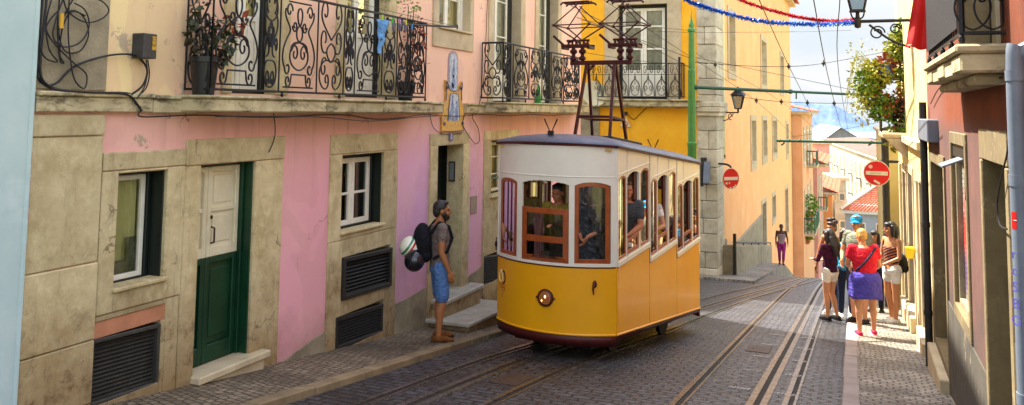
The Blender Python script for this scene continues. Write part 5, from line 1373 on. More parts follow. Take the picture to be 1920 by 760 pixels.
for sx in (-.36, .36):
    g = MB()
    for dx in (-.07, .07):
        g.lathe([(.02, 0), (.05, .02), (.05, .05), (.028, .07), (.028, .1), (.055, .12), (.055, .15), (.03, .17), (.02, .22)], Q(sx+dx, 0, zt+.055), 10)
    g.bar(Q(sx-.22, -.09, zt+.27), Q(sx+.22, -.09, zt+.27), .045, .04); g.bar(Q(sx-.22, .09, zt+.27), Q(sx+.22, .09, zt+.27), .045, .04)
    g.bar(Q(sx-.2, -.1, zt+.24), Q(sx-.2, .1, zt+.24), .04); g.bar(Q(sx+.2, -.1, zt+.24), Q(sx+.2, .1, zt+.24), .04)
    for k in range(6): g.tube([Q(sx-.15+k*.06, 0, zt+.28), Q(sx-.15+k*.06, 0, zt+.34)], .018, 6)
    g.tube([Q(sx-.18, 0, zt+.35), Q(sx+.18, 0, zt+.35)], .018, 6)
    g.tube([Q(sx-.2, -.05, zt+.28), Q(sx-.34, -.12, zt+.42)], .02, 6)
    base = g.build('insulator_base', m['t_panto'], tram, bevel=.004)
    g = MB()
    for y in (-.11, .11):
        # diamond arms: base -> elbow -> collector
        for sg in (-1, 1):
            e = Q(sx+sg*.28, y*2.2, zt+.56)
            g.tube([Q(sx-sg*.08, y, zt+.31), e], .011, 6); g.tube([e, Q(sx-sg*.02, y*.8, zt+.86)], .009, 6)
            g.ell(e, .022, .022, .022, 8, 6)
        g.tube([Q(sx-.28, y*2.2, zt+.56), Q(sx+.28, y*2.2, zt+.56)], .009, 6)
    for sg in (-1, 1): g.tube([Q(sx+sg*.28, -.242, zt+.56), Q(sx+sg*.28, .242, zt+.56)], .010, 6)
    for y in (-.1, .1): g.tube([Q(sx-.24, y, zt+.87), Q(sx-.20, y, zt+.9), Q(sx+.2, y, zt+.9), Q(sx+.24, y, zt+.87)], .015, 6)
    for x in (-.2, -.07, .07, .2): g.tube([Q(sx+x, -.1, zt+.9), Q(sx+x, .1, zt+.9)], .011, 5); g.ell(Q(sx+x, 0, zt+.9), .02, .03, .02, 6, 5)
    g.build('pantograph_arm', m['t_panto'], base)
# ================================================================== people
def remeshed(mb, vox, iters=4):
    me = bpy.data.meshes.new('tmp'); me.from_pydata(mb.v, [], mb.f)
    bm = bmesh.new(); bm.from_mesh(me); bmesh.ops.recalc_face_normals(bm, faces=bm.faces); bm.to_mesh(me); bm.free()
    o = bpy.data.objects.new('tmp', me); COL.objects.link(o)
    r_ = o.modifiers.new('r', 'REMESH'); r_.mode = 'VOXEL'; r_.voxel_size = vox
    s_ = o.modifiers.new('s', 'SMOOTH'); s_.factor = .5; s_.iterations = iters
    e = o.evaluated_get(bpy.context.evaluated_depsgraph_get()); m2 = bpy.data.meshes.new_from_object(e)
    q = MB(); q.v = [v.co.copy() for v in m2.vertices]; q.f = [list(p.vertices) for p in m2.polygons]; q.m = [0]*len(q.f)
    COL.objects.unlink(o); bpy.data.objects.remove(o); bpy.data.meshes.remove(me); bpy.data.meshes.remove(m2)
    return q
def limb(g, pts, rs, n=12, flat=1.0, ax=None):
    # smooth tapered limb through joints, rounded ends
    pts = [V(p) for p in pts]; P_ = []; Rr = []
    for i in range(len(pts)-1):
        k = 5
        for j in range(k):
            t = j/k; P_.append(pts[i].lerp(pts[i+1], t)); Rr.append(rs[i]*(1-t)+rs[i+1]*t)
    P_.append(pts[-1]); Rr.append(rs[-1])
    d0 = (P_[0]-P_[1]).normalized(); d1 = (P_[-1]-P_[-2]).normalized()
    P_ = [P_[0]+d0*Rr[0]*.9, P_[0]+d0*Rr[0]*.6]+P_+[P_[-1]+d1*Rr[-1]*.6, P_[-1]+d1*Rr[-1]*.9]
    Rr = [Rr[0]*.35, Rr[0]*.8]+Rr+[Rr[-1]*.8, Rr[-1]*.35]
    g.tube(P_, Rr, n)
SKIN = {}
def skinmat(c):
    if c not in SKIN:
        t = NT('skin_'+c.strip('#')); p = t.pos(); col = t.mix(t.rng(t.noise(p, 14, 4), .35, .65, 0, .35), lin(c), tuple(x*.8 for x in lin(c)[:3])+(1,))
        SKIN[c] = t.fin(col, .5, None, 0, .4, Subsurface_Weight=.06, Subsurface_Radius=(.02, .008, .004))
    return SKIN[c]
CLOTH = {}
def cloth(c, c2=None):
    k = (c, c2)
    if k not in CLOTH:
        t = NT('cloth_'+c.strip('#')); p = t.pos()
        b_ = tuple(x*.72 for x in lin(c)[:3])+(1,) if c2 is None else lin(c2)
        col = t.mix(t.rng(t.noise(p, 9, 5, .6, 1.2), .38, .66), lin(c), b_)
        CLOTH[k] = t.fin(col, .9, t.bump(t.noise(t.mapped(p, (9, 9, 17)), 1, 4, .55, 1.2), .8, .05), 0, .2)
    return CLOTH[k]
def striped(c1, c2, scale, ang=0):
    t = NT('striped_knit'); p = t.pos(); w_ = t.new('ShaderNodeTexWave'); w_.bands_direction = 'Z'; t.link(t.mapped(p, rot=(ang, ang, 0)), w_.inputs[0]); w_.inputs['Scale'].default_value = scale; w_.inputs['Distortion'].default_value = .6
    return t.fin(t.mix(t.rng(w_.outputs['Fac'], .45, .6), lin(c1), lin(c2)), .85, None, 0, .2)
hairm = {}
def hairmat(c):
    if c not in hairm:
        t = NT('hair_'+c.strip('#')); p = t.pos()
        n_ = t.noise(t.mapped(p, (70, 70, 9)), 1, 5, .7)
        col = t.mix(t.rng(n_, .35, .7), lin(c), tuple(min(1, x*2.2+.01) for x in lin(c)[:3])+(1,))
        hairm[c] = t.fin(col, .45, t.bump(n_, .7, .01), 0, .5)
    return hairm[c]
DEF = dict(pel=(0, 0, .92), chest=(0, 0, 1.27), nb=(0, -.015, 1.44), head=(0, .015, 1.575), hipL=(-.09, 0, .90), hipR=(.09, 0, .90),
           knL=(-.10, .02, .49), knR=(.10, .02, .49), anL=(-.10, -.01, .085), anR=(.10, -.01, .085),
           shL=(-.175, -.01, 1.385), shR=(.175, -.01, 1.385), elL=(-.225, -.03, 1.10), elR=(.225, -.03, 1.10), wrL=(-.225, .05, .87), wrR=(.225, .05, .87),
           hdL=(0, .3, -1), hdR=(0, .3, -1), look=0, nod=0)
def person(label, loc, fwd, H, pose=None, skin='#c08a66', build=1.0, hip=1.0, items=(), vox=.0085, group=None, legs=True, feet=True, hands=True, cat='person'):
    J = dict(DEF); J.update(pose or {}); k = H/1.70
    rot = Matrix.Rotation(math.atan2(-fwd[0], fwd[1]), 4, 'Z'); Mx = Matrix.Translation(V(loc)) @ rot @ Matrix.Scale(k, 4)
    v = lambda n: V(J[n])
    g = MB()
    pel, ch, nb, hd = v('pel'), v('chest'), v('nb'), v('head')
    def torso(g, inf=0, lo=-.10, hi=1.0, b=build, hp=hip, flare=0):
        R_ = []; up = (ch-pel)
        sec = [(-.30, .115*hp, .09), (-.22, .150*hp, .108*hp), (-.05, .158*hp, .112*hp), (.22, .142*b*.93, .102*b), (.48, .138*b, .098*b), (.78, .155*b, .112*b), (1.05, .168*b, .112*b), (1.28, .160*b, .095*b), (1.42, .11*b, .08*b), (1.50, .06, .062)]
        for t_, rx, ry in sec:
            if t_ < lo or t_ > hi: continue
            c = pel+up*t_ if t_ <= 1 else ch+(nb-ch)*((t_-1)/.5)
            R_.append((c, V((rx+inf, 0, 0)), V((0, ry+inf, 0))))
        g.etube(R_, 18)
    torso(g, hi=2, lo=-1)
    limb(g, [nb-V((0, 0, .04)), nb.lerp(hd, .55), hd-V((0, .01, .03))], [.062*min(1, build), .054, .058])
    # head
    Hm = Matrix.Rotation(J['look'], 3, 'Z') @ Matrix.Rotation(J['nod'], 3, 'X')
    def hpnt(x, y, z): return hd+Hm@V((x, y, z))
    def hell(x, y, z, a, b_, c, n=14): g.ell(hpnt(x, y, z), a, b_, c, n, 10, Hm)
    hell(0, -.008, .03, .076, .096, .094); hell(0, .03, -.045, .058, .066, .070); hell(0, .062, -.085, .030, .03, .025)
    hell(0, .085, .035, .050, .012, .012); hell(0, .105, -.018, .013, .022, .018); hell(0, .097, .005, .010, .012, .028)
    for s_ in (-1, 1): hell(s_*.079, -.005, -.005, .010, .022, .032); hell(s_*.042, .068, -.025, .022, .02, .02)
    hell(0, .092, -.060, .022, .010, .006); hell(0, .090, -.070, .018, .010, .006)
    for S in 'LR':
        s_ = -1 if S == 'L' else 1
        limb(g, [v('sh'+S)+V((-s_*.03, 0, -.01)), v('sh'+S)], [.06*build, .058*build])
        limb(g, [v('sh'+S), v('sh'+S).lerp(v('el'+S), .4), v('el'+S)], [.054*build, .048*build, .037*build])
        limb(g, [v('el'+S), v('el'+S).lerp(v('wr'+S), .3), v('wr'+S)], [.037*build, .037*build, .025])
        # hand: palm, four fingers, thumb
        if hands:
            d = (v('wr'+S)-v('el'+S)).normalized().lerp(V(J['hd'+S]).normalized(), .6).normalized(); w_ = v('wr'+S)
            side = V((0, 1, 0))-d*d.y; side = side.normalized() if side.length > .1 else V((s_*-1, 0, 0)); pn = d.cross(side)
            if pn.x*s_ > 0: pn = -pn                      # palm faces the body
            mt = Matrix((side, pn, d)).transposed(); g.ell(w_+d*.05, .040, .018, .055, 12, 8, mt)
            for q, (off, L) in enumerate(((.030, .072), (.010, .082), (-.010, .076), (-.029, .060))):
                b0 = w_+d*.085+side*off; b1 = b0+d*L*.5+pn*.012; b2 = b1+d*L*.42+pn*.028; limb(g, [b0, b1, b2], [.0098, .0092, .008], 8)
            t0 = w_+d*.03+side*.034; t1 = t0+side*.026+d*.032+pn*.008; limb(g, [t0, t1, t1+d*.032+pn*.01], [.0125, .0105, .009], 8)
        if legs:
            hp_, kn, an = v('hip'+S), v('kn'+S), v('an'+S)
            limb(g, [hp_, hp_.lerp(kn, .35), kn], [.094*hip, .082*hip, .054*(.5+hip/2)])
            d = (an-kn); back = V((0, -.018, 0))
            limb(g, [kn, kn+d*.3+back, kn+d*.65+back*.5, an], [.053, .057, .043, .034])
            if feet:
                limb(g, [an+V((0, -.035, -.045)), an+V((s_*.008, .05, -.05)), an+V((s_*.018, .145, -.062))], [.034, .036, .022])
    q = remeshed(g, vox); q.v = [Mx @ p for p in q.v]
    body = q.build('person', skinmat(skin), smooth=180); tag(body, label, cat, group)
    def place(mb, name, mat, vx=None, it=3, smooth=180, **kw):
        z = remeshed(mb, vx or vox*1.1, it) if vx != 0 else mb
        z.v = [Mx @ p for p in z.v]; return z.build(name, mat, body, smooth=smooth, **kw)
    # eyes and brows
    e = MB()
    for s_ in (-1, 1): e.ell(hpnt(s_*.031, .083, .012), .011, .006, .006, 8, 6, Hm)
    place(e, 'eyes', m['dark'], 0)
    for it in items:
        kind = it[0]; mt = it[1]; o = it[2] if len(it) > 2 else {}
        c = MB(); inf = o.get('inf', .016)
        if kind in ('shirt', 'top', 'jacket'):
            torso(c, inf, o.get('lo', -.08), o.get('hi', 1.45 if kind != 'top' else 1.25), b=build*o.get('b', 1))
            sl_ = o.get('sleeve', .45)
            if sl_:
                for S in 'LR':
                    s_ = -1 if S == 'L' else 1; a, b_, w_ = v('sh'+S), v('el'+S), v('wr'+S)
                    limb(c, [a+V((-s_*.05, 0, -.01)), a+V((0, 0, .004))], [.066*build, .066*build])
                    if sl_ <= 1: limb(c, [a, a.lerp(b_, sl_*.8)], [.066*build, (.062-.008*sl_)*build])
                    else: limb(c, [a, b_], [.062*build, .049*build]); limb(c, [b_, b_.lerp(w_, sl_-1)], [.049*build, .038*build])
            else:
                for s_ in (-1, 1): limb(c, [nb+V((s_*.085, .05, -.15)), nb+V((s_*.085, .0, -.015)), nb+V((s_*.085, -.06, -.15))], [.016, .014, .016])
            place(c, kind, mt, o.get('vox'))
        elif kind in ('shorts', 'trousers', 'jeans'):
            torso(c, inf+.002, -.3, .2)
            for S in 'LR':
                hp_, kn, an = v('hip'+S), v('kn'+S), v('an'+S); L = o.get('len', .7); fl = o.get('fl', 1.0)
                if L <= 1: limb(c, [hp_, hp_.lerp(kn, L*.5), hp_.lerp(kn, L)], [.107*hip, (.096*hip), .088*hip*fl])
                else:
                    limb(c, [hp_, hp_.lerp(kn, .5), kn], [.105*hip, .088*hip, .066*fl]); limb(c, [kn, kn.lerp(an, .4), kn.lerp(an, L-1)], [.067*fl, .064*fl, .052*fl])
            place(c, kind, mt)
        elif kind == 'skirt':
            n = 40; zs = frange(pel.z+.09, o.get('hem', .52), 10); vs = []; 
            for j, z in enumerate(zs):
                t_ = j/10; rx = (.150*hip+.02)*(1-t_)+o.get('rx', .235)*t_; ry = (.108*hip+.02)*(1-t_)+o.get('ry', .185)*t_
                if t_ < .3: rx += .03*math.sin(t_/.3*math.pi/2)*hip; ry += .035*math.sin(t_/.3*math.pi/2)
                else: rx += .03*hip*(1-(t_-.3)/.7); ry += .035*(1-(t_-.3)/.7)
                for a_ in range(n):
                    th = 2*math.pi*a_/n; f_ = 1+.055*t_*math.sin(th*7+1.3*math.sin(th*2)); vs.append(V((pel.x+rx*f_*math.cos(th), pel.y+ry*f_*math.sin(th), z+.012*t_*math.sin(th*3))))
            c.add(vs, [(j*n+i, j*n+(i+1) % n, (j+1)*n+(i+1) % n, (j+1)*n+i) for j in range(10) for i in range(n)])
            place(c, 'skirt', mt, 0, solid=.006)
        elif kind == 'shoes':
            for S in 'LR':
                s_ = -1 if S == 'L' else 1; an = v('an'+S); c = MB()
                limb(c, [an+V((0, -.045, -.040)), an+V((s_*.008, .05, -.046)), an+V((s_*.018, .15, -.058))], [.043, .044, .030])
                if o.get('high'): limb(c, [an+V((0, -.02, -.02)), an+V((0, -.01, .03))], [.046, .042])
                sh = place(c, 'shoe', mt, .008)
                c = MB()
                R_ = [(an+V((0, 0, z)), 0, 0) for z in (0,)]
                pl = [(-.042, -.08), (-.048, .0), (-.046, .08), (-.040, .15), (-.02, .19), (.01, .192), (.036, .16), (.046, .08), (.042, 0), (.036, -.08), (0, -.098)]
                c.add([an+V((x+s_*.012*(y > .05), y, z)) for z in (-.088, -.066) for x, y in pl], [tuple(range(11)), tuple(range(11, 22))]+[(i, (i+1) % 11, 11+(i+1) % 11, 11+i) for i in range(11)])
                place2 = c; place2.v = [Mx @ p for p in c.v]; place2.build('sole', o.get('sole', mt), sh)
        elif kind == 'hair':
            st = o.get('style', 'short')
            def he(x, y, z, a, b_, c_): c.ell(hpnt(x, y, z), a, b_, c_, 14, 10, Hm)
            he(0, -.022, .048, .084, .098, .092); he(0, -.06, .0, .074, .06, .08)
            if st == 'short': he(0, .035, .105, .062, .05, .03)
            if st in ('bob', 'long'):
                he(0, .05, .085, .072, .05, .042); he(0, .086, .055, .058, .016, .025)
                for s_ in (-1, 1): limb(c, [hpnt(s_*.072, -.005, .05), hpnt(s_*.084, .0, -.03), hpnt(s_*.08, .0, -.10 if st == 'bob' else -.16)], [.036, .036, .030])
                limb(c, [hpnt(0, -.07, .03), hpnt(0, -.085, -.05), hpnt(0, -.075, -.11)], [.07, .078, .066])
            if st == 'long':
                limb(c, [hpnt(-.03, -.085, -.05), hpnt(-.04, -.12, -.20), hpnt(-.03, -.13, -.36)], [.06, .062, .035]); limb(c, [hpnt(.03, -.085, -.05), hpnt(.045, -.12, -.20), hpnt(.03, -.13, -.38)], [.06, .062, .03])
            if st == 'bun':
                he(0, .04, .095, .068, .05, .034); rr = random.Random(4)
                for i in range(14): he(rr.uniform(-.07, .07), rr.uniform(-.09, .03), .11+rr.uniform(-.02, .06), .035, .035, .035)
            if st == 'curly':
                rr = random.Random(6); he(0, .03, .10, .066, .05, .03)
                for i in range(26):
                    a_ = rr.uniform(0, 6.28); z = rr.uniform(-.07, .12); he(.075*math.cos(a_), -.02+.085*min(math.sin(a_), .25), z, .028, .028, .028)
            place(c, 'hair', mt, .008, 2)
        elif kind == 'beard':
            c.ell(hpnt(0, .045, -.072), .062, .058, .052, 14, 10, Hm); 
            for s_ in (-1, 1): c.ell(hpnt(s_*.055, .022, -.035), .022, .034, .045, 10, 8, Hm)
            place(c, 'beard', mt, .008, 2)
        elif kind == 'cap':
            c.ell(hpnt(0, -.012, .062), .092, .108, .085, 18, 12, Hm); place(c, 'cap', mt, .009, 2); c = MB()
            pts = []; 
            c.surf(lambda a_, r_: hpnt(r_*.085*math.cos(a_), .06+r_*.125*math.sin(a_)-.01, .062-.05*(r_-.3)**2-.02*math.cos(a_)**2*r_), frange(.15, math.pi-.15, 12), [.3, .6, .85, 1.0])
            place(c, 'cap_brim', mt, 0, solid=.006)
        elif kind == 'strap':
            a_, b_ = V(o['a']), V(o['b']); n = 12; c.tube([a_.lerp(b_, i/n)+V(o.get('bulge', (0, -.05, 0)))*math.sin(math.pi*i/n) for i in range(n+1)], o.get('r', .014), 6); place(c, 'strap', mt, 0)
    return body, Mx
hw = lambda x, y, h=0: V((x, y, zroad(y)+.055+.01*x+h))
# man by the dark doorway
p = at_g(822, 632, 1.69)
man, MM = person('person in grey t-shirt and denim shorts standing by the dark doorway', (p.x, p.y, zroad(p.y)+KH+.01), (.78, .62), 1.70,
       dict(elR=(.225, -.03, 1.10), wrR=(.225, .07, .87), hdR=(0, .2, -1), elL=(-.22, .0, 1.1), wrL=(-.20, .10, .88), knL=(-.10, .03, .49), anL=(-.10, .03, .085), anR=(.10, -.02, .085), look=-.1),
       '#a0683f', 1.03, 1.0, items=[('shirt', cloth('#7d6e66'), dict(sleeve=.55)), ('shorts', cloth('#5f82b4', '#4a6c9e'), dict(len=.86, fl=1.0)), ('shoes', cloth('#7b4a22', '#5f3818'), dict(sole=cloth('#3a2415'))), ('hair', hairmat('#15100d')), ('beard', hairmat('#120d0b'))])
def local(M, x, y, z): return M @ V((x, y, z))
c = MB(); c.ell((0, -.225, 1.21), .165, .12, .23, 16, 12); c.ell((0, -.20, 1.05), .155, .10, .10, 14, 10); c.ell((0, -.285, 1.12), .11, .06, .11, 14, 10)
for s_ in (-1, 1):
    limb(c, [(s_*.11, -.13, 1.34), (s_*.115, -.04, 1.452), (s_*.12, .08, 1.40), (s_*.125, .125, 1.26), (s_*.14, .06, 1.10), (s_*.13, -.10, 1.02)], [.022]*6, 8)
c = remeshed(c, .010, 2); c.v = [MM @ q for q in c.v]
tag(c.build('backpack', cloth('#15151a', '#1f1f26'), smooth=180), 'black backpack worn by the person in denim shorts', 'backpack')
t = NT('striped_helmet_shell'); tc = t.new('ShaderNodeTexCoord').outputs['Object']; x_, y_, z_ = t.xyz(tc)
col = lin('#ece7d4')
def band(col, a, b, c): f = t.math('MULTIPLY', t.math('GREATER_THAN', z_, a), t.math('LESS_THAN', z_, b)); return t.mix(f, col, lin(c))
rim = t.new('ShaderNodeRGB').outputs[0]; rim.default_value = lin('#ece7d4')
q = band(rim, .118, .146, '#2f7d4a'); q = band(q, .072, .100, '#b9302c'); m['helmet'] = t.fin(q, .25, None, 0, .5, Coat_Weight=.5)
hc = MM @ V((-.02, -.40, 1.16))
prof = [(.0, .245), (.05, .24), (.09, .222), (.118, .19), (.132, .15), (.135, .11), (.128, .06), (.118, .03), (.105, .03), (.0, .05)]
g = MB(); tilt = Matrix.Rotation(math.atan2(-.78, .62), 3, 'Z') @ Matrix.Rotation(R(55), 3, 'X')
g.lathe([(r_, z-.12) for r_, z in prof[::-1]], (0, 0, 0), 28)
hel = g.build('helmet', m['helmet'], smooth=60); hel.location = hc-tilt@V((0, 0, .12-.0)); hel.rotation_euler = tilt.to_euler()
hel.location = hc + tilt @ V((0, 0, -.12))
tag(hel, 'white scooter helmet with red and green stripes hanging behind the backpack', 'helmet')
g = MB(); tl2 = Matrix.Rotation(math.atan2(-.78, .62), 3, 'Z') @ Matrix.Rotation(R(75), 3, 'X'); cc = MM @ V((.12, -.34, 1.0))
g.ell(cc, .125, .135, .125, 18, 12, tl2); g.lathe([(.128, -.01), (.134, 0), (.128, .012)], cc, 24, tl2, caps=False)
hel2 = g.build('helmet', MAT('gloss_black_helmet', '#15161c', '#1b1c24', 5, .2, coat=.6), smooth=60); tag(hel2, 'glossy black helmet slung low below the black backpack', 'helmet')

# waiting group on the right
rw, M2 = person('person in a bright red t-shirt and violet skirt seen from behind', hw(.15, 14.6), (-.25, .97), 1.66,
       dict(chest=(0, .07, 1.24), nb=(0, .11, 1.405), head=(0, .17, 1.535), shL=(-.18, .09, 1.36), shR=(.18, .09, 1.36), elL=(-.25, .12, 1.10), wrL=(-.16, .30, 1.02), elR=(.25, .12, 1.10), wrR=(.18, .30, .98), anL=(-.12, -.05, .085), knL=(-.12, .0, .49), anR=(.13, .06, .085), knR=(.12, .06, .49), nod=-.35),
       '#c98f68', 1.12, 1.18, items=[('shirt', cloth('#e2283a', '#cf1f33'), dict(lo=-.3, sleeve=.6, inf=.028)), ('skirt', cloth('#5a50b4', '#4a4299'), dict(hem=.60, rx=.25, ry=.2)), ('shoes', cloth('#e0365c', '#c42a4a'), dict(sole=cloth('#e7d9d4'))), ('hair', hairmat('#a57c3c'), dict(style='short')),
       ('strap', cloth('#2a3550'), dict(a=(.17, -.005, 1.40), b=(-.17, -.06, 1.02), bulge=(0, -.075, .0), r=.017))])
person('person in plum cardigan and white shorts facing left beside the rails', hw(-.42, 16.6, -.02), (-.75, .65), 1.62,
       dict(elL=(-.21, .10, 1.12), wrL=(-.10, .30, 1.10), hdL=(0, 1, .1), elR=(.20, .08, 1.12), wrR=(.12, .28, 1.06), hdR=(0, 1, .1), nod=-.2, knR=(.08, .05, .49), anR=(.10, -.06, .085)), '#b9805a', .88, .95,
       items=[('jacket', cloth('#4a1636', '#2b1020'), dict(sleeve=1.8, lo=-.12, inf=.016)), ('shorts', cloth('#e4ddd0', '#cfc6b6'), dict(len=.38)), ('shoes', cloth('#1d1a1c')), ('hair', hairmat('#17110f'), dict(style='long'))])
person('person in dark sleeveless top and jeans behind the plum cardigan', hw(-.40, 17.6, -.02), (-.5, -.86), 1.76,
       dict(elL=(-.25, .0, 1.10), wrL=(-.27, .12, .90), elR=(.25, .05, 1.1), wrR=(.26, .12, .88)), '#a8683f', .92, .98,
       items=[('top', cloth('#3a2b2e', '#2a1f24'), dict(sleeve=0)), ('jeans', cloth('#2b3a55', '#223048'), dict(len=1.92)), ('shoes', cloth('#e6e2da'), {}), ('hair', hairmat('#2a1a12'), dict(style='bun'))])
person('person in a turquoise cap and grey-green shirt behind the red t-shirt', hw(.05, 16.3), (-.55, -.83), 1.86,
       dict(elL=(-.25, .04, 1.10), wrL=(-.12, .22, 1.02), elR=(.25, .04, 1.10), wrR=(.15, .2, 1.0), look=.4), '#c68c68', 1.08, 1.0,
       items=[('shirt', cloth('#8a8c78', '#6f7263'), dict(sleeve=.6)), ('shorts', cloth('#3b3f4c'), dict(len=.9)), ('shoes', cloth('#33323a'), {}), ('cap', cloth('#2a9ed6', '#2390c6')), ('hair', hairmat('#5a4a3a'))])
person('person in a turquoise t-shirt half hidden behind the turquoise cap', hw(-.16, 17.1), (.3, -.95), 1.62, dict(elL=(-.24, .02, 1.1), elR=(.24, .02, 1.1)), '#b67c58', .95, 1.0,
       items=[('shirt', cloth('#2f9cc9', '#2488b3'), dict(sleeve=.6)), ('jeans', cloth('#26324a'), dict(len=1.92)), ('shoes', cloth('#d8d4cc'), {}), ('hair', hairmat('#2a1c15'), dict(style='bob'))])
bw, M3 = person('person in striped camisole and white shorts turned toward the camera', hw(.62, 16.9), (-.80, -.60), 1.78,
       dict(elR=(.21, .04, 1.12), wrR=(.08, .24, 1.06), hdR=(-.6, .7, 0), elL=(-.23, .03, 1.12), wrL=(-.10, .24, 1.00), hdL=(.5, .8, -.1), look=-.25, anL=(-.09, .02, .085), anR=(.07, -.03, .085), knR=(.085, .03, .49)), '#bd8258', .9, .98,
       items=[('top', striped('#2e2330', '#a0654a', 7, .3), dict(sleeve=0, lo=-.02)), ('shorts', cloth('#efece4', '#ddd8cc'), dict(len=.42, fl=1.05)), ('shoes', cloth('#e9e6de'), {}), ('hair', hairmat('#0f0b0c'), dict(style='bob'))])
c = MB(); c.ell((.06, -.24, .98), .12, .10, .17, 16, 12); c.ell((.05, -.30, .90), .09, .05, .09, 12, 8); limb(c, [(.12, -.14, 1.1), (.15, -.06, 1.40), (.15, .0, 1.42), (.14, .07, 1.3)], [.014, .016, .016, .012], 8)
c = remeshed(c, .012, 2); c.v = [M3 @ q for q in c.v]
tag(c.build('bag', cloth('#1b1a1e', '#26252b'), smooth=180), 'soft black bag slung behind the person in the striped camisole', 'bag')
c = MB(); c.tube([(.16, -.14, .90), (.17, -.20, .72), (.15, -.18, .52), (.13, -.16, .42)], [.05, .085, .075, .02], 12); c.ell((.16, -.17, .72), .05, .10, .16, 12, 8)
c = remeshed(c, .012, 2); c.v = [M3 @ q for q in c.v]
tag(c.build('jacket', cloth('#141418', '#222228'), smooth=180), 'dark jacket hanging below the soft black bag', 'jacket')
person('person in blue top holding a hand to the face behind the group', hw(.38, 18.6), (-.3, -.95), 1.60,
       dict(elR=(.23, .14, 1.18), wrR=(.08, .14, 1.44), hdR=(-.2, 0, 1), elL=(-.2, .1, 1.12), wrL=(.02, .2, 1.16)), '#b87f5c', .92, 1.0,
       items=[('shirt', cloth('#3d83b5', '#2f6f9f'), dict(sleeve=.5)), ('jeans', cloth('#1f2430'), dict(len=1.92)), ('shoes', cloth('#2a2a2e'), {}), ('hair', hairmat('#18100e'), dict(style='long'))])
# woman walking up the raised pavement in the distance
person('person in striped top and magenta trousers walking up the distant left pavement', (at_y(1466, 510, 34).x, 34, zpl(34)+.01), (.1, -1), 1.52,
       dict(knL=(-.08, .10, .50), anL=(-.06, .06, .10), knR=(.09, .02, .49), anR=(.08, -.10, .10), elL=(-.24, -.05, 1.12), wrL=(-.26, .02, .90)), '#4a2c20', .95, 1.08,
       items=[('top', striped('#3b2a3a', '#b9a4a4', 9), dict(sleeve=0)), ('trousers', cloth('#a0347c', '#86286a'), dict(len=1.9)), ('shoes', cloth('#8a3040'), {}), ('hair', hairmat('#120c0b'), dict(style='short'))], vox=.011)
# passengers
fl = lambda x, y: T(x, y, sec_of(y)[2]-.62)
fwd_cam = (-.1, -1)
person('person in a dark grey t-shirt leaning at the open tram window', fl(-.23, .62), (.42, -.90), 1.60, dict(chest=(-.09, .02, 1.26), nb=(-.12, .02, 1.43), head=(-.12, .06, 1.56), shL=(-.29, .02, 1.36), shR=(.07, .02, 1.38), elL=(-.30, .12, 1.10), wrL=(-.10, .28, 1.0), hdL=(1, .2, -.1), elR=(.25, .05, 1.12), wrR=(.2, .2, 1.0), look=.1), '#b5714f', 1.18, 1.05,
       items=[('shirt', cloth('#4a4d50', '#3c3f43'), dict(sleeve=.7, inf=.02)), ('trousers', cloth('#3a3c44'), dict(len=1.9)), ('hair', hairmat('#3a2418'))])
person('person in a white top holding a pink phone at the second tram window', fl(-.20, 1.72), (.6, -.8), 1.55, dict(elR=(.2, .12, 1.14), wrR=(.1, .28, 1.22), hdR=(0, .3, 1), elL=(-.18, .16, 1.12), wrL=(.04, .3, 1.08)), '#bd8260', .95, 1.0,
       items=[('shirt', cloth('#e8e4de', '#d2cdc6'), dict(sleeve=.55)), ('trousers', cloth('#5a6270'), dict(len=1.9)), ('hair', hairmat('#5a3a22'), dict(style='bob'))])
person('person in a khaki shirt resting a hand on the lowered front window', fl(-.80, .06), (-.15, -1), 1.56, dict(chest=(0, .05, 1.26), elL=(-.24, .1, 1.12), wrL=(-.10, .27, 1.20), hdL=(0, 1, -.2), elR=(.24, .08, 1.12), wrR=(.22, .2, .92), nod=-.2), '#a5694a', 1.1, 1.0,
       items=[('shirt', cloth('#a08a3c', '#8a7530'), dict(sleeve=.6, inf=.024)), ('trousers', cloth('#2a2a2c'), dict(len=1.9)), ('hair', hairmat('#0f0c0b'))])
person('person in an olive shirt standing behind the left front tram window', fl(-1.36, .14), (.2, -1), 1.6, dict(elR=(.24, .08, 1.12), wrR=(.2, .25, 1.0)), '#9c6748', 1.05, 1.0,
       items=[('shirt', cloth('#7a6a3c', '#63552f'), dict(sleeve=.7)), ('trousers', cloth('#2f2d2c'), dict(len=1.9)), ('hair', hairmat('#1a1311'))])
person('person in black clothes standing behind the right front tram window', fl(-.34, .04), (-.1, -1), 1.58, dict(elR=(.2, .1, 1.14), wrR=(.05, .25, 1.1), elL=(-.2, .1, 1.14), wrL=(-.05, .25, 1.05)), '#9c6748', .95, 1.0,
       items=[('shirt', cloth('#17171c', '#202028'), dict(sleeve=1.4)), ('trousers', cloth('#1b1b20'), dict(len=1.9)), ('hair', hairmat('#100c0c'), dict(style='bob'))])
ph_ = T(-.16, 1.62, -1.30)
g = MB(); g.box(ph_.x-.03, ph_.x+.03, ph_.y-.006, ph_.y+.006, ph_.z-.05, ph_.z+.06); tag(g.build('phone', MAT('pink_phone_case', '#d65a72', rough=.4), bevel=.006), 'pink phone held up at the second tram window', 'phone')
# ================================================================== things fixed to or standing by the houses
def spl(pts, k=6):
    pts = [V(p) for p in pts]; o = []
    for i in range(len(pts)-1):
        a = pts[max(i-1, 0)]; b = pts[i]; c = pts[i+1]; d = pts[min(i+2, len(pts)-1)]
        for j in range(k):
            t = j/k; o.append(.5*((2*b)+(c-a)*t+(2*a-5*b+4*c-d)*t*t+(-a+3*b-3*c+d)*t**3))
    return o+[pts[-1]]
def px(X, *ps): return [at_x(a, b, X) for a, b in ps]
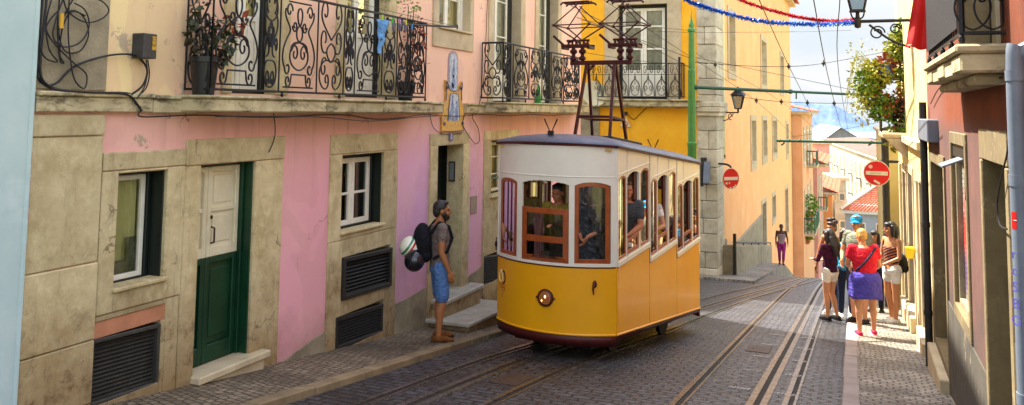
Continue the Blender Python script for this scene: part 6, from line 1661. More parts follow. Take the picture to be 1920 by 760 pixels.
# junction box
a = at_x(262, 62, W+.02); b = at_x(296, 112, W+.12)
jb = thing('junction_box', 'black junction box with a yellow warning strip on the peeling yellow wall', 'junction box', (W+.06, (a.y+b.y)/2, b.z))
y0, y1 = at_x(270, 80, W+.13).y, at_x(295, 80, W+.13).y; z0, z1 = at_x(280, 110, W+.13).z, at_x(280, 63, W+.13).z
g = MB(); g.box(W+.0, W+.13, y0, y1, z0, z1); g.build('housing', MAT('grey_black_box', '#2e2f31', '#3d3d3c', 12, .5), jb, bevel=.006)
g = MB(); g.box(W+.131, W+.134, y1-.055, y1-.012, z0+.07, z1-.02); g.build('warning_strip', MAT('yellow_warning_strip', '#d6a627', '#4a3a14', 55, .5), jb)
# coiled cables
paths = [
    [(80, -6), (76, 40), (73, 90), (70, 140), (84, 160), (115, 170), (170, 174), (238, 175), (250, 186), (266, 208)],
    [(88, -6), (82, 50), (76, 110), (80, 150), (110, 168), (160, 173), (236, 177), (256, 196)],
    [(118, -6), (128, 22), (160, 42), (190, 36), (204, 20), (192, 3), (170, -4)],
    [(72, 120), (82, 158), (106, 156), (128, 134), (152, 119), (200, 105), (240, 102), (262, 110), (276, 132), (268, 160), (246, 178)],
    [(274, 112), (276, 135), (272, 160), (262, 178), (256, 186)], [(277, 112), (280, 140), (274, 165), (258, 182)],
    [(98, -6), (86, 50), (104, 84), (138, 118), (162, 140), (158, 166), (140, 150), (132, 110), (128, 60), (130, -4)],
    [(120, -6), (104, 40), (100, 70), (118, 88), (150, 80), (167, 50), (160, 20), (140, 6)],
    [(112, -6), (108, 50), (112, 110), (120, 118), (112, 100), (118, 50), (135, 22), (160, 30)],
    [(84, 40), (92, 92), (108, 116), (84, 108), (76, 80), (92, 40), (110, 20)],
    [(140, -6), (120, 30), (110, 60), (122, 96), (150, 96), (166, 66), (158, 34), (138, 20), (116, 30)],
]
cb = thing('cable_coil', 'tangle of black cables coiled on the grey render at the top left', 'cables', px(W+.05, (110, 100))[0])
for i, pth in enumerate(paths):
    g = MB(); g.tube(spl([at_x(a_, b_, W+.045+.008*((i*7) % 5)+(.03 if b_ > 168 else 0)) for a_, b_ in pth]), .0085 if i in (0, 1, 3) else .0055, 6); g.build('cable', m['cable'], cb, smooth=60)
g = MB(); q = at_x(116, 38, W+.09); g.box(q.x-.005, q.x+.006, q.y-.015, q.y+.012, q.z-.06, q.z+.05); g.build('cable_tie', MAT('yellow_cable_tie', '#c9992a'), cb)
# cables slung under the string course
def run(name, label, cat, pts, r, mat='cable', group=None):
    g = MB(); g.tube(spl(pts), r, 5); return tag(g.build(name, m[mat], smooth=60), label, cat, group)
pts = [at_x(266, 206, W+.07)]
y = 5.2
while y < 17: pts.append(V((W+.065, y, -.095-.012*math.sin(y*3)-(.03 if 8.2 < y < 9.6 else 0)))); y += .6
run('wall_cable', 'thin brown cable sagging along the underside of the long stone ledge', 'cable', pts, .006)
run('wall_cable', 'second thin cable swinging in a shallow loop under the first balcony', 'cable', [V((W+.37, 5.7, -.09)), V((W+.36, 7.2, -.10)), V((W+.36, 8.2, -.15)), V((W+.36, 9.3, -.11)), V((W+.3, 10.25, -.09))], .005)
run('wall_cable', 'cable drooping in a loop to the right of the doorway number plate', 'cable', [at_x(a_, b_, W+.04) for a_, b_ in ((872, 214), (868, 235), (884, 262), (893, 270), (899, 262), (896, 240), (886, 222), (888, 214))], .006)
run('wall_cable', 'cable hanging down the wall between the first balcony and the tile panel', 'cable', [at_x(a_, b_, W+.03) for a_, b_ in ((806, 214), (812, 238), (826, 250), (842, 252), (866, 250))], .005)
run('wall_cable', 'cable running down the peach wall beside the second balcony', 'cable', [at_x(a_, b_, W+.02) for a_, b_ in ((914, -4), (911, 80), (908, 140), (900, 190), (893, 214))], .006)
run('wall_cable', 'short twin drop cable on the stone left of the tall pink panel', 'cable', [at_x(a_, b_, W+.04) for a_, b_ in ((513, 210), (516, 240), (514, 262), (504, 286))], .005)
# painted tile panel over the doorway
m['azul'] = None
t = NT('blue_white_glazed_tiles'); p = t.pos()
n1 = t.noise(t.mapped(p, (9, 9, 9)), 1, 8, .75, 1.6); n2 = t.noise(t.mapped(p, (22, 22, 14)), 1, 6, .7, 2.0)
col = t.mix(t.rng(n1, .42, .60), lin('#cfcfc4'), lin('#8b9cbd')); col = t.mix(t.rng(n2, .52, .62, 0, .85), col, lin('#4a62a0'))
m['azul'] = t.fin(col, .3, None, 0, .5)
t = NT('yellow_glazed_border'); p = t.pos(); n1 = t.noise(t.mapped(p, (20, 20, 20)), 1, 6, .7, 1.5)
col = t.mix(t.rng(n1, .40, .52), lin('#dca92c'), lin('#c48d22')); col = t.mix(t.rng(n1, .56, .66), col, lin('#75687a')); m['azul_y'] = t.fin(col, .3, None, 0, .5)
t = NT('violet_tile_edge'); m['azul_p'] = t.fin(lin('#9a8a95'), .4)
tp = thing('tile_panel', 'tall glazed tile panel with blue figures in a yellow scrolled border above the doorway', 'tile panel', FL(11.0, -.34, 0))
def plate(pts, d0, d1, name, mat):
    n = len(pts); g = MB(); g.add([FL(a_, z, d) for d in (d0, d1) for a_, z in pts], [tuple(range(n)), tuple(range(n, 2*n))]+[(i, (i+1) % n, n+(i+1) % n, n+i) for i in range(n)]); return g.build(name, mat, tp)
sy = lambda h: h+[(2*11.02-a_, z) for a_, z in h[::-1]]
plate(sy([(11.02-.37, -.335), (11.02-.36, -.20), (11.02-.38, -.12), (11.02-.33, -.05), (11.02-.32, .06), (11.02-.265, .12), (11.02-.25, .24), (11.02-.28, .33), (11.02-.27, .41), (11.02-.215, .36), (11.02-.15, .29), (11.02-.06, .255)]), .0, .030, 'border', m['azul_y'])
def pline(pts, r_, name, mat):
    g = MB()
    for pl in pts:
        for sg in (1, -1): g.tube([FL(11.02+sg*a_, z, .0365) for a_, z in pl], r_, 5)
    return g.build(name, mat, tp)
m['tile_fig'] = MAT('blue_tile_figures', '#41598f', '#8c9ab8', 18, .35)
m['tile_line'] = MAT('dark_blue_tile_line', '#2c3a6b', '#4a3a40', 40, .4)
pline([spiral(.30, -.22, .035, 0, 1.0), [(.355, -.32), (.0, -.325)], [(.19, -.17), (.17, .02), (.15, .10), (.13, .2), (.05, .225), (0, .22)], [(.262, .12), (.245, .24), (.272, .33), (.262, .395), (.21, .345), (.14, .275), (.0, .25)], spiral(.225, .30, .03, 0, 1.2)], .005, 'scrolls', m['tile_line'])
g = MB()
for (u, z, a_, b_) in ((-.06, .02, .05, .13), (-.06, .17, .03, .035), (.09, -.03, .055, .10), (.09, .09, .028, .03), (-.14, -.10, .045, .07), (.02, -.14, .11, .035), (.0, .40, .05, .10), (.0, .56, .045, .11), (.01, .70, .028, .03), (-.04, .33, .06, .05)):
    g = MB(); n = 14; g.add([FL(11.02+u+a_*math.cos(6.283*i/n)*(1-.35*math.sin(6.283*i/n)), z+b_*math.sin(6.283*i/n), .0372 if z < .25 else .0178) for i in range(n)], [tuple(range(n))]); g.build('figure', m['tile_fig'], tp)
plate(sy([(11.02-.19, -.17), (11.02-.17, .02), (11.02-.15, .10), (11.02-.13, .20), (11.02-.05, .22)]), .0305, .036, 'picture', m['azul'])
plate(sy([(11.02-.16, .26), (11.02-.16, .72), (11.02-.13, .80), (11.02-.05, .845)]), .0, .012, 'upper_border', m['azul_p'])
plate(sy([(11.02-.125, .27), (11.02-.125, .70), (11.02-.10, .77), (11.02-.03, .80)]), .0125, .017, 'upper_picture', m['azul'])
# intercom in the door reveal and wall plate
q0, q1 = at_y(851, 303, 11.375), at_y(864, 341, 11.375)
g = MB(); g.box(-5.60, -5.50, 11.355, 11.379, q1.z, q0.z); ic = g.build('intercom', m['dark_pipe'], bevel=.004); tag(ic, 'dark metal intercom panel in the reveal of the open doorway', 'intercom')
g = MB(); g.box(-5.585, -5.515, 11.350, 11.3545, q1.z+.02, q0.z-.02); g.build('panel', m['grey_metal'], ic)
q0, q1 = at_x(882, 369, W), at_x(893, 399, W)
g = MB(); g.fbox(FL, q0.y, q1.y, q1.z, q0.z, -.01, .012); tag(g.build('wall_plate', MAT('taupe_plate', '#9c8674', '#8c7766', 9, .6), bevel=.003), 'small taupe cover plate on the pink wall right of the doorway', 'wall plate')

# ------------------------------------------------------------------ plants
def leaves(g, c, rad, n, size, rr, droop=.3, asp=.55):
    c = V(c)
    for i in range(n):
        while True:
            p = V((rr.uniform(-1, 1), rr.uniform(-1, 1), rr.uniform(-1, 1)))
            if p.length < 1: break
        p = p.normalized()*(p.length**.6); q = c+V((p.x*rad[0], p.y*rad[1], p.z*rad[2]))
        d = (V((rr.uniform(-1, 1), rr.uniform(-1, 1), rr.uniform(-.8, .6)))+p*.8-V((0, 0, droop))).normalized(); s_ = d.cross(V((rr.uniform(-1, 1), rr.uniform(-1, 1), rr.uniform(-1, 1)))).normalized()
        L = size*rr.uniform(.6, 1.3); nn = d.cross(s_)
        g.add([q, q+d*L*.45+s_*L*asp*.5+nn*L*.06, q+d*L, q+d*L*.45-s_*L*asp*.5+nn*L*.06], [(0, 1, 2), (0, 2, 3)])
def potted(label, loc, pr, phh, potmat, crowns, leafmats, flowers=None, seed=1, group=None, name='potted_plant', cat='plant', size=.06, stems=True, hang=False):
    rr = random.Random(seed); loc = V(loc)
    t_ = thing(name, label, cat, loc, group=group)
    g = MB(); g.lathe([(pr*.72, 0), (pr*.95, phh*.85), (pr*1.08, phh*.86), (pr*1.08, phh), (pr*.95, phh), (pr*.9, phh*.9), (0, phh*.9)], loc, 18); g.build('pot', potmat, t_, smooth=40)
    top = loc+V((0, 0, phh*.9)); gs = MB()
    for i, (c, rad, n) in enumerate(crowns):
        cc = loc+V(c)
        for k in range(3):
            e = cc+V((rr.uniform(-.6, .6)*rad[0], rr.uniform(-.6, .6)*rad[1], rr.uniform(-.3, .7)*rad[2])); gs.tube(spl([top+V((rr.uniform(-.4, .4)*pr, rr.uniform(-.4, .4)*pr, 0)), top.lerp(e, .5)+V((0, 0, .05)), e], 4), [.006]*9, 4)
        g = MB(); leaves(g, cc, rad, n, size, rr); g.build('foliage', leafmats[i % len(leafmats)], t_)
    gs.build('stem', m['leaf2'], t_)
    if flowers:
        for c, n, s_ in flowers:
            for i in range(n):
                g = MB(); q = loc+V(c)+V((rr.gauss(0, 1)*s_, rr.gauss(0, 1)*s_, rr.gauss(0, 1)*s_)); 
                for k in range(5):
                    a_ = k*1.257+rr.random(); d = V((math.cos(a_), math.sin(a_)*.6, .4)).normalized(); s2 = d.cross(V((0, 0, 1))).normalized(); g.add([q, q+d*.02+s2*.013, q+d*.034, q+d*.02-s2*.013], [(0, 1, 2, 3)])
                g.build('flower', m['flower'], t_)
    return t_
bl = at_x(381, 178, W+.17)
potted('dark leafy plant in a large black pot at the left end of the first balcony', (W+.17, bl.y, .094), .125, .33, m['pot_black'],
       [((.0, .02, .52), (.14, .17, .20), 150), ((.06, .12, .44), (.10, .12, .16), 70), ((.08, .28, .66), (.07, .09, .09), 26), ((-.02, -.06, .74), (.08, .12, .16), 26)], [m['leaf2'], m['leaf2'], m['leaf_red'], m['leaf2']], seed=3, size=.085, flowers=[((.08, .30, .62), 3, .03)])
br = at_x(760, 184, W+.17)
potted('red-flowered plant in a black pot at the right end of the first balcony', (W+.17, br.y, .094), .12, .24, m['pot_black'],
       [((.05, 0, .50), (.12, .22, .22), 70), ((.1, .02, .78), (.12, .22, .18), 50), ((.08, -.12, 1.12), (.12, .2, .16), 60), ((.08, .15, .98), (.10, .10, .10), 30)], [m['leaf2'], m['leaf_red'], m['leaf1'], m['leaf_red']], [((.1, -.12, 1.26), 10, .05), ((.1, .05, .48), 6, .08), ((.1, .2, .7), 5, .06)], 5, size=.055)
q = at_x(1009, 196, W+.30)
g = MB(); g.lathe([(.055, 0), (.06, .10), (.045, .2), (.02, .30), (.012, .36), (.0, .36)], q+V((0, 0, -.02)), 14); tag(g.build('watering_bottle', MAT('bright_green_plastic', '#3fae3a', '#2f9430', 6, .35), smooth=50), 'bright green plastic bottle standing behind the rail of the second balcony', 'bottle')
# clothes line and washing
LX = W+.36
c0 = at_x(758, 46, LX); c1 = at_x(858, 51, LX)
g = MB(); g.tube([c0, c1], .014, 6); g.tube([c1-V((0, .01, -.03)), c1-V((0, .01, .03))], .012, 6); tag(g.build('drying_rod', m['dark_pipe']), 'dark drying rod sticking out beyond the right end of the first balcony', 'rod')
for i, ((a_, b_), (c_, d_)) in enumerate((((560, -4), (835, 49)), ((640, -3), (848, 48)))):
    run('clothes_line', ('lower', 'upper')[i]+' thin clothes line strung outside the first balcony rail', 'clothes line', [at_x(a_, b_, LX+.03*i), at_x((a_+c_)/2, (b_+d_)/2+2, LX+.03*i), at_x(c_, d_, LX+.03*i)], .003)
def cloth_piece(label, pts, mat, name='washing', sub=(6, 10), amp=.012, group='washing on the clothes line'):
    a_, b_, c_, d_ = [at_x(*q, LX+.01) for q in pts]; g = MB()
    g.surf(lambda u, v: a_.lerp(b_, u).lerp(d_.lerp(c_, u), v)+V((amp*math.sin(u*9+v*3)+amp*.6*math.sin(v*7), 0, 0)), frange(0, 1, sub[0]), frange(0, 1, sub[1]))
    return tag(g.build(name, mat, smooth=180, solid=.003), label, 'washing', group)
cloth_piece('light blue cloth hanging furthest left on the line', [(706, 36), (729, 39), (722, 80), (708, 68)], cloth('#6fa3d6', '#5a8cc4')).name = 'washing'
cloth_piece('narrow light blue trouser leg hanging under the light blue cloth', [(708, 66), (722, 72), (716, 102), (708, 100)], cloth('#7badde', '#5a8cc4'))
for i, (x, w_, h) in enumerate(((734, 9, 17), (745, 9, 16), (756, 9, 17))):
    cloth_piece(('grey sock next to the blue cloth', 'middle grey sock on the line', 'grey sock furthest right on the line')[i], [(x, 42), (x+w_, 44), (x+w_-1, 44+h), (x+1, 40+h)], cloth('#77727c', '#5f5a66'), 'sock', (3, 4), .006)
for i, (x, y_, c_) in enumerate(((717, 33, '#b4d64a'), (736, 38, '#4fc04a'), (749, 40, '#c77ad0'), (761, 42, '#d6d04a'), (772, 50, '#3f8fd0'))):
    q = at_x(x, y_, LX+.01); g = MB(); g.hexa([q+V((dx, dy, dz)) for dx in (-.008, .012) for dy in (-.008, .008) for dz in (-.035, .03)])
    tag(g.build('clothes_peg', MAT('peg_'+c_.strip('#'), c_), bevel=.003), ('yellow-green', 'green', 'lilac', 'yellow', 'blue')[i]+' clothes peg on the line', 'clothes peg', 'clothes pegs on the line')

# ------------------------------------------------------------------ yellow house fittings
q = at_y(1114, 176, 24.55)
sd = thing('satellite_dish', 'cream satellite dish on the yellow house left of the balcony window', 'satellite dish', q)
ax = V((.55, -.8, .25)).normalized(); sx_ = ax.cross(V((0, 0, 1))).normalized(); sz_ = sx_.cross(ax); dm = Matrix((sx_, sz_, ax)).transposed()
g = MB(); g.lathe([(0, -.07), (.12, -.062), (.24, -.035), (.34, .0), (.40, .03), (.395, .035), (.33, .012), (.23, -.022), (.12, -.05), (0, -.058)], q, 28, dm, caps=False); g.build('dish', MAT('cream_dish_paint', '#cfc6a4', '#bfb692', 3, .45), sd, smooth=50)
g = MB(); g.tube([q+sz_*-.38, q+sz_*-.42+ax*.25, q+ax*.38-sz_*.1], .014, 6); g.ell(q+ax*.38-sz_*.08, .04, .04, .05, 8, 6); g.tube([q-ax*.06, q-ax*.3, V((q.x-.1, 25.0, q.z-.25))], .03, 6); g.build('arm', m['zinc'], sd)
a_, b_, c_ = at_y(1173, 219, 24.95), at_y(1163, 237, 24.95), at_y(1183, 238, 24.95)
g = MB(); g.add([p+V((0, d, 0)) for d in (0, -.015) for p in (a_, b_, c_)], [(0, 1, 2), (3, 4, 5), (0, 1, 4, 3), (1, 2, 5, 4), (2, 0, 3, 5)]); ts_ = tag(g.build('warning_sign', m['white_sign']), 'small white triangular sign on the yellow wall', 'sign')
k_ = (a_+b_+c_)/3+V((0, -.017, -.02)); g = MB(); g.tube([k_+V((.07*math.cos(x), 0, .07*math.sin(x))) for x in frange(0, 6.283, 14)[:-1]], .012, 4, closed=True); g.tube([k_+V((-.05, 0, .05)), k_+V((.05, 0, -.05))], .012, 4); g.build('symbol', m['red_paint'], ts_)
q = at_y(1173, 214, 24.9); g = MB(); g.ell(q, .06, .06, .05, 10, 7); g.box(q.x-.04, q.x+.04, q.y, 25.02, q.z, q.z+.07); tag(g.build('wall_lamp', m['dark_pipe'], smooth=40), 'little round lamp just above the white triangular sign', 'lamp')
run('wall_cable', 'cable curving down the yellow wall right of the triangular sign', 'cable', [at_y(a_, b_, 24.96) for a_, b_ in ((1215, 200), (1200, 214), (1188, 224), (1176, 214))], .012)
# lamp box on the stone corner
q0, q1 = at_y(1314, 297, 24.85), at_y(1330, 350, 24.85)
lb = thing('flood_light', 'grey floodlight with a dark bracket on the pale stone corner', 'floodlight', ((q0.x+q1.x)/2, 24.88, q1.z))
g = MB(); g.box(q0.x, q0.x+.16, 24.8, 24.95, q0.z-.15, q0.z+.02); g.box(q0.x, q0.x+.07, 24.75, 24.90, q1.z, q0.z-.15); g.build('bracket', m['dark_pipe'], lb, bevel=.01)
g = MB(); g.hexa([V((x, y, z)) for x in (q0.x+.09, q1.x+.04) for (y, z) in ((24.62, q1.z+.1), (24.70, q1.z+.1), (24.80, q0.z-.08), (24.88, q0.z-.08))]); g.build('lamp_head', m['zinc'], lb, bevel=.015)

# ------------------------------------------------------------------ green catenary pole
pb = at_y(1297, 150, 22)
gp_ = thing('catenary_pole', 'tall green tram pole with a pointed finial and a long green arm', 'pole', (pb.x, 22, zroad(22)))
g = MB(); zb_, zt_ = zroad(22)-.1, at_y(1297, 52, 22).z
g.lathe([(.16, zb_), (.16, zb_+.9), (.13, zb_+1.0), (.115, -.9), (.125, -.88), (.125, -.80), (.105, -.78), (.095, 1.0), (.10, 1.02), (.10, 1.08), (.085, 1.1), (.075, zt_-.12), (.10, zt_-.1), (.10, zt_-.04), (.06, zt_), (.075, zt_+.06), (.05, zt_+.13), (.03, zt_+.2), (.022, zt_+.22), (.012, zt_+.36), (0, zt_+.5)], (pb.x, 22, 0), 18); g.build('pole', m['green_pole'], gp_, smooth=35)
a0, a1, a2 = at_y(1303, 164, 22), at_y(1482, 172, 22), at_y(1640, 179, 22)
g = MB(); g.tube([a0, a1], .042, 8); g.tube([a1, a2], .032, 8); g.ell(a1, .07, .06, .06, 10, 7); g.tube([at_y(1493, 172, 22), at_y(1493, 186, 22)], .018, 6); g.tube([a0-V((.06, 0, 0)), a0+V((.06, 0, 0))], .07, 10); g.build('arm', m['green_arm'], gp_, smooth=50)
for x, y in ((1305, 110), (1290, 108)): pass
# dark post on the right with a hooked arm
pp = at_y(1660, 300, 20)
dp = thing('arm_post', 'dark post on the right pavement carrying a hooked tram-wire arm', 'post', (pp.x, 20, zroad(20)+.05))
g = MB(); g.lathe([(.075, zroad(20)), (.075, at_y(1660, 240, 20).z), (.05, at_y(1660, 238, 20).z)], (pp.x, 20, 0), 14); g.build('post', m['dark_pipe'], dp, smooth=35)
b0, b1 = at_y(1456, 264, 20), at_y(1656, 268, 20)
g = MB(); g.tube([b0, b1], .03, 8)
for x in (1470, 1634): q = at_y(x, 264, 20); g.tube([q, q+V((.0, 0, -.06)), q+V((-.05, 0, -.10)), q+V((-.07, 0, -.09))], .018, 6)
for x in (1462, 1480, 1500): q = at_y(x, 264, 20); g.ell(q, .03, .045, .045, 8, 6)
g.build('arm', m['green_arm'], dp, smooth=50)
g = MB(); q = at_y(1672, 303, 20); g.tube([at_y(1648, 303, 20), q+V((.25, 0, 0))], .03, 6); g.build('wall_stay', m['dark_pipe'], dp)
# no-entry signs
def no_entry(label, c, r_, n, extra=None):
    c = V(c); n = V(n).normalized(); x = V((0, 0, 1)).cross(n).normalized(); mt = Matrix((x, V((0, 0, 1)), n)).transposed()
    s_ = thing('no_entry_sign', label, 'road sign', c)
    g = MB(); g.lathe([(0, -.012), (r_, -.012), (r_, .008), (r_*.95, .010), (0, .010)], c, 40, mt); g.build('rim', m['white_sign'], s_, smooth=30)
    g = MB(); g.lathe([(0, .0105), (r_*.94, .0105), (r_*.94, .013), (0, .0135)], c, 40, mt, caps=False); g.build('disc', m['red_paint'], s_)
    g = MB(); g.obox(c+n*.017, (r_*1.62, r_*.30, .005), mt); bar_ = g.build('bar', m['white_sign'], s_)
    return s_, mt, x, n, bar_
q = at_y(1370, 335, 25.15)
s_, mt, x, n, bar_ = no_entry('red no-entry sign with scraped lower edge on a bent bracket by the stone corner', q, .305, (.72, -.69, 0))
g = MB(); w0 = at_y(1344, 307, 25.15); g.tube(spl([w0, w0+V((.25, 0, -.01)), w0+V((.36, -.01, -.05)), q+V((0, .03, .30)), q+V((0, .03, 0))]), .03, 8); g.box(w0.x-.03, w0.x+.02, w0.y-.05, w0.y+.05, w0.z-.12, w0.z+.12); g.build('bracket', m['dark_pipe'], s_, smooth=50)
rr = random.Random(9); g = MB()
for (a_, b_, r0) in ((-.16, -.14, .055), (-.06, -.13, .03), (.1, -.25, .05), (-.02, -.26, .035), (.16, -.20, .03)):
    cc = q+x*a_+V((0, 0, b_))+n*.0155; k = 9; g.add([cc+x*(r0*rr.uniform(.5, 1.2)*math.cos(i*6.283/k))+V((0, 0, r0*rr.uniform(.4, 1)*math.sin(i*6.283/k))) for i in range(k)], [tuple(range(k))])
g.build('scraped_patch', m['white_sign'], s_)
q = at_y(1644, 325, 19.86)
s_, mt, x, n, bar_ = no_entry('red no-entry sign with stickers fixed to the dark post on the right', q, .27, (-.12, -.99, 0))
rr = random.Random(2); g = MB(); u = -.13
while u < .08:
    w_ = rr.uniform(.006, .012); h_ = rr.uniform(.012, .02); g.obox(q+x*u+n*.0205, (w_*.5, h_*2, .001), mt); 
    if rr.random() < .6: g.obox(q+x*(u+.006)+V((0, 0, rr.choice((-.012, 0, .012))))+n*.0206, (.016, .006, .001), mt)
    u += .022
g.build('lettering', MAT('faded_grey_lettering', '#7a7468'), bar_)
g = MB(); g.lathe([(0, 0), (.04, 0), (.04, .002), (0, .002)], q-x*.12+V((0, 0, .135))+n*.0135, 18, mt); g.build('round_sticker', MAT('pale_pink_sticker', '#d9b5a8'), s_)
g = MB(); m2 = mt @ Matrix.Rotation(R(-32), 3, 'Z'); g.obox(q+x*-.0+V((0, 0, -.19))+n*.016, (.13, .045, .003), m2); g.build('tape_sticker', m['white_sign'], s_)
# ------------------------------------------------------------------ lanterns
m['lantern_glass'] = GLASS('lantern_glass', '#c9d3d6', .12, opacity=.3)
def lantern(c, h):
    # c = bottom centre of the glass body
    c = V(c); t_ = []
    r0, r1 = h*.16, h*.30
    g = MB()
    for i in range(4):
        a_ = math.pi/4+i*math.pi/2; d = V((math.cos(a_), math.sin(a_), 0)); g.bar(c+d*r0*1.2, c+d*r1*1.25+V((0, 0, h*.62)), h*.035)
    for rr_, z in ((r0*1.2, 0), (r1*1.25, h*.62)):
        ps = [c+V((math.cos(math.pi/4+i*math.pi/2)*rr_, math.sin(math.pi/4+i*math.pi/2)*rr_, z)) for i in range(4)]
        for i in range(4): g.bar(ps[i], ps[(i+1) % 4], h*.045)
    g.lathe([(r1*1.4, h*.64), (r1*1.1, h*.72), (r1*.6, h*.86), (r1*.55, h*.93), (r1*.7, h*.94), (r1*.5, h*1.0), (r1*.2, h*1.02), (0, h*1.08)], c, 8)
    g.lathe([(0, -h*.18), (h*.05, -h*.16), (h*.04, -h*.05), (h*.12, 0), (0, 0)], c, 10)
    g2 = MB(); 
    A = [c+V((math.cos(math.pi/4+i*math.pi/2)*r0*1.12, math.sin(math.pi/4+i*math.pi/2)*r0*1.12, h*.02)) for i in range(4)]; B = [c+V((math.cos(math.pi/4+i*math.pi/2)*r1*1.17, math.sin(math.pi/4+i*math.pi/2)*r1*1.17, h*.6)) for i in range(4)]
    for i in range(4): g2.poly(A[i], A[(i+1) % 4], B[(i+1) % 4], B[i])
    g2.poly(*B)
    return g, g2
q = at_y(1384, 204, 25.9)
ln = thing('wall_lantern', 'black street lantern on a scrolled bracket on the apricot house', 'street lamp', (q.x, q.y, q.z))
g, g2 = lantern(q, .62); lf = g.build('lantern', m['iron'], ln); g2.build('glass', m['lantern_glass'], lf)
w0 = V((-3.68, 26.4, q.z-.12)); e0 = q+V((0, 0, -.12))
g = MB(); g.tube([w0, e0], .02, 6); g.tube([w0+V((0, 0, -.3)), w0+V((0, 0, .25))], .022, 6)
ub = (e0-w0).normalized()
g.tube(spl([w0+V((0, 0, -.26)), w0+ub*.25+V((0, 0, -.20)), w0+ub*.5+V((0, 0, -.03))]), .015, 5); g.tube([w0+ub*(.36+.09*math.cos(a_))+V((0, 0, -.13+.09*math.sin(a_))) for a_ in frange(0, 5.2, 14)], .013, 5); g.tube([e0, q], .02, 6)
g.build('bracket', m['iron'], ln, smooth=50)
wl_ = at_x(1706, 46, RW); q = at_y(1608, 34, wl_.y)
lr = thing('street_lantern', 'black street lantern with a scrolled bracket hanging over the street at the top right', 'street lamp', q)
g, g2 = lantern(q+V((0, 0, .12)), .72); lf = g.build('lantern', m['iron'], lr); g2.build('glass', m['lantern_glass'], lf)
g = MB(); e0 = q+V((0, 0, -.06)); w0 = V((RW, q.y, e0.z)); g.tube([e0, w0], .028, 8); g.lathe([(0, -.12), (.05, -.1), (.06, 0), (.05, .06), (0, .1)], e0, 10)
for sg in (-1, 1): g.tube(spl([e0+V((0, 0, .03)), e0+V((sg*.08, 0, .07)), e0+V((sg*.11, 0, .16)), e0+V((sg*.13, 0, .18))]), .014, 5)
g.tube(spl([w0+V((0, 0, -.45)), w0+V((-.3, 0, -.32)), w0+V((-.62, 0, -.06))]), .02, 6)
for cx_, cz, r0 in ((-.50, -.20, .12), (-.22, -.14, .09)): g.tube([w0+V((cx_+r0*(1-i*.028)*math.cos(i*.42), 0, cz+r0*(1-i*.028)*math.sin(i*.42))) for i in range(22)], .014, 5)
g.build('bracket', m['iron'], lr, smooth=50)
LAMPR = e0
# ------------------------------------------------------------------ overhead wires and garlands
def wire(label, pts, r=.006): return run('overhead_wire', label, 'wire', pts, r, 'cable', 'overhead wires')
ry = at_y
wire('long trolley wire dropping steeply down the street, left of the sky gap', [ry(1422, -3, 12), ry(1479, 124, 20), ry(1513, 193, 30), ry(1540, 258, 48)], .008)
wire('trolley wire running down the middle of the sky toward the gabled hall', [ry(1525, -3, 11), ry(1556, 158, 21), ry(1582, 260, 46)], .008)
wire('trolley wire furthest right in the open sky', [ry(1575, -3, 11), ry(1573, 142, 20), ry(1592, 255, 46)], .007)
wire('span wire from the green pole curving up to the plants on the right', [ry(1303, 117, 22), ry(1400, 124, 21.8), ry(1479, 125, 21.6), ry(1544, 119, 21.4), ry(1662, 97, 21)], .008)
wire('thin wire slanting from the green pole tip down to the long green arm', [ry(1303, 108, 22), ry(1460, 140, 22), ry(1608, 171, 22)], .006)
wire('wire slanting across the apricot wall from the green pole to the distance', [ry(1305, 100, 22), ry(1341, 122, 24), ry(1465, 191, 30), ry(1545, 256, 45)], .006)
wire('lower wire slanting across the apricot wall below the lantern', [ry(1302, 112, 22), ry(1418, 190, 25), ry(1492, 259, 33)], .006)
wire('sagging cross wire at the height of the distant hill', [ry(1387, 182, 26), ry(1465, 191, 26), ry(1564, 194, 26), ry(1630, 191, 26)], .008)
wire('thin level wire under the blue garland', [ry(1215, 58, 24), ry(1300, 61, 23), ry(1480, 60, 22), ry(1596, 57, 20)], .005)
wire('thin wire rising to the right in front of the gabled hall', [ry(1485, 257, 40), ry(1580, 243, 36), ry(1650, 229, 30)], .007)
wire('wire slanting from the upper balcony doors down to the green pole', [ry(975, -3, 15.5), ry(1140, 53, 18), ry(1296, 110, 22)], .007)
wire('second wire slanting down to the green pole across the pantograph', [ry(1045, -3, 16), ry(1170, 62, 19), ry(1296, 128, 22)], .007)
wire('short wire slanting from the pantograph top to the yellow balcony post', [ry(1127, -3, 17), ry(1200, 45, 20), ry(1292, 105, 22)], .006)
wire('thin level wire behind the pantograph heads', [ry(1036, 34, 17.6), ry(1130, 42, 19), ry(1290, 57, 22)], .005)
wire('level wire behind the insulators of the pantograph', [ry(1080, 96, 17.8), ry(1180, 112, 20), ry(1292, 124, 22)], .006)
for i, (x, y_, Y, lab) in enumerate(((1479, 125, 21.6, 'left'), (1544, 119, 21.4, 'right'), (1341, 122, 24, 'pole-side'))):
    q = ry(x, y_, Y); g = MB(); g.ell(q, .045, .035, .045, 10, 7); g.tube([q+V((0, 0, .08)), q-V((0, 0, .08))], .012, 6); tag(g.build('wire_clamp', m['dark_pipe'], smooth=50), lab+' dark clamp on the upper span wire', 'wire clamp', 'wire clamps')
for i, (x, y_, lab) in enumerate(((1418, 189, 'leftmost'), (1465, 191, 'second from left'), (1514, 193, 'third from left'), (1564, 194, 'rightmost'))):
    q = ry(x, y_, 26); g = MB(); g.ell(q, .05, .035, .05, 10, 7); g.tube([q+V((0, 0, .09)), q-V((0, 0, .09))], .014, 6); tag(g.build('wire_clamp', m['dark_pipe'], smooth=50), lab+' dark clamp on the sagging cross wire', 'wire clamp', 'wire clamps')
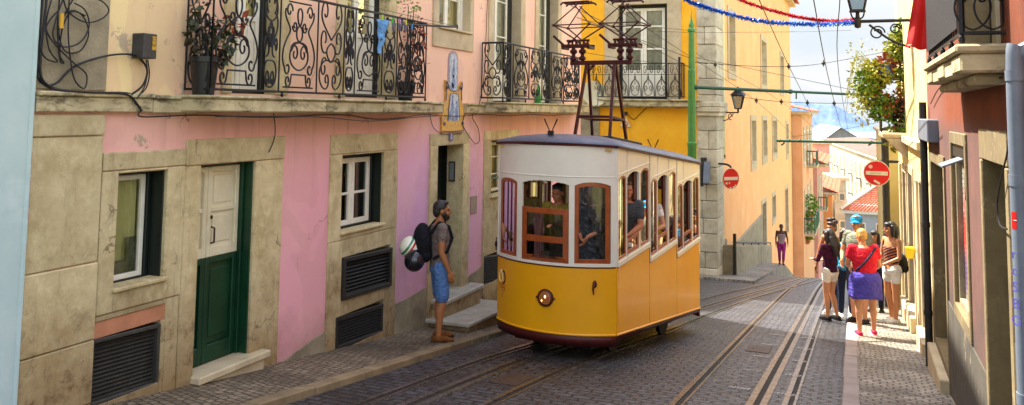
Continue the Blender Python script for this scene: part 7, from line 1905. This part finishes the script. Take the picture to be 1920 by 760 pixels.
def garland(label, pts, mat, r_, seed):
    rr = random.Random(seed); P_ = spl(pts, 40); g = MB(); g.tube(P_[::4], .012, 5)
    for i in range(len(P_)-1):
        for k in range(16):
            p = P_[i].lerp(P_[i+1], rr.random()); d = V((rr.uniform(-1, 1), rr.uniform(-1, 1), rr.uniform(-1, 1))).normalized()*r_*rr.uniform(.55, 1.15); s2 = d.cross(V((rr.uniform(-1, 1), rr.uniform(-1, 1), 1))).normalized()*.012
            g.poly(p-s2, p+s2, p+d+s2*.6, p+d-s2*.6)
    return tag(g.build('garland', mat), label, 'garland', 'festival garlands over the street')
m['tinsel_b'] = MAT('blue_tinsel', '#2f7fe0', '#1f62c8', 30, .3, metal=.2); m['tinsel_r'] = MAT('red_tinsel', '#d63848', '#b82634', 30, .3, metal=.2)
garland('bright blue tinsel garland strung across the street to the lantern', [ry(1180, -62, 16), ry(1283, -2, 16.4), ry(1330, 16, 16.7), ry(1420, 39, 17), ry(1520, 46, 17.3), LAMPR+V((-.06, -.02, -.02))], m['tinsel_b'], .060, 3)
garland('red tinsel garland that meets the blue one at the lantern', [ry(1330, -30, 19.5), ry(1385, -1, 19.2), ry(1440, 18, 18.7), ry(1500, 33, 18.2), ry(1560, 40, 17.8), LAMPR+V((-.03, .02, .02))], m['tinsel_r'], .052, 4)
# ------------------------------------------------------------------ right side fittings
gx = .84
g = MB(); pt_ = [at_x(1912, 112, gx-.02)+V((.28, -.05, .0)), at_x(1912, 112, gx)+V((.02, 0, .0)), at_x(1905, 118, gx), at_x(1904, 145, gx)]
top = at_x(1906, 150, gx); yq = top.y
ppts = [V((gx+.35, yq-.15, .37)), V((gx+.12, yq-.03, .37)), V((gx+.03, yq, .34)), V((gx, yq, .26)), V((gx, yq, -1)), V((gx, yq, zroad(yq)-.1))]
g = MB(); g.tube(spl(ppts, 8), .05, 16)
for z in (.22, -.35, -1.5): g.lathe([(.05, z-.03), (.056, z-.03), (.056, z+.03), (.05, z+.03)], (gx, yq, 0), 18)
gpipe = tag(g.build('drainpipe', m['zinc'], smooth=50), 'thick pale grey drainpipe with a bent top on the right edge', 'drainpipe')
m['purple_spray'] = MAT('violet_spray_paint', '#5a52b8', '#6b60c4', 20, .6)
for i, ch in enumerate('rcSBG'):
    q = at_x(1911, 470+i*29, gx); text_obj(ch, 'graffiti', m['purple_spray'], gpipe, V((gx-.0555+.006, yq-.052, q.z)), (.75, -.66, 0), (.0, .0, 1), .075, .001)
g = MB(); q = at_x(1903, 405, gx); g.tube([V((gx+.052*math.cos(a_), yq+.052*math.sin(a_), q.z)) for a_ in frange(-2.75, -2.2, 5)], .001, 4); g.surf(lambda u, v: V((gx+.0515*math.cos(u), yq+.0515*math.sin(u), q.z+v)), frange(-2.9, -2.2, 6), [-.045, .045]); g.build('red_label', m['red_paint'], gpipe)
g = MB(); dx_ = RW-.07; dyq = 12.05
g.tube([V((dx_, dyq, .16)), V((dx_, dyq, -1.5)), V((dx_, dyq, zroad(dyq)+.05))], .045, 10)
for z in (-.3, -1.4, -2.5): g.lathe([(.045, z-.03), (.052, z-.03), (.052, z+.03), (.045, z+.03)], (dx_, dyq, 0), 12)
tag(g.build('drainpipe', m['dark_pipe'], smooth=50), 'thin dark drainpipe between the terracotta house and the cream house', 'drainpipe')
run('wall_cable', 'dark cable looping down beside the blocked doorway on the right', 'cable', [at_x(a_, b_, RW-.05) for a_, b_ in ((1892, 250), (1888, 290), (1878, 330), (1870, 380), (1874, 420), (1888, 430))], .006)
run('wall_cable', 'dark cable drooping under the balcony slab on the right', 'cable', [at_x(a_, b_, RW-.03) for a_, b_ in ((1745, 195), (1762, 165), (1790, 162), (1830, 158), (1880, 145))], .006)
q0, q1 = at_x(1741, 224, RW-.1), at_x(1719, 259, RW-.1)
g = MB(); g.box(RW-.12, RW+.01, q0.y, q0.y+.75*(q1.y-q0.y), q1.z, q0.z); tag(g.build('meter_box', m['zinc'], bevel=.012), 'pale grey meter box high on the cream wall beside the plants', 'box')
q = at_x(1706, 474, RW-.09)
g = MB(); g.add([q+V((dx*s_, dy*s_, dz)) for dz, s_ in ((-.09, .8), (.09, 1)) for dx in (-.07, .07) for dy in (-.07, .07)], [(0, 1, 3, 2), (4, 6, 7, 5), (0, 4, 5, 1), (2, 3, 7, 6), (0, 2, 6, 4), (1, 5, 7, 3)]); g.box(q.x+.0705, RW+.01, q.y-.03, q.y+.03, q.z+.02, q.z+.06)
tag(g.build('litter_bin', MAT('yellow_plastic', '#e6cf2f', '#d6bd22', 5, .45), bevel=.01), 'small yellow bin fixed to the sunlit cream wall', 'bin')
# flag on the far end of the balcony
ft = [at_y(x, y_, yb1+.12) for x, y_ in ((1717, -30), (1737, -30), (1739, 93), (1698, 89))]
g = MB(); g.surf(lambda u, v: ft[0].lerp(ft[1], u).lerp(ft[3].lerp(ft[2], u), v)+V((0, .03*math.sin(u*8+v*2)*v+.01*math.sin(v*12), .01*math.sin(u*7))), frange(0, 1, 14), frange(0, 1, 18))
fg = tag(g.build('flag', MAT('red_flag_cloth', '#d2201c', '#c21a18', 3, .75), smooth=180), 'red flag hanging over the end of the right balcony', 'flag')
g = MB(); g.tube([ft[0]+V((-.02, 0, .05)), ft[1]+V((.1, 0, .05))], .012, 6); g.build('flag_rod', m['dark_pipe'], fg)
g = MB(); g.surf(lambda u, v: ft[3].lerp(ft[2], u)+V((0, .03*math.sin(u*8+2)-.004, .012+.022*v-.012+.01*math.sin(u*7))), frange(0, 1, 14), [0, 1]); g.build('hem', m['white_sign'], fg, solid=.004)
# terrace plants
rk = thing('plant_rack', 'iron rack and shelves holding the terrace plants on the right', 'plant rack', (.6, 17.6, -.34))
g = MB()
for x, y_ in ((.52, 17.45), (.52, 18.3), (.86, 17.45)): g.tube([V((x, y_, -.34)), V((x, y_, 1.05))], .014, 6)
for z in (.28, .70): g.box(.20 if z < .5 else .45, .9, 17.35, 17.9, z-.02, z)
g.tube([V((.22, 17.45, .26)), V((.52, 17.45, -.05))], .014, 6); g.tube([V((.52, 17.45, -.06)), V((.30, 17.4, -.06))], .012, 6); g.build('frame', m['dark_pipe'], rk)
tz = lambda x, y_: at_y(x, y_, 17.5)
def tplant(label, x, y_, pr, phh, mat, crowns, mats, fl_=None, seed=1, size=.10): 
    q = tz(x+10, y_+8); crowns = [(tuple(v*.72 for v in c_), tuple(v*.76 for v in r_), n_) for c_, r_, n_ in crowns]; return potted(label, (q.x, q.y, q.z), pr*.84, phh*.84, mat, crowns, mats, fl_, seed, 'pots on the plant terrace', size=size)
tplant('red geranium in the hanging terracotta pot lowest on the left of the rack', 1652, 212, .15, .20, m['terracotta'], [((-.02, 0, .34), (.30, .25, .24), 330), ((-.15, 0, .2), (.22, .2, .25), 200)], [m['leaf1'], m['leaf1']], [((-.02, -.1, .46), 20, .08), ((-.1, -.05, .34), 10, .06)], 11)
tplant('tall yellow-green shrub spreading left from the blue bucket shelf', 1640, 150, .16, .20, m['pot_black'], [((-.02, 0, .30), (.36, .3, .30), 520), ((-.25, 0, .05), (.30, .26, .36), 420), ((.15, 0, .5), (.24, .22, .24), 260), ((-.30, 0, -.28), (.2, .2, .30), 160)], [m['leaf3'], m['leaf1'], m['leaf_red'], m['leaf3']], None, 12)
tplant('fern in the white pot at the top of the rack', 1690, 112, .17, .20, m['pot_white'], [((0, 0, .42), (.34, .26, .32), 520), ((-.2, 0, .45), (.30, .24, .34), 420), ((.02, 0, .85), (.24, .2, .34), 300)], [m['leaf1'], m['leaf3'], m['leaf1']], None, 13)
tplant('small trailing plant in the pale pot on the middle shelf', 1697, 148, .14, .19, m['pot_white'], [((0, 0, .32), (.26, .22, .22), 320), ((-.05, -.12, .0), (.24, .14, .34), 260)], [m['leaf1'], m['leaf3']], [((.05, -.1, .2), 6, .05)], 14)
tplant('large bushy plant with red blooms in the pale trough on the terrace wall', 1690, 243, .20, .24, m['pot_white'], [((0, 0, .5), (.36, .26, .36), 520), ((-.25, 0, .75), (.3, .24, .3), 340), ((.12, -.12, .2), (.26, .22, .36), 260)], [m['leaf2'], m['leaf_red'], m['leaf1']], [((.1, -.15, .62), 14, .08), ((-.1, -.15, .8), 8, .06)], 15)
tplant('thin climbing vine in a terracotta pot at the corner of the terrace wall', 1672, 243, .11, .16, m['terracotta'], [((-.08, -.06, .3), (.14, .14, .26), 70), ((-.12, -.05, -.12), (.12, .1, .3), 70), ((.2, -.1, -.2), (.12, .1, .34), 60)], [m['leaf1'], m['leaf3'], m['leaf1']], None, 16, .09)
q = tz(1661, 147); g = MB(); g.lathe([(.12, 0), (.15, .22), (.165, .22), (.165, .25), (.14, .25), (.13, .2), (0, .2)], q, 18); bk = tag(g.build('bucket', m['pot_blue'], smooth=40), 'blue bucket on the middle shelf among the terrace plants', 'bucket')
rr = random.Random(31); g = MB(); leaves(g, q+V((-.45, 0, -.1)), (.24, .2, .5), 150, .09, rr); leaves(g, q+V((-.42, 0, -.5)), (.22, .2, .4), 120, .08, rr); leaves(g, q+V((-.40, 0, .42)), (.35, .2, .35), 90, .06, rr)
for k in range(9): g.tube(spl([q+V((-.2, 0, .1)), q+V((-.5, rr.uniform(-.1, .1), .3+rr.uniform(-.2, .3))), q+V((-.6+rr.uniform(-.15, .25), 0, -.2+rr.uniform(-.5, .7)))], 4), .005, 4)
tag(g.build('trailing_vine', m['leaf3']), 'wispy vine trailing into the sky left of the terrace rack', 'vine')
# plants on the distant balconies
for i, (x, y_, Y, lab) in enumerate(((1516, 388, 61, 'bushy green plant on the upper far balcony of the peach house'), (1510, 432, 61, 'low green plant on the lower far balcony of the peach house'))):
    q = at_y(x, y_, Y); potted(lab, (q.x, q.y, q.z-.9), .35, .5, m['terracotta'], [((0, 0, 1.0), (.55, .8, .8), 260)], [m['leaf1']], None, 40+i, 'plants on far balconies', size=.3)
# ================================================================== sky and sun
SD = V((.62, -.40, -1.0)).normalized()                     # direction the sunlight travels
el = math.asin(-SD.z); az = math.atan2(-SD.x, -SD.y)       # azimuth of the sun measured from +y towards +x
wd = bpy.data.worlds.new('World'); scene.world = wd; wd.use_nodes = True
nt = wd.node_tree; nt.nodes.clear()
sky = nt.nodes.new('ShaderNodeTexSky'); sky.sky_type = 'NISHITA'; sky.sun_disc = False
sky.sun_elevation = el; sky.sun_rotation = az; sky.altitude = 60; sky.air_density = 1.0; sky.dust_density = 1.0; sky.ozone_density = 1.0
hs = nt.nodes.new('ShaderNodeHueSaturation'); hs.inputs['Saturation'].default_value = .5; hs.inputs['Value'].default_value = 5.4
mx = nt.nodes.new('ShaderNodeMix'); mx.data_type = 'RGBA'; mx.blend_type = 'MULTIPLY'; mx.inputs[0].default_value = 1; mx.inputs[7].default_value = (1.04, 1.0, .95, 1)
bg = nt.nodes.new('ShaderNodeBackground'); bg.inputs['Strength'].default_value = .15
ou = nt.nodes.new('ShaderNodeOutputWorld')
nt.links.new(sky.outputs[0], hs.inputs['Color']); nt.links.new(hs.outputs[0], mx.inputs[6])
# a pale haze band low over the horizon with thin cloud
tcw = nt.nodes.new('ShaderNodeTexCoord'); sx3 = nt.nodes.new('ShaderNodeSeparateXYZ'); nt.links.new(tcw.outputs['Generated'], sx3.inputs[0])
mr = nt.nodes.new('ShaderNodeMapRange'); mr.interpolation_type = 'SMOOTHSTEP'; nt.links.new(sx3.outputs[2], mr.inputs[0]); mr.inputs[1].default_value = .10; mr.inputs[2].default_value = .38; mr.inputs[3].default_value = 1; mr.inputs[4].default_value = 0
mpw = nt.nodes.new('ShaderNodeMapping'); mpw.inputs['Scale'].default_value = (5, 5, 16); nt.links.new(tcw.outputs['Generated'], mpw.inputs[0])
nzw = nt.nodes.new('ShaderNodeTexNoise'); nzw.inputs['Scale'].default_value = 1; nzw.inputs['Detail'].default_value = 7; nzw.inputs['Distortion'].default_value = .4; nt.links.new(mpw.outputs[0], nzw.inputs['Vector'])
mr2 = nt.nodes.new('ShaderNodeMapRange'); nt.links.new(nzw.outputs['Fac'], mr2.inputs[0]); mr2.inputs[1].default_value = .42; mr2.inputs[2].default_value = .62
hz = nt.nodes.new('ShaderNodeMix'); hz.data_type = 'RGBA'; nt.links.new(mr2.outputs[0], hz.inputs[0]); hz.inputs[6].default_value = (5.5, 6.1, 6.6, 1); hz.inputs[7].default_value = (6.5, 6.6, 6.7, 1)
hm2 = nt.nodes.new('ShaderNodeMix'); hm2.data_type = 'RGBA'; nt.links.new(mr.outputs[0], hm2.inputs[0]); nt.links.new(mx.outputs[2], hm2.inputs[6]); nt.links.new(hz.outputs[2], hm2.inputs[7])
nt.links.new(hm2.outputs[2], bg.inputs[0]); nt.links.new(bg.outputs[0], ou.inputs[0])
sl = bpy.data.lights.new('sun', 'SUN'); sl.energy = 18.0; sl.angle = R(.53); sl.color = (1, .94, .82)
so = bpy.data.objects.new('sun', sl); COL.objects.link(so); so.rotation_euler = SD.to_track_quat('-Z', 'Y').to_euler(); so.location = (-10, 20, 30)
scene.view_settings.view_transform = 'Standard'; scene.view_settings.look = 'None'; scene.view_settings.exposure = 0; scene.view_settings.gamma = 1
scene.cycles.max_bounces = 8; scene.cycles.transparent_max_bounces = 16; scene.cycles.diffuse_bounces = 5
scene.cycles.use_denoising = True
